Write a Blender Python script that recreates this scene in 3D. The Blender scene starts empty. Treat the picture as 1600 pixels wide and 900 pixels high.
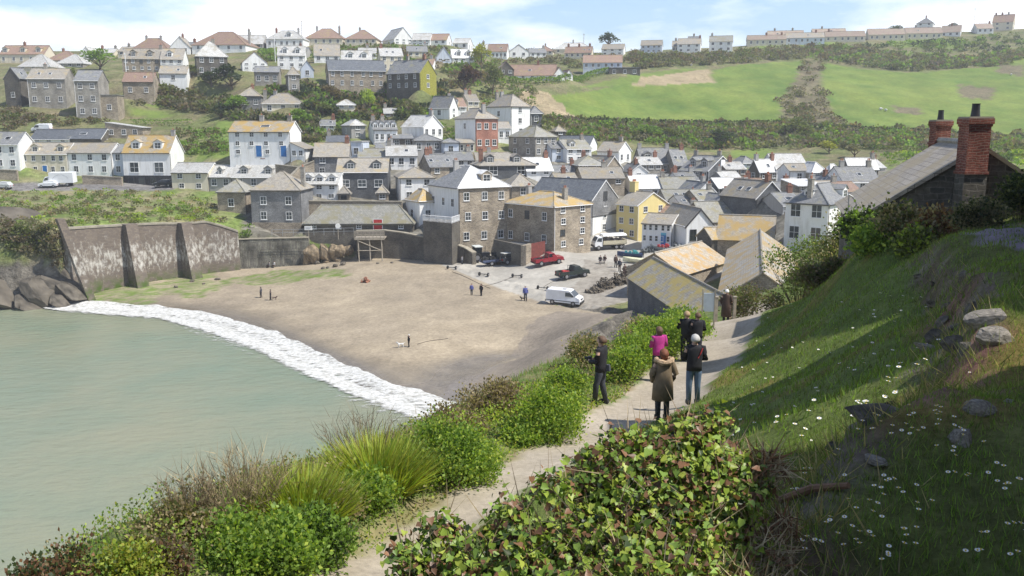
import bpy, math, random
import numpy as np
from mathutils import Vector, Matrix
R = math.radians
rnd = random.Random(7)
S = bpy.context.scene
C = bpy.data.collections.new('place'); S.collection.children.link(C)
# ---------------------------------------------------------------- camera, sky, sun, exposure
EYE = 26.0; F = 1386.0; PITCH = math.atan(250.0 / F)
cd = bpy.data.cameras.new('camera'); cam = bpy.data.objects.new('camera', cd); S.collection.objects.link(cam)
cam.location = (0, 0, EYE); cam.rotation_euler = (math.pi / 2 - PITCH, 0, 0)
cd.sensor_width = 36; cd.lens = F / 1600 * 36; cd.clip_start = 0.1; cd.clip_end = 6000
S.camera = cam
SUN_EL = R(55); SUN_AZ = R(-20)            # direction to the sun measured from +X towards +Y
sdir = Vector((math.cos(SUN_EL) * math.cos(SUN_AZ), math.cos(SUN_EL) * math.sin(SUN_AZ), math.sin(SUN_EL)))
W = bpy.data.worlds.new('World'); S.world = W; W.use_nodes = True
nt = W.node_tree; nt.nodes.clear()
def wn(t, **k):
    n = nt.nodes.new(t)
    for a, b in k.items(): setattr(n, a, b)
    return n
sky = wn('ShaderNodeTexSky', sky_type='NISHITA', sun_disc=False, sun_elevation=SUN_EL, sun_rotation=math.pi / 2 - SUN_AZ,
         altitude=30, air_density=1.1, dust_density=1.2, ozone_density=1.5)
tc = wn('ShaderNodeTexCoord'); mp = wn('ShaderNodeMapping'); mp.inputs['Scale'].default_value = (1, 1, 3.2)
mp.inputs['Location'].default_value = (0.35, 0.2, 0.1)
nz = wn('ShaderNodeTexNoise'); nz.inputs['Scale'].default_value = 3.6; nz.inputs['Detail'].default_value = 9; nz.inputs['Roughness'].default_value = 0.52
cr = wn('ShaderNodeValToRGB'); cr.color_ramp.elements[0].position = 0.445; cr.color_ramp.elements[1].position = 0.60
cr.color_ramp.elements[0].color = (0, 0, 0, 1); cr.color_ramp.elements[1].color = (1, 1, 1, 1)
mx = wn('ShaderNodeMix', data_type='RGBA'); bg = wn('ShaderNodeBackground'); out = wn('ShaderNodeOutputWorld')
bg.inputs['Strength'].default_value = 0.1
mx.inputs['B'].default_value = (9.8, 9.8, 10.0, 1)
ml = wn('ShaderNodeMath', operation='MULTIPLY_ADD'); ml.inputs[1].default_value = 0.86; ml.inputs[2].default_value = 0.05
L = nt.links.new
gm = wn('ShaderNodeVectorMath', operation='SCALE'); sz_ = wn('ShaderNodeSeparateXYZ'); L(tc.outputs['Generated'], sz_.inputs[0]); g2 = wn('ShaderNodeMapRange'); g2.inputs['From Min'].default_value = 0.12; g2.inputs['From Max'].default_value = 0.4; g2.inputs['To Min'].default_value = 1.4; g2.inputs['To Max'].default_value = 0.95; L(sz_.outputs['Z'], g2.inputs['Value']); L(g2.outputs[0], gm.inputs['Scale'])
L(tc.outputs['Generated'], mp.inputs['Vector']); L(mp.outputs[0], nz.inputs['Vector']); L(nz.outputs['Fac'], cr.inputs['Fac'])
sx_ = wn('ShaderNodeSeparateXYZ'); L(tc.outputs['Generated'], sx_.inputs[0]); mr = wn('ShaderNodeMapRange'); mr.inputs['From Min'].default_value = 0.16; mr.inputs['From Max'].default_value = 0.42; mr.inputs['To Min'].default_value = 1.0; mr.inputs['To Max'].default_value = 0.12
m2 = wn('ShaderNodeMath', operation='MULTIPLY'); L(sx_.outputs['Z'], mr.inputs['Value']); L(mr.outputs[0], m2.inputs[1]); L(ml.outputs[0], m2.inputs[0])
L(cr.outputs['Color'], ml.inputs[0]); L(m2.outputs[0], mx.inputs['Factor']); tn = wn('ShaderNodeVectorMath', operation='MULTIPLY'); tn.inputs[1].default_value = (0.92, 1.05, 1.25); L(sky.outputs[0], tn.inputs[0]); L(tn.outputs[0], mx.inputs['A']); L(mx.outputs['Result'], gm.inputs[0]); L(gm.outputs[0], bg.inputs['Color']); L(bg.outputs[0], out.inputs['Surface'])
sl = bpy.data.lights.new('sun', 'SUN'); sl.energy = 5.0; sl.angle = R(0.55); sl.color = (1.0, 0.955, 0.88)
so = bpy.data.objects.new('sun', sl); S.collection.objects.link(so); so.location = sdir * 200
so.rotation_euler = sdir.to_track_quat('Z', 'Y').to_euler()
S.view_settings.view_transform = 'Standard'; S.view_settings.look = 'None'; S.view_settings.gamma = 1
S.view_settings.exposure = 0.3
# ---------------------------------------------------------------- pixel <-> place
cP, sP = math.cos(PITCH), math.sin(PITCH)
def sl_(py): v = (450.0 - py) / F; return (-sP + v * cP) / (cP + v * sP)
def P(px, py, D):
    u = (px - 800.0) / F; v = (450.0 - py) / F; k = cP + v * sP
    return Vector((u / k * D, D, EYE + (-sP + v * cP) / k * D))
def PZ(px, py, z): return P(px, py, (z - EYE) / sl_(py))
def proj(x, y, z):
    dz = z - EYE; dep = y * cP - dz * sP; up = y * sP + dz * cP
    dep = np.maximum(dep, 1e-3)
    return 800 + F * x / dep, 450 - F * up / dep
# ---------------------------------------------------------------- objects
def link(o, parent=None):
    C.objects.link(o)
    if parent is not None: o.parent = parent
    return o
def tag(o, label=None, cat=None, group=None, kind=None):
    if label: o['label'] = label
    if cat: o['category'] = cat
    if group: o['group'] = group
    if kind: o['kind'] = kind
    return o
def empty(name, loc, rz=0, label=None, cat=None, group=None):
    o = bpy.data.objects.new(name, None); C.objects.link(o); o.location = loc; o.rotation_euler = (0, 0, rz)
    o.empty_display_size = 0.3
    return tag(o, label, cat, group)
def copy_tree(o, parent=None, depth=0):
    c = o.copy(); C.objects.link(c)
    if parent is not None: c.parent = parent
    for ch in o.children: copy_tree(ch, c, depth + 1)
    return c
class MB:
    def __init__(s): s.v = []; s.f = []; s.m = []; s.mi = 0
    def poly(s, pts):
        b = len(s.v); s.v += [tuple(p) for p in pts]; s.f.append(list(range(b, b + len(pts)))); s.m.append(s.mi)
    def faces(s, vs, fs):
        b = len(s.v); s.v += [tuple(p) for p in vs]
        for q in fs: s.f.append([b + i for i in q]); s.m.append(s.mi)
    def box(s, x0, x1, y0, y1, z0, z1, M=None):
        vs = [Vector(p) for p in ((x0,y0,z0),(x1,y0,z0),(x1,y1,z0),(x0,y1,z0),(x0,y0,z1),(x1,y0,z1),(x1,y1,z1),(x0,y1,z1))]
        if M is not None: vs = [M @ p for p in vs]
        s.faces(vs, [(0,3,2,1),(4,5,6,7),(0,1,5,4),(1,2,6,5),(2,3,7,6),(3,0,4,7)]); return s
    def frus(s, a, b):      # a, b: two equal rings, closed at both ends
        n = len(a); s.faces(list(a) + list(b), [tuple(range(n))[::-1], tuple(range(n, 2 * n))] + [(i, (i + 1) % n, n + (i + 1) % n, n + i) for i in range(n)]); return s
    def tube(s, pts, rad, n=8, cap=True):
        pts = [Vector(p) for p in pts]; rings = []
        for i, p in enumerate(pts):
            d = (pts[min(i + 1, len(pts) - 1)] - pts[max(i - 1, 0)]).normalized()
            a = d.cross(Vector((0, 0, 1)) if abs(d.z) < 0.9 else Vector((1, 0, 0))).normalized(); b = d.cross(a)
            r = rad[i] if isinstance(rad, (list, tuple)) else rad
            rings.append([p + (a * math.cos(t) + b * math.sin(t)) * r for t in [2 * math.pi * k / n for k in range(n)]])
        vs = [q for r_ in rings for q in r_]; fs = []
        for i in range(len(rings) - 1):
            for k in range(n): fs.append((i * n + k, i * n + (k + 1) % n, (i + 1) * n + (k + 1) % n, (i + 1) * n + k))
        if cap: fs += [tuple(range(n))[::-1], tuple(range((len(rings) - 1) * n, len(rings) * n))]
        s.faces(vs, fs); return s
    def loft(s, rings, close=True):      # rings of equal vertex count
        n = len(rings[0]); vs = [q for r_ in rings for q in r_]; fs = []
        for i in range(len(rings) - 1):
            for k in range(n if close else n - 1): fs.append((i * n + k, i * n + (k + 1) % n, (i + 1) * n + (k + 1) % n, (i + 1) * n + k))
        if close: fs += [tuple(range(n))[::-1], tuple(range((len(rings) - 1) * n, len(rings) * n))]
        s.faces(vs, fs); return s
    def wheel(s, c, r, w, axis='y', n=16):
        c = Vector(c); e = Vector((0, 1, 0)) if axis == 'y' else Vector((1, 0, 0))
        s.tube([c - e * w / 2, c - e * w * .38, c + e * w * .38, c + e * w / 2], [r * .86, r, r, r * .86], n); return s
    def build(s, name, mats, parent=None, smooth=False, bevel=0):
        me = bpy.data.meshes.new(name); me.from_pydata(s.v, [], s.f)
        if not isinstance(mats, (list, tuple)): mats = [mats]
        for m in mats: me.materials.append(m)
        me.polygons.foreach_set('material_index', s.m)
        uv = me.uv_layers.new(name='UVMap'); data = np.zeros(len(me.loops) * 2, dtype=np.float32); k = 0
        for p in me.polygons:
            n = p.normal
            if abs(n.z) > 0.99: ux = Vector((1, 0, 0)); vx = Vector((0, 1, 0))
            else: ux = Vector((-n.y, n.x, 0)).normalized(); vx = n.cross(ux)
            for li in p.loop_indices:
                co = me.vertices[me.loops[li].vertex_index].co; data[2 * li] = co.dot(ux); data[2 * li + 1] = co.dot(vx)
        uv.data.foreach_set('uv', data)
        if smooth: me.polygons.foreach_set('use_smooth', [True] * len(me.polygons))
        me.validate(); me.update()
        o = link(bpy.data.objects.new(name, me), parent)
        if bevel:
            b = o.modifiers.new('bevel', 'BEVEL'); b.width = bevel; b.segments = 2; b.limit_method = 'ANGLE'
        return o
# ---------------------------------------------------------------- materials
MATS = {}
class NT:
    def __init__(s, name):
        s.m = bpy.data.materials.new(name); s.m.use_nodes = True; s.t = s.m.node_tree; s.t.nodes.clear()
        s.o = s.n('ShaderNodeOutputMaterial'); s.b = s.n('ShaderNodeBsdfPrincipled'); s.l(s.b.outputs[0], s.o.inputs['Surface'])
    def n(s, t, ins=None, **k):
        n = s.t.nodes.new(t)
        for a, b in k.items(): setattr(n, a, b)
        for a, b in (ins or {}).items():
            if hasattr(b, 'is_output') or isinstance(b, bpy.types.NodeSocket): s.t.links.new(b, n.inputs[a])
            else: n.inputs[a].default_value = b
        return n
    def l(s, a, b): s.t.links.new(a, b)
    def set(s, **k):
        for a, b in k.items():
            a = a.replace('_', ' ')
            if isinstance(b, bpy.types.NodeSocket): s.l(b, s.b.inputs[a])
            else: s.b.inputs[a].default_value = b
        return s
    def coord(s, kind='Object'): return s.n('ShaderNodeTexCoord').outputs[kind]
    def noise(s, vec, scale, detail=4, rough=0.55): return s.n('ShaderNodeTexNoise', {'Vector': vec, 'Scale': scale, 'Detail': detail, 'Roughness': rough}).outputs['Fac']
    def ramp(s, fac, stops):
        n = s.n('ShaderNodeValToRGB', {'Fac': fac}); e = n.color_ramp.elements
        while len(e) < len(stops): e.new(0.5)
        for i, (p, c) in enumerate(stops):
            e[i].position = p; e[i].color = (c, c, c, 1) if isinstance(c, (int, float)) else tuple(c) + (1,)
        return n.outputs['Color']
    def mix(s, f, a, b, mode='MIX'):
        n = s.n('ShaderNodeMix', data_type='RGBA', blend_type=mode)
        for k, v in (('Factor', f), ('A', a), ('B', b)):
            if isinstance(v, bpy.types.NodeSocket): s.l(v, n.inputs[k])
            else: n.inputs[k].default_value = v if k == 'Factor' else tuple(v)[:3] + (1,)
        return n.outputs['Result']
    def bump(s, h, strength=0.4, dist=0.02, norm=None):
        d = {'Height': h, 'Strength': strength, 'Distance': dist}
        if norm is not None: d['Normal'] = norm
        b = s.n('ShaderNodeBump', d); s.l(b.outputs[0], s.b.inputs['Normal']); return b.outputs[0]
def mat(name, fn):
    if name not in MATS: MATS[name] = fn()
    return MATS[name]
def plain(name, col, rough=0.7, var=0.12, scale=3.0, metal=0, spec=0.4, bump=0.0):
    def fn():
        t = NT(name); co = t.coord('Object'); nf = t.noise(co, scale, 5)
        c = t.mix(1.0, col, t.ramp(nf, [(0.3, 1 - var), (0.7, 1 + var)]), 'MULTIPLY')
        t.set(Base_Color=c, Roughness=rough, Metallic=metal, Specular_IOR_Level=spec)
        if bump: t.bump(nf, 0.5, bump)
        return t.m
    return mat(name, fn)
def roofmat(name, c1, c2, lich=None, amt=0.5, row=0.28, cw=0.42, streak=0.0):
    def fn():
        t = NT(name); uv = t.coord('UV'); ob = t.n('ShaderNodeObjectInfo'); add = t.n('ShaderNodeVectorMath', {0: uv, 1: ob.outputs['Location']}, operation='ADD').outputs[0]
        br = t.n('ShaderNodeTexBrick', {'Vector': uv, 'Color1': c1 + (1,), 'Color2': c2 + (1,), 'Mortar': tuple(x * 0.45 for x in c1) + (1,), 'Scale': 1.0, 'Mortar Size': 0.012, 'Bias': 0.0, 'Brick Width': cw, 'Row Height': row})
        base = br.outputs['Color']
        n1 = t.noise(add, 0.55, 7, 0.65); n2 = t.noise(add, 2.6, 6, 0.7)
        base = t.mix(1.0, base, t.ramp(n2, [(0.3, 0.72), (0.7, 1.3)]), 'MULTIPLY')
        if lich:
            base = t.mix(t.ramp(n1, [(0.62 - amt * 0.3, 0.0), (0.72 - amt * 0.25, 0.85)]), base, t.mix(n2, lich, tuple(x * 0.6 for x in lich)))
        rv = t.n('ShaderNodeMapRange', {'Value': ob.outputs['Random'], 'To Min': 0.86, 'To Max': 1.14}).outputs[0]
        base = t.mix(1.0, base, rv, 'MULTIPLY')
        t.set(Base_Color=base, Roughness=0.62, Specular_IOR_Level=0.45)
        t.bump(br.outputs['Fac'], 0.5, -0.015)
        return t.m
    return mat(name, fn)
def stonemat(name, c1, c2, mortar, bw=0.45, rh=0.2, msize=0.02, stain=0.25):
    def fn():
        t = NT(name); uv = t.coord('UV'); wv = t.n('ShaderNodeTexNoise', {'Vector': uv, 'Scale': 1.6, 'Detail': 3})
        wuv = t.n('ShaderNodeVectorMath', {0: uv, 1: t.n('ShaderNodeVectorMath', {0: wv.outputs['Color'], 1: (0.25, 0.25, 0)}, operation='MULTIPLY').outputs[0]}, operation='ADD').outputs[0]
        br = t.n('ShaderNodeTexBrick', {'Vector': wuv, 'Color1': c1 + (1,), 'Color2': c2 + (1,), 'Mortar': mortar + (1,), 'Scale': 1.0, 'Mortar Size': msize, 'Mortar Smooth': 0.4, 'Bias': 0.0, 'Brick Width': bw, 'Row Height': rh})
        n2 = t.noise(uv, 5.0, 6, 0.7); n1 = t.noise(uv, 0.4, 5)
        c = t.mix(1.0, br.outputs['Color'], t.ramp(n2, [(0.3, 0.6), (0.7, 1.35)]), 'MULTIPLY')
        c = t.mix(1.0, c, t.ramp(n1, [(0.35, 1 - stain), (0.65, 1 + stain)]), 'MULTIPLY')
        t.set(Base_Color=c, Roughness=0.9, Specular_IOR_Level=0.2)
        t.bump(t.mix(0.5, br.outputs['Fac'], n2), 0.6, -0.03)
        return t.m
    return mat(name, fn)
def render_wall(name, col, stain=(0.5, 0.47, 0.4), amt=0.55):
    def fn():
        t = NT(name); uv = t.coord('UV'); st = t.n('ShaderNodeMapping', {'Vector': uv, 'Scale': (1.6, 0.25, 1)}).outputs[0]
        ob = t.n('ShaderNodeObjectInfo'); st = t.n('ShaderNodeVectorMath', {0: st, 1: ob.outputs['Location']}, operation='ADD').outputs[0]
        n1 = t.noise(st, 1.3, 6, 0.65); n2 = t.noise(uv, 9, 4)
        c = t.mix(t.ramp(n1, [(0.48, 0.0), (0.78, amt)]), col, tuple(a * b for a, b in zip(col, stain)))
        c = t.mix(1.0, c, t.ramp(n2, [(0.3, 0.93), (0.7, 1.05)]), 'MULTIPLY')
        t.set(Base_Color=c, Roughness=0.85, Specular_IOR_Level=0.2); t.bump(n2, 0.4, 0.01)
        return t.m
    return mat(name, fn)
ROOF = {
 'slate': roofmat('slate_roof', (0.16, 0.165, 0.17), (0.24, 0.24, 0.235), (0.33, 0.31, 0.2), 0.25),
 'dark': roofmat('dark_slate_roof', (0.09, 0.10, 0.115), (0.14, 0.15, 0.16), (0.25, 0.25, 0.2), 0.1),
 'tan': roofmat('tan_roof', (0.33, 0.30, 0.25), (0.26, 0.24, 0.205), (0.42, 0.34, 0.2), 0.35),
 'pale': roofmat('pale_slate_roof', (0.40, 0.40, 0.38), (0.5, 0.49, 0.46), (0.36, 0.33, 0.26), 0.3),
 'white': roofmat('whitewashed_slate_roof', (0.62, 0.62, 0.6), (0.68, 0.67, 0.65), (0.5, 0.49, 0.45), 0.2),
 'brown': roofmat('brown_tile_roof', (0.24, 0.16, 0.12), (0.3, 0.2, 0.15), (0.36, 0.28, 0.13), 0.3),
 'red': roofmat('clay_tile_roof', (0.30, 0.225, 0.18), (0.35, 0.26, 0.2), (0.4, 0.36, 0.25), 0.4),
 'yellow': roofmat('yellow_lichen_roof', (0.30, 0.27, 0.22), (0.38, 0.33, 0.25), (0.50, 0.33, 0.09), 0.62),
 'green': roofmat('mossy_slate_roof', (0.25, 0.245, 0.215), (0.31, 0.30, 0.26), (0.30, 0.27, 0.15), 0.45),
}
WALL = {
 'white': render_wall('white_render', (0.80, 0.80, 0.78)),
 'cream': render_wall('cream_render', (0.66, 0.60, 0.47)),
 'yellow': render_wall('yellow_render', (0.72, 0.60, 0.27), amt=0.25),
 'grey': render_wall('grey_render', (0.36, 0.35, 0.33)),
 'bluewhite': render_wall('pale_blue_render', (0.56, 0.61, 0.68)),
 'darkslate': stonemat('hung_slate', (0.13, 0.135, 0.14), (0.10, 0.105, 0.11), (0.05, 0.05, 0.05), 0.35, 0.2, 0.01),
 'slatehung': stonemat('pale_hung_slate', (0.25, 0.25, 0.245), (0.2, 0.2, 0.2), (0.12, 0.12, 0.12), 0.35, 0.2, 0.01),
 'stone': stonemat('rubble_stone', (0.36, 0.30, 0.22), (0.22, 0.18, 0.14), (0.42, 0.38, 0.3)),
 'greystone': stonemat('grey_stone', (0.32, 0.30, 0.26), (0.24, 0.22, 0.19), (0.36, 0.34, 0.3)),
 'darkstone': stonemat('dark_stone', (0.14, 0.125, 0.10), (0.09, 0.085, 0.075), (0.17, 0.155, 0.13)),
 'red': stonemat('red_brick', (0.36, 0.14, 0.095), (0.30, 0.12, 0.08), (0.42, 0.28, 0.22), 0.3, 0.1, 0.015),
 'ivy': plain('yellow_ivy', (0.27, 0.26, 0.04), 0.8, 0.5, 3.5, bump=0.2),
 'black': plain('black_paint', (0.02, 0.02, 0.022), 0.5),
}
def glassy():
    t = NT('window_glass'); co = t.coord('Object'); ob = t.n('ShaderNodeObjectInfo')
    c = t.mix(ob.outputs['Random'], (0.012, 0.015, 0.018), (0.07, 0.08, 0.085))
    t.set(Base_Color=c, Roughness=0.06, Specular_IOR_Level=0.6); return t.m
GLASS = glassy()
FRAME = plain('white_gloss_paint', (0.78, 0.78, 0.76), 0.4, 0.05)
DARKFRAME = plain('dark_frame_paint', (0.05, 0.05, 0.05), 0.4, 0.05)
BRICK = stonemat('chimney_brick', (0.30, 0.13, 0.08), (0.22, 0.10, 0.07), (0.3, 0.25, 0.2), 0.23, 0.08, 0.01)
POT = plain('clay_pot', (0.34, 0.15, 0.09), 0.8)
BARK = plain('bark', (0.12, 0.09, 0.065), 0.9, 0.3, 5, bump=0.02)
# ---------------------------------------------------------------- terrain: control points (pixel, pixel, metres ahead)
CTRL = [  # near garden, lawn and path
 (1600,900,3.9),(1250,900,3.8),(1000,900,3.6),(1220,800,5),(1400,700,6.5),(1580,560,9),(1500,480,15),(1480,385,22),(1200,650,14),(1180,560,27),
 (1240,500,30),(1340,430,31),(1345,356,31),(1400,354,30),(1460,354,29),(1370,385,28.5),(1600,352,26),(1540,372,24),(1300,560,19),(1400,520,17),(1300,700,8.5),(1180,740,8),(1700,300,36),(1900,400,20),(1800,600,8),
 (600,885,10.6),(740,785,12.8),(850,720,15.4),(960,660,19.5),(1020,630,22.5),(1090,580,28),(1130,540,36),(1160,505,46),
 (250,880,9.5),(430,830,10.8),(560,780,12.6),(690,735,14.5),(800,690,17),(900,625,21.5),(980,570,27),(1050,530,34),(1100,505,42),
 (1200,490,50),(1250,455,53),(1330,410,58),(1380,390,75),(1130,495,75),(1180,482,75),(1240,440,75),(1220,440,92),(1600,340,60),(1900,330,70),(1340,352,102),
 # platt, slip and the village bowl
 (700,417,143),(800,452,126),(850,472,119),(905,482,114),(985,492,105.5),(940,440,128),(880,420,137),(800,412,144),(735,412,146),(945,390,154),(1000,384,157),(860,398,156),(770,402,152),
 (1060,385,163),(1100,388,156),(1150,392,146),(1230,440,108),(1250,392,118),(1320,372,125),(1130,465,106),(1080,485,100),
 (1010,350,176),(1100,330,185),(1200,320,170),(870,300,182),(760,290,182),(640,312,172),(560,316,165),(660,262,200),(745,236,205),(820,245,205),(900,255,205),(985,255,208),
 (1060,275,205),(1130,282,208),(1230,285,200),(1310,290,185),(1380,290,170),(1040,240,235),(1170,238,245),(1290,240,240),(1400,235,235),(1500,240,215),(1600,240,210),
 # left headland
 (-60,350,135),(0,360,133),(60,350,136),(200,347,142),(290,345,147.5),(370,351,153.5),(440,370,153),(480,364,154),(660,384,150),(735,409,147),
 (105,350,135.5),(20,330,150),(150,325,152),(260,325,155),(330,330,158),(60,293,190),(150,290,190),(240,291,190),(320,300,176),(-200,300,185),(385,370,148),(430,366,150),
 (420,245,182),(330,245,190),(280,240,205),(500,270,188),(480,250,195),
 # hills
 (30,200,225),(120,200,225),(200,185,240),(80,168,242),(190,160,250),(330,185,235),(300,160,255),(430,180,240),(240,120,285),(60,100,320),(130,100,310),(330,115,285),(440,140,262),(450,105,300),
 (500,215,215),(560,200,228),(520,165,250),(560,136,268),(640,137,268),(620,170,245),(700,185,238),(690,150,260),(600,95,310),(700,90,320),(760,100,310),(770,180,248),(830,190,245),
 (60,80,360),(200,77,355),(340,78,340),(440,72,345),(520,70,350),(600,68,360),(690,74,365),(750,78,370),(800,90,360),(-200,100,350),(-400,120,330),(-300,200,240),
 (850,185,262),(920,198,262),(1000,195,272),(1100,195,280),(1215,192,285),(1300,195,285),(1400,208,275),(1500,210,270),(1620,215,265),(1900,220,270),
 (850,130,320),(950,118,345),(1000,110,355),(1100,120,345),(1150,150,315),(1000,150,312),(1250,150,320),(1350,150,325),(1450,150,330),(1600,150,335),(1250,92,400),(1100,86,405),(1000,84,400),(900,90,385),
 (1350,100,395),(1450,110,385),(1550,100,400),(1200,70,450),(1300,64,460),(1400,62,470),(1480,58,480),(1540,52,490),(1600,45,500),(1800,60,500),(2100,80,480)]
WORLDPTS = [(-400,650,42),(-150,600,48),(0,620,48),(150,640,52),(350,700,62),(650,700,60),(-500,300,38),(600,350,35),(500,150,24),(-300,1500,30),(300,1500,40),(1300,1500,50),(-1300,1500,30),(-1500,200,25),(1500,100,30),
 (8,-6,24.8),(-2,-6,24.4),(25,-20,27),(-5,-25,25),(60,-30,30),(3,1.5,24.4),(0.5,1.2,24.0),(40,10,25),(100,-60,32),(-3,4,21.6),(-7,2,21.6),(-12,0,21.4),(-40,-60,24),(-2.5,0,23.2),(70,60,20)]
HOUSES = []     # filled in below, read here for the ground they stand on
def h(nm, label, xl, xc, xr, yb, ye, yr, D, a, roof, wall, rm, wL=None, wR=None, ch=(), dm=(), cat='house', **k):
    HOUSES.append(dict(nm=nm, label=label, xl=xl, xc=xc, xr=xr, yb=yb, ye=ye, yr=yr, D=D, a=a, roof=roof, wall=wall, rm=rm, wL=wL, wR=wR, ch=ch, dm=dm, cat=cat, **k))
M = lambda v: ('m', v)
# --- skyline, left to right
h('bungalow','brown-roofed bungalow with three white dormers at the far left of the skyline',0,70,M(8),100,84,71,330,88,'gL','cream','brown',(1,5),None,[.55],[('L',.1),('L',.5),('L',.85)])
h('bungalow','pale hip-roofed bungalow half hidden above the big grey stone house',28,78,M(9),108,103,85,290,88,'hip','cream','pale',(1,3),None)
h('bungalow','brown hip-roofed bungalow between two pale-roofed ones high on the left',72,118,M(9),100,93,80,325,88,'hip','cream','brown',(1,3),None,[.6])
h('bungalow','grey hip-roofed bungalow above the wind-bent tree on the left hill',88,130,M(8),106,98,85,305,88,'hip','greystone','pale',(1,3),None)
h('cottage','small white cottage with its gable facing us beside the round skyline tree',M(12),124,146,93,86,75,345,4,'gL','white','pale',None,(1,1))
h('bungalow','long low bungalow with two pale chimneys on the left skyline',148,178,M(7),90,82,76,350,88,'gL','cream','pale',(1,3),None,[.1,.8])
h('bungalow','brown hip-roofed bungalow just above the long terrace with wide dormers',205,262,M(9),84,76,60,330,88,'hip','cream','brown',(1,4),None,[.3,.7])
h('cottage','white gable-ended house with a red-brown verge left of the chapel-like house',M(10),266,297,84,73,59,325,6,'gL','white','tan',None,(1,2),[.5])
h('house','big brown hip-roofed house with a white upper wall crowning the left hill',300,384,M(14),81,69,50,325,86,'hip','white','brown',(1,5),None,[.05])
h('bungalow','grey-roofed bungalow with a tall centre chimney right of the crowning brown roof',366,411,M(8),77,68,55,345,88,'gL','grey','pale',(1,3),None,[.55])
h('house','pale house with a steep hip roof and a small roof dormer on the skyline',416,474,M(9),75,60,48,345,88,'hip','white','pale',(1,6),None,[.2,.8],[('L',.6)])
h('bungalow','brown hip-roofed bungalow with a reddish fence in front of it on the skyline',476,535,M(11),71,59,45,355,88,'hip','cream','brown',(1,5),None,[.15,.75])
h('bungalow','brown hip-roofed bungalow with wide white bay windows right of the reddish fence',539,588,M(11),70,60,47,355,88,'hip','cream','brown',(1,5),None,[.6])
h('house','white house with a tall glazed front gable on the skyline',588,616,645,69,60,45,352,30,'gL','white','pale',None,(2,3))
h('house','white house with a plain grey roof next to the glazed gable',643,672,M(9),71,62,52,355,86,'gL','white','pale',(2,3),None)
h('house','white house with two rooflights in its brown roof on the skyline',666,698,712,70,62,53,356,82,'gL','white','brown',(1,3),(1,1))
h('house','pale-roofed white house with a dark upstairs gable beside a tall green bush',707,731,746,77,67,60,360,80,'gL','white','pale',(1,2),(1,2))
h('house','white house with a brown roof right of the tall green bush on the skyline',762,792,M(9),93,80,69,350,85,'gL','white','brown',(1,5),None)
h('house','white gabled house where the left skyline dips down',M(9),796,826,90,80,71,372,8,'gL','white','tan',(1,2),(1,2))
h('house','small white house with twin gables at the low point of the skyline',M(8),828,854,90,82,76,378,8,'gR','white','slate',None,(1,3),[.9])
h('house','wide pale hip-roofed house with a chimney behind the brown-roofed bungalows',865,926,M(9),84,76,67,395,86,'hip','cream','pale',(1,4),None,[.5])
h('bungalow','long brown-roofed bungalow with a pale end gable and three chimneys',882,924,938,91,82,73,372,80,'gL','cream','brown',(1,5),None,[.1,.5,.9])
h('house','white two-storey house with a bright right-hand gable below the dark skyline pine',940,974,987,86,76,69,382,78,'gL','white','tan',(2,3),None)
h('house','white house with a blue glazed balcony front on the skyline',1001,1034,1050,83,70,63,392,78,'gL','bluewhite','tan',(2,4),None)
h('house','left house of the white two-storey pair above the long hedge',1058,1094,1102,82,68,60,398,76,'gL','white','tan',(2,3),None,[.05])
h('house','right house of the white two-storey pair with a low white lean-to',1108,1144,1154,81,64,56,402,76,'gL','white','green',(2,3),None,[.9])
h('terrace_house','low red-brown terrace with blue doors at the left end of the right skyline',1168,1228,M(8),71,61,55,440,80,'gL','cream','red',(1,6),None,[.1,.5])
h('terrace_house','low terrace behind and above the one with blue doors on the right skyline',1200,1256,M(8),63,56,48,462,80,'gL','cream','red',(1,4),None,[.3,.8])
h('terrace_house','bluish-walled low terrace right of the steps on the right skyline',1228,1288,M(8),68,58,51,440,80,'gL','bluewhite','tan',(1,6),None,[.2])
h('terrace_house','cream low terrace in the middle of the right skyline',1290,1352,M(8),65,56,49,445,80,'gL','cream','red',(1,6),None,[.9])
h('terrace_house','terrace roofline peeping over the cream terrace on the right skyline',1270,1322,M(8),58,51,45,470,80,'gL','cream','red',(1,4),None,[.7])
h('terrace_house','low orange-roofed terrace just left of the flat-topped dark tree',1357,1414,M(8),63,53,45,450,80,'gL','cream','red',(1,6),None,[.1])
h('terrace_house','low orange-roofed terrace right of the flat-topped dark tree',1416,1472,M(8),61,51,43,455,80,'gL','cream','red',(1,6),None,[.7])
h('house','white hip-roofed house standing above the orange-roofed terraces',1432,1457,1474,46,35,28,500,60,'hip','white','slate',(2,2),(2,1),[.5])
h('house','white house with a pale gable on the right skyline',1470,1500,1526,57,49,40,480,60,'gL','white','red',(1,3),(1,2),[.5])
h('house','low white house with a brown roof left of the tallest skyline house',1527,1552,M(10),52,44,37,485,80,'gL','white','red',(1,3),None,[.1])
h('house','tall brown house with a row of chimney pots at the right end of the skyline',1550,1582,1612,47,33,23,490,55,'gL','cream','brown',(2,2),(2,2),[.3,.6,.9])
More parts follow.
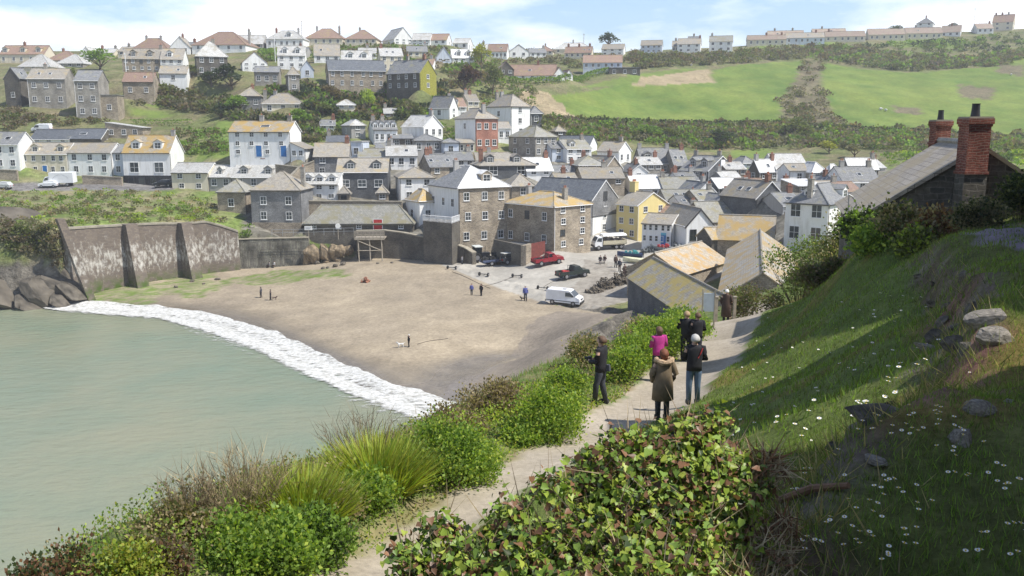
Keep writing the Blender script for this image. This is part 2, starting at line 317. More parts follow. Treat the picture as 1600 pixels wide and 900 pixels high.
# --- upper left hill
h('house','far-left grey stone wing joined to the big stone house, its dark gable facing us',8,34,M(5),166,122,106,246,84,'gR','darkstone','slate',(1,1),None)
h('house','big grey stone house with a tall orange chimney and yellowed roof high on the left',M(9),46,103,166,122,107,240,8,'gR','greystone','tan',None,(2,3),[.35])
h('house','three-storey grey stone house with large white windows behind the wind-bent tree',M(9),120,155,184,125,110,232,8,'gR','greystone','slate',None,(3,2))
h('garage','low stone garage with a white door beside the wind-bent tree',M(6),158,184,182,149,146,234,8,'flat','stone','slate',None,(1,1),cat='garage')
h('cottage','small stone cottage with two dark windows and a brown slate roof beside a tall pole',M(7),193,240,152,127,113,246,8,'gR','stone','brown',None,(1,2))
h('terrace_house','left stone house of the terrace with wide white roof dormers',M(8),192,251,112,91,76,272,8,'gR','stone','tan',None,(2,5),[.95],[('R',.28),('R',.72)])
h('terrace_house','white-fronted house at the right end of the terrace with wide roof dormers',M(8),251.6,286,112,92,76,272,8,'gR','white','tan',None,(2,3),[],[('R',.4)])
h('cottage','low white cottage with a tan roof and one window under the white terrace end',M(6),249,292,130,114,103,256,8,'gR','white','tan',None,(1,1))
h('house','dark stone chapel-like house with a tall pale hip roof and a blue centre window',281,308,356,118,86,65,262,22,'hip','darkstone','pale',None,(2,3),[.6])
h('house','brown-roofed house with a blue-grey boarded gable and white balcony',358,379,418,110,97,82,270,20,'gL','white','brown',None,(2,3))
h('house','white house with two arched wall dormers on the upper slope',M(10),434,477,107,86,72,278,10,'gR','white','pale',None,(2,3),[],[('R',.27),('R',.73)])
h('terrace_house','white terrace with a plain left gable below the skyline bungalows',M(9),491,531,98,86,69,300,10,'gR','white','tan',None,(1,3))
h('cottage','pale cottage with two dark box dormers in its light roof',M(8),533,581,100,93,79,300,8,'gR','white','pale',None,(1,3),[],[('R',.3),('R',.75)])
h('house','cream house with a blank left gable above the long stone building',580,595,630,110,87,75,288,14,'gR','cream','pale',(1,1),(2,3),[.1])
h('house','grey-walled house with a small corner tower among dark evergreens',M(8),398,436,133,112,104,248,10,'gR','greystone','slate',(1,1),(1,3))
h('cottage','square two-storey stone tower with a little hip roof beside the grey-walled house',436,451,468,143,115,104,243,18,'hip','greystone','tan',None,(2,1))
h('house','small house with a pale blue gable at the left end of the long stone building',M(8),470,490,122,107,96,262,12,'gL','bluewhite','slate',None,(1,1))
h('house','long stone building with a plain grey slate roof, dark left gable and white veranda',491,514,603,137,109,94,254,16,'gR','stone','dark',(1,1),(2,6))
h('house','dark stone house whose end gable is overgrown with yellow-green ivy',604,656,682,140,113,94,246,55,'gL','darkstone','slate',(2,4),(2,1),[.1,.6],ivy=1)
h('bungalow','left half of the low hip-roofed house in the trees, with a big glazed door',M(8),374,408,170,149,137,236,10,'hip','slatehung','tan',None,(1,2),[.95])
h('bungalow','low hip-roofed pale house with three white windows in the trees',M(8),410,475,178,161,146,230,10,'hip','cream','tan',None,(1,3),[.0])
h('house','blue-white gabled house with a long pale roof and small dormers above the dark copper tree',M(11),682,706,97,90,75,298,10,'gL','bluewhite','pale',(1,2),(1,2))
h('house','pale-roofed low wing stretching right from the blue-white gable',M(8),707,741,97,90,77,301,10,'gR','white','white',None,(1,3),[],[('R',.3),('R',.75)])
h('shed','small hip-roofed summer house on the bushy slope below the long stone building',M(4),527,555,171,163,156,232,10,'hip','cream','pale',None,(1,2),cat='summer house')
h('house','dark bungalow with a blackish gable in the trees right of the copper tree',M(9),779,803,117,108,97,300,8,'gL','darkstone','brown',None,(1,2))
h('bungalow','wide brown-roofed bungalow with two small white end gables above the clipped hedge',796,868,M(9),126,117,101,300,84,'gL','white','brown',(1,5),None,[.4])
h('cottage','first little white gabled wing at the right of the wide brown bungalow',M(8),866,882,126,115,106,300,12,'gL','white','brown',None,(1,1))
h('cottage','second and outer white gabled wing at the right of the wide brown bungalow',M(8),884,895,123,116,108,303,12,'gL','white','brown',None,(1,1))
h('bungalow','brown-roofed pale blue bungalow at the top of the village green field',911,972,M(9),108,97,86,335,84,'gL','bluewhite','brown',(1,6),None)
h('garage','flat-roofed dark building with blue doors cut into the bank under the pale blue bungalow',952,1000,M(5),119,106,105,330,86,'flat','darkstone','dark',(1,3),None,cat='garage')
# --- mid slope white cluster
h('house','white gable-ended house at the left of the cluster above the red house',671,702,716,186,168,150,232,62,'gL','white','slate',(1,1),(2,1),[])
h('house','white brown-roofed house in the middle of the cluster above the red house',M(8),705,729,182,166,153,236,18,'gR','white','brown',None,(2,2),[.1],[('R',.4)])
h('house','narrow cream house at the right of the cluster above the red house',M(8),731,749,176,158,147,242,18,'gR','cream','tan',None,(2,2),[.1,.5])
h('house','three-storey house with a red brick front and white side under a yellowed hip roof',711,743,778,236,184,169,204,32,'hip','white','tan',(2,1),(2,3),[.15],redR=1)
h('hotel','tall white hip-roofed guest house standing highest behind the red house',760,798,828,214,165,148,222,38,'hip','white','tan',(2,1),(3,1),[.75,.95],cat='guest house')
h('shed','dark slate-hung lean-to against the right of the tall white guest house',M(5),829,847,196,176,166,228,14,'hip','darkslate','slate',None,(1,1),cat='outbuilding')
h('cottage','low white annex with a pinkish roof between the red house and the tall white one',M(6),778.5,798,222,199,190,210,14,'gR','white','tan',None,(1,2))
h('house','square stone house with a greenish hip roof and a dark left wall',795,835,870,246,213,197,200,38,'hip','greystone','green',(2,2),(2,3),[],darkL=1)
h('shed','little dark hut with a pointed pale roof among bushes at the foot of the field',M(3),868,884,213,204,196,222,20,'hip','darkstone','tan',None,(1,1),cat='hut')
h('cottage','narrow pale blue house front beside the olive-roofed white one',M(7),861,884,252,231,222,200,20,'gR','bluewhite','slate',None,(2,1))
h('house','white house with an olive roof and a dark dormer near the foot of the field',M(8),885,924,254,232,218,199,20,'gR','white','green',None,(2,3),[.9],[('R',.3)])
h('house','long dark-roofed house whose white gable edge sticks up behind the olive roof',870,921,933,238,226,212,216,68,'gL','white','dark',(1,2),None)
h('house','white house with a blank bluish gable and bright right wall below the bushes',933,966,986,258,236,221,205,58,'gL','white','tan',None,(1,2),[.2])
h('house','white-gabled four-storey-high house with dormers, left of the red house',628,662,692,238,197,180,207,55,'gL','white','pale',None,(2,3),[.05],[('R',.5)])
h('house','grey slate lean-to wing in front of the tall white gabled house',M(6),648,690,240,219,209,200,16,'hip','grey','slate',None,(1,3))
h('house','white terrace of four narrow bays with small triangular gables',572,584,621,226,202,191,205,16,'gR','white','slate',None,(1,4),[.1,.5],[('R',.12),('R',.38),('R',.62),('R',.88)])
h('house','pale grey hip-roofed square house left of the four-bay terrace',534,548,571,216,195,187,210,24,'hip','grey','pale',(1,1),(2,1))
h('house','white flat-fronted cube house above the tan-roofed slate house',547,566,M(6),250,222,221,192,84,'flat','bluewhite','pale',(1,1),None)
h('cottage','pink-chimneyed low dark roofed cottage above the tan-roofed slate house',M(6),510,545,234,221,212,198,8,'gR','darkstone','dark',None,(1,2),[.05])
h('house','low dark outhouse with a flat grey roof below the tall white gabled house',M(5),612,646,232,216,210,202,12,'mono','darkstone','slate',None,(1,2))
h('cottage','pale blue cottage squeezed below the left side of the red house',M(7),693,717,245,222,218,198,12,'hip','bluewhite','slate',None,(1,1))
h('cottage','pinkish low house front directly under the red house',M(6),718,741,242,223,219,199,12,'mono','cream','tan',None,(1,3))
# --- left waterfront rows
h('cottage','white cottage at the left edge above the road, with a grey roof and brick chimney',-30,31,M(7),266,225,206,197,88,'gL','white','slate',(2,3),None,[.98])
h('cottage','cream cottage with a blue front door and two small wall dormers',32,106,M(7),274,240,223,199,88,'gL','cream','tan',(2,5),None,[],[('L',.3),('L',.85)],door=('L',.52,'blue'))
h('cottage','white cottage with two dark upper windows next to the cream one',106.7,175,M(7),275,238,223,199,88,'gL','white','tan',(2,3),None)
h('cottage','narrow bluish cottage tucked between the white cottage and the black-fronted one',175.6,195,M(7),275,238,225,200,88,'gL','bluewhite','slate',(2,1),None)
h('house','tall white house with a black ground floor, two pointed dormers and bay windows',193,268,M(8),292,238,211,195,88,'gL','white','yellow',(2,2),None,[.05],[('L',.26),('L',.73)],blackbase=1,big=1)
h('barn','left of the two dark slate-roofed sheds behind the cottage row',47,108,M(7),224,217,202,214,88,'gL','white','dark',(1,3),None,cat='shed')
h('barn','right of the two dark slate-roofed sheds behind the cottage row',110,158,M(7),224,216,201,214,88,'gL','darkstone','dark',None,(1,1),cat='shed')
h('shed','stone garden shed with a glazed corner behind the black-fronted house',165,222,M(5),216,199,191,218,88,'mono','stone','pale',(1,3),None,cat='shed')
h('house','white three-storey house with a yellow lichened roof and two bright blue doors',358,453,M(8),245,205,189,180,86,'gL','white','yellow',(3,4),None,[.08,.55],[],door2=1)
h('cottage','lean-to white annex with a sloping roof right of the house with blue doors',454,476,M(6),249,232,222,179,80,'mono','white','tan',(1,2),None)
h('cottage','cream terrace cottage with a white door next to the black-fronted house',268.6,326,M(7),299,269,254,178,86,'gL','cream','pale',(2,2),None,[])
h('cottage','grey terrace cottage whose small gabled dormer stands second from left',326.6,362,M(7),297,276,258,178,86,'gL','grey','pale',(1,2),None,[],[('L',.45)])
h('cottage','grey terrace cottage with a pointed dormer in the middle of the lower row',362.6,432,M(7),297,276,256,177,86,'gL','grey','pale',(1,3),None,[.4],[('L',.25),('L',.8)])
h('shed','rough stone hut with a yellowed many-sided roof beside the tall slate-hung house',340,384,M(5.5),334,299,280,159,84,'hip','stone','green',(1,1),None,cat='hut')
h('house','tall slate-hung house with four white sash windows above the sea wall',393,471,M(8),370,296,268,155,86,'hip','slatehung','tan',(3,2),None,[.0],[],stonebase=1)
h('house','slate-hung house with a tan roof and two sets of small white casements',M(8),491,545,276,244,223,178,6,'gR','slatehung','tan',None,(2,2),[.97])
h('house','dark slate-clad building with two shadowed dormers behind the terrace pavilions',M(8),527,606,304,268,247,168,4,'gR','darkslate','tan',None,(1,3),[],[('R',.27),('R',.78)],big=1)
h('cottage','white cottage with three small gabled upper windows and a pink ridge',469,528,M(7),314,287,270,164,86,'gL','white','pale',(2,3),None,[],[('L',.2),('L',.5),('L',.83)])
h('pavilion','left pyramid-roofed stone pavilion on the terrace above the long shed',M(3.4),529,546,316,301,290,163,6,'hip','stone','tan',None,(1,1),cat='pavilion')
h('pavilion','right pyramid-roofed stone pavilion on the terrace above the long shed',M(3.4),589,606,316,300,289,163,6,'hip','stone','tan',None,(1,1),cat='pavilion')
h('house','white cottage with a long pale roof left of the stone-gabled house',M(8),604,652,264,243,227,188,8,'gR','white','pale',None,(1,3),[.1])
h('house','grey-roofed house with a stone gable and brick chimney behind the whitewashed roof',655,672,717,276,260,241,180,22,'gR','stone','slate',None,(1,2),[.05])
h('house','white house with a tan hipped roof and round-cornered left wall',612,625,680,316,277,261,166,12,'hip','white','tan',(1,1),(2,2),[])
h('barn','long low shed with a mottled stone-slate roof and a red door above the beach',M(5.4),475,645,362,348,320,153.8,1,'hip','darkstone','green',None,(1,5),[],door=('R',.68,'red'),cat='shed')
h('cottage','small white tower with a yellowed pyramid roof beside the railed terrace',634,655,683,354,313,295,157,32,'hip','white','yellow',(1,1),(1,1),[])
h('house','large stone house with a whitewashed roof and three rows of sash windows',664,717,796,386,293,259,150,30,'hip','stone','white',(2,3),(3,3),[.9],[('R',.62)],whiteL=1,splitroof='slate')
h('house','brown-roofed house with two pale dormers and arched windows behind the whitewashed roof',722,750,837,281,258,238,184,14,'hip','darkslate','tan',None,(1,2),[.1],[('R',.2),('R',.68)],big=1)
h('cottage','low white-roofed cottage between the square stone house and the long slate roof',M(8),823,864,276,266,246,186,12,'gR','white','white',None,(1,2),[.9])
h('house','plain hip-roofed house peeping out between the whitewashed and the yellow roofs',M(8),798,836,312,290,271,172,12,'hip','stone','tan',None,(1,1),[])
h('house','stone corner house with a bright yellow lichened roof facing the slip',786,865,923,393,322,300,146,42,'hip','stone','yellow',(2,3),(4,2),[.15,.85],[],darkL=1)
h('house','long slate-roofed house with a tall slate and white gable beside the lorry',826,924,964,368,312,279,160,52,'gL','white','dark',None,(3,1),[],[],slateupper=1)
h('house','tall yellow house with a massive chimney gable behind the flatbed lorry',963,995,1042,376,320,299,160,40,'gL','yellow','tan',(3,2),(3,2),[.92],[('R',.5)],bigchim=1)
h('house','white-walled house with a bright grey roof right behind the yellow chimney',M(8),990,1035,312,294,273,182,12,'gR','white','white',None,(1,2),[.05])
h('house','white shop with five upper windows and a pale blue sign by the slip',1003,1048,1067,384,350,336,150,62,'gL','white','tan',(2,5),(2,1),[],[],sign=1,cat='shop')
h('house','dark-roofed white house standing behind the shop with the blue sign',1024,1067,1086,376,342,321,160,58,'gL','white','brown',None,(2,1),[])
h('house','white house with a black half-timbered gable and two tall dark windows',M(12),1071,1115,388,352,321,147,12,'gL','white','tan',None,(1,2),[],[],blackverge=1,big=1)
h('barn','long low building with a mottled lichened roof and saw-tooth lights above the cellars',M(9),1098,1222,372,346,314,150,10,'gR','stone','green',None,(1,4),[.97],cat='barn')
# --- village, right part
h('house','green slate-roofed house with a brick gable near the middle of the village',M(8),904,945,272,257,243,190,10,'hip','darkstone','green',None,(1,2),[.9])
h('house','brick gable-ended cottage behind the tan roofs',M(8),946,972,272,262,243,192,30,'gL','stone','tan',None,(1,1),[.2])
h('house','broad tan-roofed house with a brick chimney near the middle of the village',M(8),910,976,292,278,261,182,8,'gR','stone','tan',None,(1,3),[.6])
h('terrace_house','long slate-roofed terrace at the upper right of the village with stone fronts',M(8),1002,1052,274,255,231,212,8,'gR','greystone','slate',None,(1,6),[.02,.98],[('R',.22)])
h('terrace_house','slate-roofed end house of the upper terrace with a bright white party wall',M(8),1053,1076,276,258,233,209,10,'gR','greystone','slate',None,(1,2),[.9])
h('house','slate-roofed house with a very dark gable split by a white chimney breast',1062,1106,1156,284,266,243,198,48,'gL','darkslate','slate',(1,4),(1,2),[.1,.98],[('L',.35),('L',.75)],whitebreast=1)
h('house','brown-roofed low house beneath the upper terrace',M(8),1037,1092,306,296,276,182,6,'gR','greystone','green',None,(1,4),[.1])
h('house','white-walled cottage with a pointed gable in the middle of the brown roofs',M(7),1089,1118,316,300,283,172,22,'gL','white','slate',None,(1,1),[.2])
h('house','stone roofed low house left of the pointed white gable',M(7),1040,1088,326,311,296,170,6,'gR','greystone','green',None,(1,3),[])
h('barn','bright pale-roofed shed with dark doors in the middle of the right village',M(8),1122,1168,306,293,279,176,8,'gR','darkslate','white',None,(1,3),[],cat='shed')
h('cottage','small bluish cottage at the right edge of the upper terrace',M(6),1160,1180,262,254,244,215,14,'hip','bluewhite','slate',None,(1,1))
h('house','house with a bright pinkish-white roof and a brown gable in the right village',1168,1186,1217,284,268,247,196,26,'gR','darkstone','white',(1,1),(1,2),[.1,.9])
h('house','large pale-roofed house with a white lower wing in the right village',M(9),1212,1264,284,264,240,198,10,'gR','white','pale',None,(2,3),[])
h('house','white two-storey wing with a single dark window in the right village',M(6),1232,1264,288,266,259,188,6,'gR','white','tan',None,(1,1),[])
h('cottage','pale-roofed stone cottage left of the little tower in the right village',M(7),1268,1292,286,268,253,186,12,'hip','stone','white',None,(1,1))
h('cottage','little square tower house with a pyramid roof in the right village',1287,1296,1313,288,267,255,184,30,'hip','grey','white',(1,1),(1,1))
h('house','bright white-roofed house with a dark gable below the yellow bushes',1312,1326,1372,282,264,245,194,14,'gR','darkstone','white',(1,1),(1,3),[.98])
h('house','dark slate-roofed house with a white wall just left of the nearby slate roof',M(8),1317,1376,300,284,260,168,8,'gR','white','slate',None,(1,3),[.2,.98])
h('house','house with a big dark slate-hung gable above the white gabled bay house',M(9),1181,1226,324,309,281,148,28,'gL','darkslate','tan',None,(1,1),[.1])
h('house','mottled stone-roofed house left of the big dark slate gable',1140,1160,1184,322,308,284,156,30,'gR','grey','slate',(1,2),(1,1),[.5])
h('house','low pale-roofed house between the dark gable and the slate-roofed white house',M(7),1246,1287,302,290,281,158,8,'mono','stone','white',None,(1,2),[])
h('house','white bay-windowed house with a grey slate roof at the foot of the near slope',1226,1290,1338,388,318,286,121,48,'hip','white','slate',(2,2),(2,1),[.1],[('L',.45),('R',.7)],big=1)

h('house','brown-roofed house with a white gable left of the whitewashed-roof cottage',M(8),872,906,300,286,270,176,14,'gR','white','tan',None,(1,3),[.5])
h('house','slate-roofed stone house just behind the long slate roof',M(8),845,905,286,274,258,190,8,'gR','stone','slate',None,(1,4),[.2,.9])
h('house','small white house peeping between brown roofs in the village centre',M(7),985,1012,282,268,256,196,14,'gL','white','slate',None,(1,1),[.3])
h('house','pale-roofed house above the yellow house chimney',M(7),1000,1034,268,256,246,205,10,'gR','greystone','pale',None,(1,3),[.9])
h('cottage','low stone cottage with a mossy roof beside the bright pale-roofed shed',M(7),1090,1124,326,311,298,164,14,'gR','stone','green',None,(1,2),[.9])
h('cottage','brown-roofed cottage with a brick chimney below the pinkish-white roof',M(7),1160,1200,306,292,280,176,12,'gR','greystone','brown',None,(1,3),[.5])
h('cottage','slate-roofed cottage between the shed and the large pale roof',M(7),1205,1246,312,298,286,168,14,'gR','white','slate',None,(1,3),[.9])
h('house','grey gabled house directly left of the dark slate-hung gable',M(8),1126,1160,334,318,303,158,18,'gL','slatehung','slate',None,(1,2),[.3])
h('cottage','stone cottage with a tan roof to the right of the low pale roof',M(7),1278,1316,312,297,286,160,10,'gR','stone','tan',None,(1,2),[.1])
h('house','slate-roofed white house behind the stone gable and the brown dormers',M(8),700,740,262,250,239,194,12,'gR','white','slate',None,(1,3),[.9])
h('house','white house with a mossy roof between the slate building and the tan round-cornered one',M(7),560,604,256,244,232,190,8,'gR','white','green',None,(1,3),[.1])
h('house','narrow brick-chimneyed house left of the square stone house',M(7),745,790,262,250,238,196,10,'gR','cream','tan',None,(1,3),[.5])
h('house','white end house with a grey roof at the right edge of the village',M(8),1340,1384,272,262,250,204,10,'gR','white','pale',None,(1,2),[.9])

h('house','white cottage with a grey roof between the bright grey roof and the mossy-roofed row',M(7),1030,1062,296,284,272,192,10,'gR','white','slate',None,(1,3),[.9])
h('house','slate-hung cottage with a pale roof in the right village behind the brick gable',M(7),1130,1160,292,280,268,188,12,'gR','slatehung','pale',None,(1,3),[.1])
h('house','little white gable-fronted house above the stone tan-roofed cottage',M(7),1292,1312,298,285,274,172,16,'gL','white','slate',None,(1,1),[.4])
h('house','grey-roofed white house under the dark gable with the white chimney',M(7),1060,1092,292,281,270,190,12,'gR','white','slate',None,(1,3),[.1,.9])
h('house','pale-roofed stone house just left of the pinkish-white roof',M(7),1134,1166,276,264,253,200,12,'gR','stone','pale',None,(1,3),[.5])
h('cottage','white cottage with a grey roof in front of the pale blue cottage',M(7),672,704,262,251,241,194,12,'gR','white','slate',None,(1,3),[.1])
h('cottage','small grey cottage between the four-bay terrace and the flat-fronted cube house',M(6),588,616,244,233,224,196,10,'gR','grey','slate',None,(1,2),[.9])
h('house','white house with a slate roof above the black half-timbered gable',M(8),1066,1100,336,322,309,164,14,'gR','white','slate',None,(1,3),[.9])
h('house','low white house with a tan roof right of the white shop gable',M(7),1090,1122,352,338,326,156,12,'gR','white','tan',None,(1,2),[.1])
h('house','slate-roofed grey house above the mottled barn at the right of the village',M(8),1222,1256,334,320,306,142,12,'gR','grey','slate',None,(1,3),[.9])
h('house','brown-roofed white cottage beside the tower-like pyramid roof',M(7),1314,1346,312,299,287,156,12,'gR','white','brown',None,(1,3),[.1])
h('cottage','small white cottage among bushes below the low hip-roofed house',M(6),500,524,204,195,187,222,10,'gR','white','slate',None,(1,2),[.9])
h('cottage','little stone cottage in the bushes above the white gabled house',M(6),600,624,184,176,169,238,10,'gR','stone','pale',None,(1,2),[.1])
h('house','white house with a pale roof between the skyline bungalows and the white terrace',M(8),560,588,92,83,75,315,8,'gR','white','pale',None,(1,3),[.5])
h('house','cream house with a grey roof below the tall glazed skyline gable',M(8),636,668,90,80,72,322,8,'gR','cream','slate',None,(1,3),[.9])

h('house','pale house with a grey roof filling the skyline gap left of the brown-roofed white house',744,764,M(8),88,77,69,352,86,'gL','white','pale',(1,3),None,[.5])
h('bungalow','brown-roofed bungalow low on the skyline behind the small twin-gabled house',838,864,M(8),86,79,72,388,84,'hip','cream','brown',(1,3),None,[.6])
h('bungalow','pale bungalow on the skyline right of the balcony-fronted house',1050,1060,M(9),82,72,64,404,78,'gL','cream','tan',(1,2),None,[.5])
h('house','white house with a slate roof in the skyline gap left of the crowning brown roof',282,302,M(8),84,74,66,328,86,'gL','white','slate',(1,2),None,[.2])
h('bungalow','cream bungalow with a tan roof tucked behind the small white gabled cottage',184,206,M(8),88,80,73,340,88,'gL','cream','tan',(1,2),None,[.5])
h('house','white two-storey house between the two right-hand skyline white pairs',1074,1092,M(9),76,64,57,420,76,'gL','white','slate',(2,2),None,[.5])
h('house','grey house on the slope below the dormered pale skyline house',452,478,M(8),92,82,74,318,86,'gL','grey','slate',(1,3),None,[.5])
h('house','white house with a brown roof on the slope above the ivy-gabled house',648,676,M(8),112,101,92,286,84,'gL','white','brown',(1,3),None,[.2])
h('cottage','small white cottage with a slate roof on the slope above the blue-doored house',418,444,M(7),166,157,149,232,84,'gL','white','slate',(1,2),None,[.8])
h('house','white house with a pale roof in the bushes left of the white gabled cluster',636,664,M(8),160,149,140,250,84,'gL','white','pale',(2,2),None,[.5])

def rbf_fit(pts, c=1.5, lam=0.02):
    A = np.array(pts, float); X = A[:, :2]; n = len(X)
    K = -np.sqrt(((X[:, None] - X[None]) ** 2).sum(-1) + c * c); K -= np.eye(n) * lam
    Pm = np.c_[np.ones(n), X / 100]; M = np.zeros((n + 3, n + 3)); M[:n, :n] = K; M[:n, n:] = Pm; M[n:, :n] = Pm.T
    w = np.linalg.solve(M, np.r_[A[:, 2], 0, 0, 0]); return X, w, c
def rbf(fit, x, y):
    X, w, c = fit; x = np.asarray(x, float).ravel(); y = np.asarray(y, float).ravel(); o = np.zeros(len(x)); n = len(X)
    for i in range(0, len(x), 20000):
        xx = x[i:i+20000]; yy = y[i:i+20000]
        K = -np.sqrt((xx[:, None] - X[None, :, 0]) ** 2 + (yy[:, None] - X[None, :, 1]) ** 2 + c * c)
        o[i:i+20000] = K @ w[:n] + w[n] + xx / 100 * w[n+1] + yy / 100 * w[n+2]
    return o
pts = [tuple(P(*q)) for q in CTRL] + WORLDPTS
for h in HOUSES:
    if h.get('g', 1):
        q = P(h['xc'], h['yb'], h['D']); pts.append((q.x, q.y + 0.5, q.z))
for px_ in (475, 530, 590, 645): q = P(px_, 362, 153.8); pts += [(q.x, q.y, q.z - .1), (q.x, q.y + 3, q.z - .1), (q.x, q.y + 5.2, q.z)]; q2 = P(px_, 318, 161.5); pts.append((q2.x, 161.5, q2.z))
LANDFIT = rbf_fit(pts)
bp = [tuple(PZ(a, b, z)) for a, b, z in [(-150,480,0),(60,478,0.15),(200,478,0.2),(330,492,0.2),(430,525,0.2),(530,565,0.2),(620,607,0.2),(722,632,0.2),
      (150,462,0.8),(250,455,1.1),(375,439,1.5),(450,425,2.2),(640,540,1.1),(560,470,1.6),(450,462,1.3),(700,500,1.9),(850,540,1.9),(800,570,1.5)]]
bp += [tuple(P(*q)) for q in [(560,412,148),(640,410,148.5),(700,417,143),(735,412,146),(800,452,126),(850,472,119),(905,482,114),(985,492,105.5)]]
bp += [(8,100,4),(4,92,3.2),(0,82,1.6),(-2,74,0.6),(-4,60,-1),(-8,40,-2),(-14,20,-3),(-20,0,-3),(-40,60,-5),(-60,100,-3),(-40,-60,-4),(-90,120,-2),(-90,100,-4),(-200,100,-8),(-200,0,-10),(60,60,2),(-20,70,-3),(-30,95,-1.2)]
BEACHFIT = rbf_fit(bp, 4.0, 0.3)
def XY(px, py, D): q = P(px, py, D); return (q.x, q.y)
COAST = [(-400,170,9),(-260,128,9),(-120,122,9)] + [XY(a, b, D) + (w,) for a, b, D, w in [(-60,484,126,9),(20,486,126,8),(85,478,129,6),(108,464,131,2.5),(125,455,134.6,0.8),(372,431,151.6,0.8),(480,421,152.6,1.2),
   (556,412,153.5,1.5),(600,408,153.6,0.8),(700,408,150.6,0.8),(735,412,146,1.5),(700,418,142.5,4),(800,455,125,4),(855,474,118,4),(905,484,113,4),(982,494,105,3)]] + \
   [(11,98,6),(6,90,9),(4.5,78,8),(3,66,7.5),(1.2,54,7),(-1.6,42,6.5),(-5.2,30,6.5),(-8.4,20,6.5),(-12.0,12,7),(-15,2,8),(-20,-12,9),(-30,-60,9),(-30,-400,9),(2500,-400,9),(2500,2500,9),(-2500,2500,9),(-2500,170,9)]
CO = np.array(COAST)
def coast_dist(x, y):
    x = np.asarray(x, float).ravel(); y = np.asarray(y, float).ravel()
    best = np.full(len(x), 1e9); wid = np.full(len(x), 5.0); ins = np.zeros(len(x), bool)
    for i in range(len(CO)):
        ax, ay, aw = CO[i]; bx, by, bw = CO[(i + 1) % len(CO)]
        dx, dy = bx - ax, by - ay; t = np.clip(((x - ax) * dx + (y - ay) * dy) / (dx * dx + dy * dy), 0, 1)
        d = np.hypot(x - ax - t * dx, y - ay - t * dy); m = d < best; best[m] = d[m]; wid[m] = (aw + t * (bw - aw))[m]
        if abs(dy) > 1e-9:
            cr_ = ((ay > y) != (by > y)) & (x < (bx - ax) * (y - ay) / dy + ax); ins ^= cr_
    return np.where(ins, best, -best), wid
def hash2(ix, iy, s):
    h = np.sin(ix * 127.1 + iy * 311.7 + s * 74.7) * 43758.5453; return h - np.floor(h)
def vnoise(x, y, s=0):
    ix, iy = np.floor(x), np.floor(y); fx, fy = x - ix, y - iy; fx = fx * fx * (3 - 2 * fx); fy = fy * fy * (3 - 2 * fy)
    return (hash2(ix, iy, s) * (1 - fx) + hash2(ix + 1, iy, s) * fx) * (1 - fy) + (hash2(ix, iy + 1, s) * (1 - fx) + hash2(ix + 1, iy + 1, s) * fx) * fy
def fbm(x, y, s=0, o=4):
    r = 0; a = 0.5
    for i in range(o): r = r + a * vnoise(x * 2 ** i, y * 2 ** i, s + i); a *= 0.5
    return r / (1 - 0.5 ** o)
def ground(x, y, full=False):
    x = np.asarray(x, float).ravel(); y = np.asarray(y, float).ravel()
    d, w = coast_dist(x, y); zl = rbf(LANDFIT, x, y); zb = rbf(BEACHFIT, x, y)
    far = np.clip((-d - 60) / 100, 0, 1); zb = zb * (1 - far) - 8 * far; zb = np.minimum(zb, 5.5)
    t = np.clip(d / w, 0, 1); k = t * t * (3 - 2 * t)
    z = zb + (zl - zb) * k
    cliff = k * (1 - k) * 4 * (w > 1.4)
    z = z + cliff * (fbm(x * 0.5, y * 0.5, 3) - 0.5) * np.minimum(w, 6) * 0.55
    if full: return z, d, w, k
    return z
def gz(x, y): return float(glook(x, y))
def hit(px, py, d0=3.0, d1=640.0):
    Dn = d0 * (d1 / d0) ** np.linspace(0, 1, 900); u = (px - 800.0) / F; v = (450.0 - py) / F; k = cP + v * sP
    xs = u / k * Dn; zs = EYE + sl_(py) * Dn; g = glook(xs, Dn); below = np.where(zs < g)[0]
    i = below[0] if len(below) else len(Dn) - 1
    D = Dn[i]
    if i > 0:
        a = zs[i-1] - g[i-1]; b = zs[i] - g[i]; D = Dn[i-1] + (Dn[i] - Dn[i-1]) * a / (a - b + 1e-9)
    q = P(px, py, D); return Vector((q.x, q.y, float(glook(q.x, q.y))))
def inpoly(px, py, poly):
    r = np.zeros(np.shape(px), bool); n = len(poly)
    for i in range(n):
        ax, ay = poly[i]; bx, by = poly[(i + 1) % n]
        if ay == by: continue
        r ^= ((ay > py) != (by > py)) & (px < (bx - ax) * (py - ay) / (by - ay) + ax)
    return r
PATH = np.array([tuple(P(*q)) for q in [(430,985,8.6),(600,885,10.6),(740,785,12.8),(850,720,15.4),(960,660,19.5),(1030,625,22.5),(1095,580,28),(1133,540,36),(1160,505,46),(1185,485,54)]])
PATHW = np.array([0.5,0.5,0.55,0.68,0.85,1.15,1.25,1.2,1.2,1.2])
def path_dist(x, y):
    best = np.full(len(x), 1e9); wd = np.ones(len(x)); side = np.zeros(len(x))
    for i in range(len(PATH) - 1):
        ax, ay = PATH[i][:2]; bx, by = PATH[i+1][:2]; dx, dy = bx - ax, by - ay
        t = np.clip(((x - ax) * dx + (y - ay) * dy) / (dx * dx + dy * dy), 0, 1); d = np.hypot(x - ax - t * dx, y - ay - t * dy)
        m = d < best; best[m] = d[m]; wd[m] = (PATHW[i] + t * (PATHW[i+1] - PATHW[i]))[m]; side[m] = np.sign(dx * (y - ay) - dy * (x - ax))[m]
    return best, wd, side     # side > 0: seaward (left)
FIELD1 = [(845,150),(920,143),(990,128),(1110,128),(1112,112),(1150,103),(1255,94),(1258,112),(1228,150),(1216,190),(1000,193),(905,187),(868,168)]
FIELD2 = [(1283,98),(1340,107),(1420,114),(1560,104),(1600,88),(1650,88),(1650,222),(1500,207),(1420,207),(1330,203),(1300,172),(1285,130)]
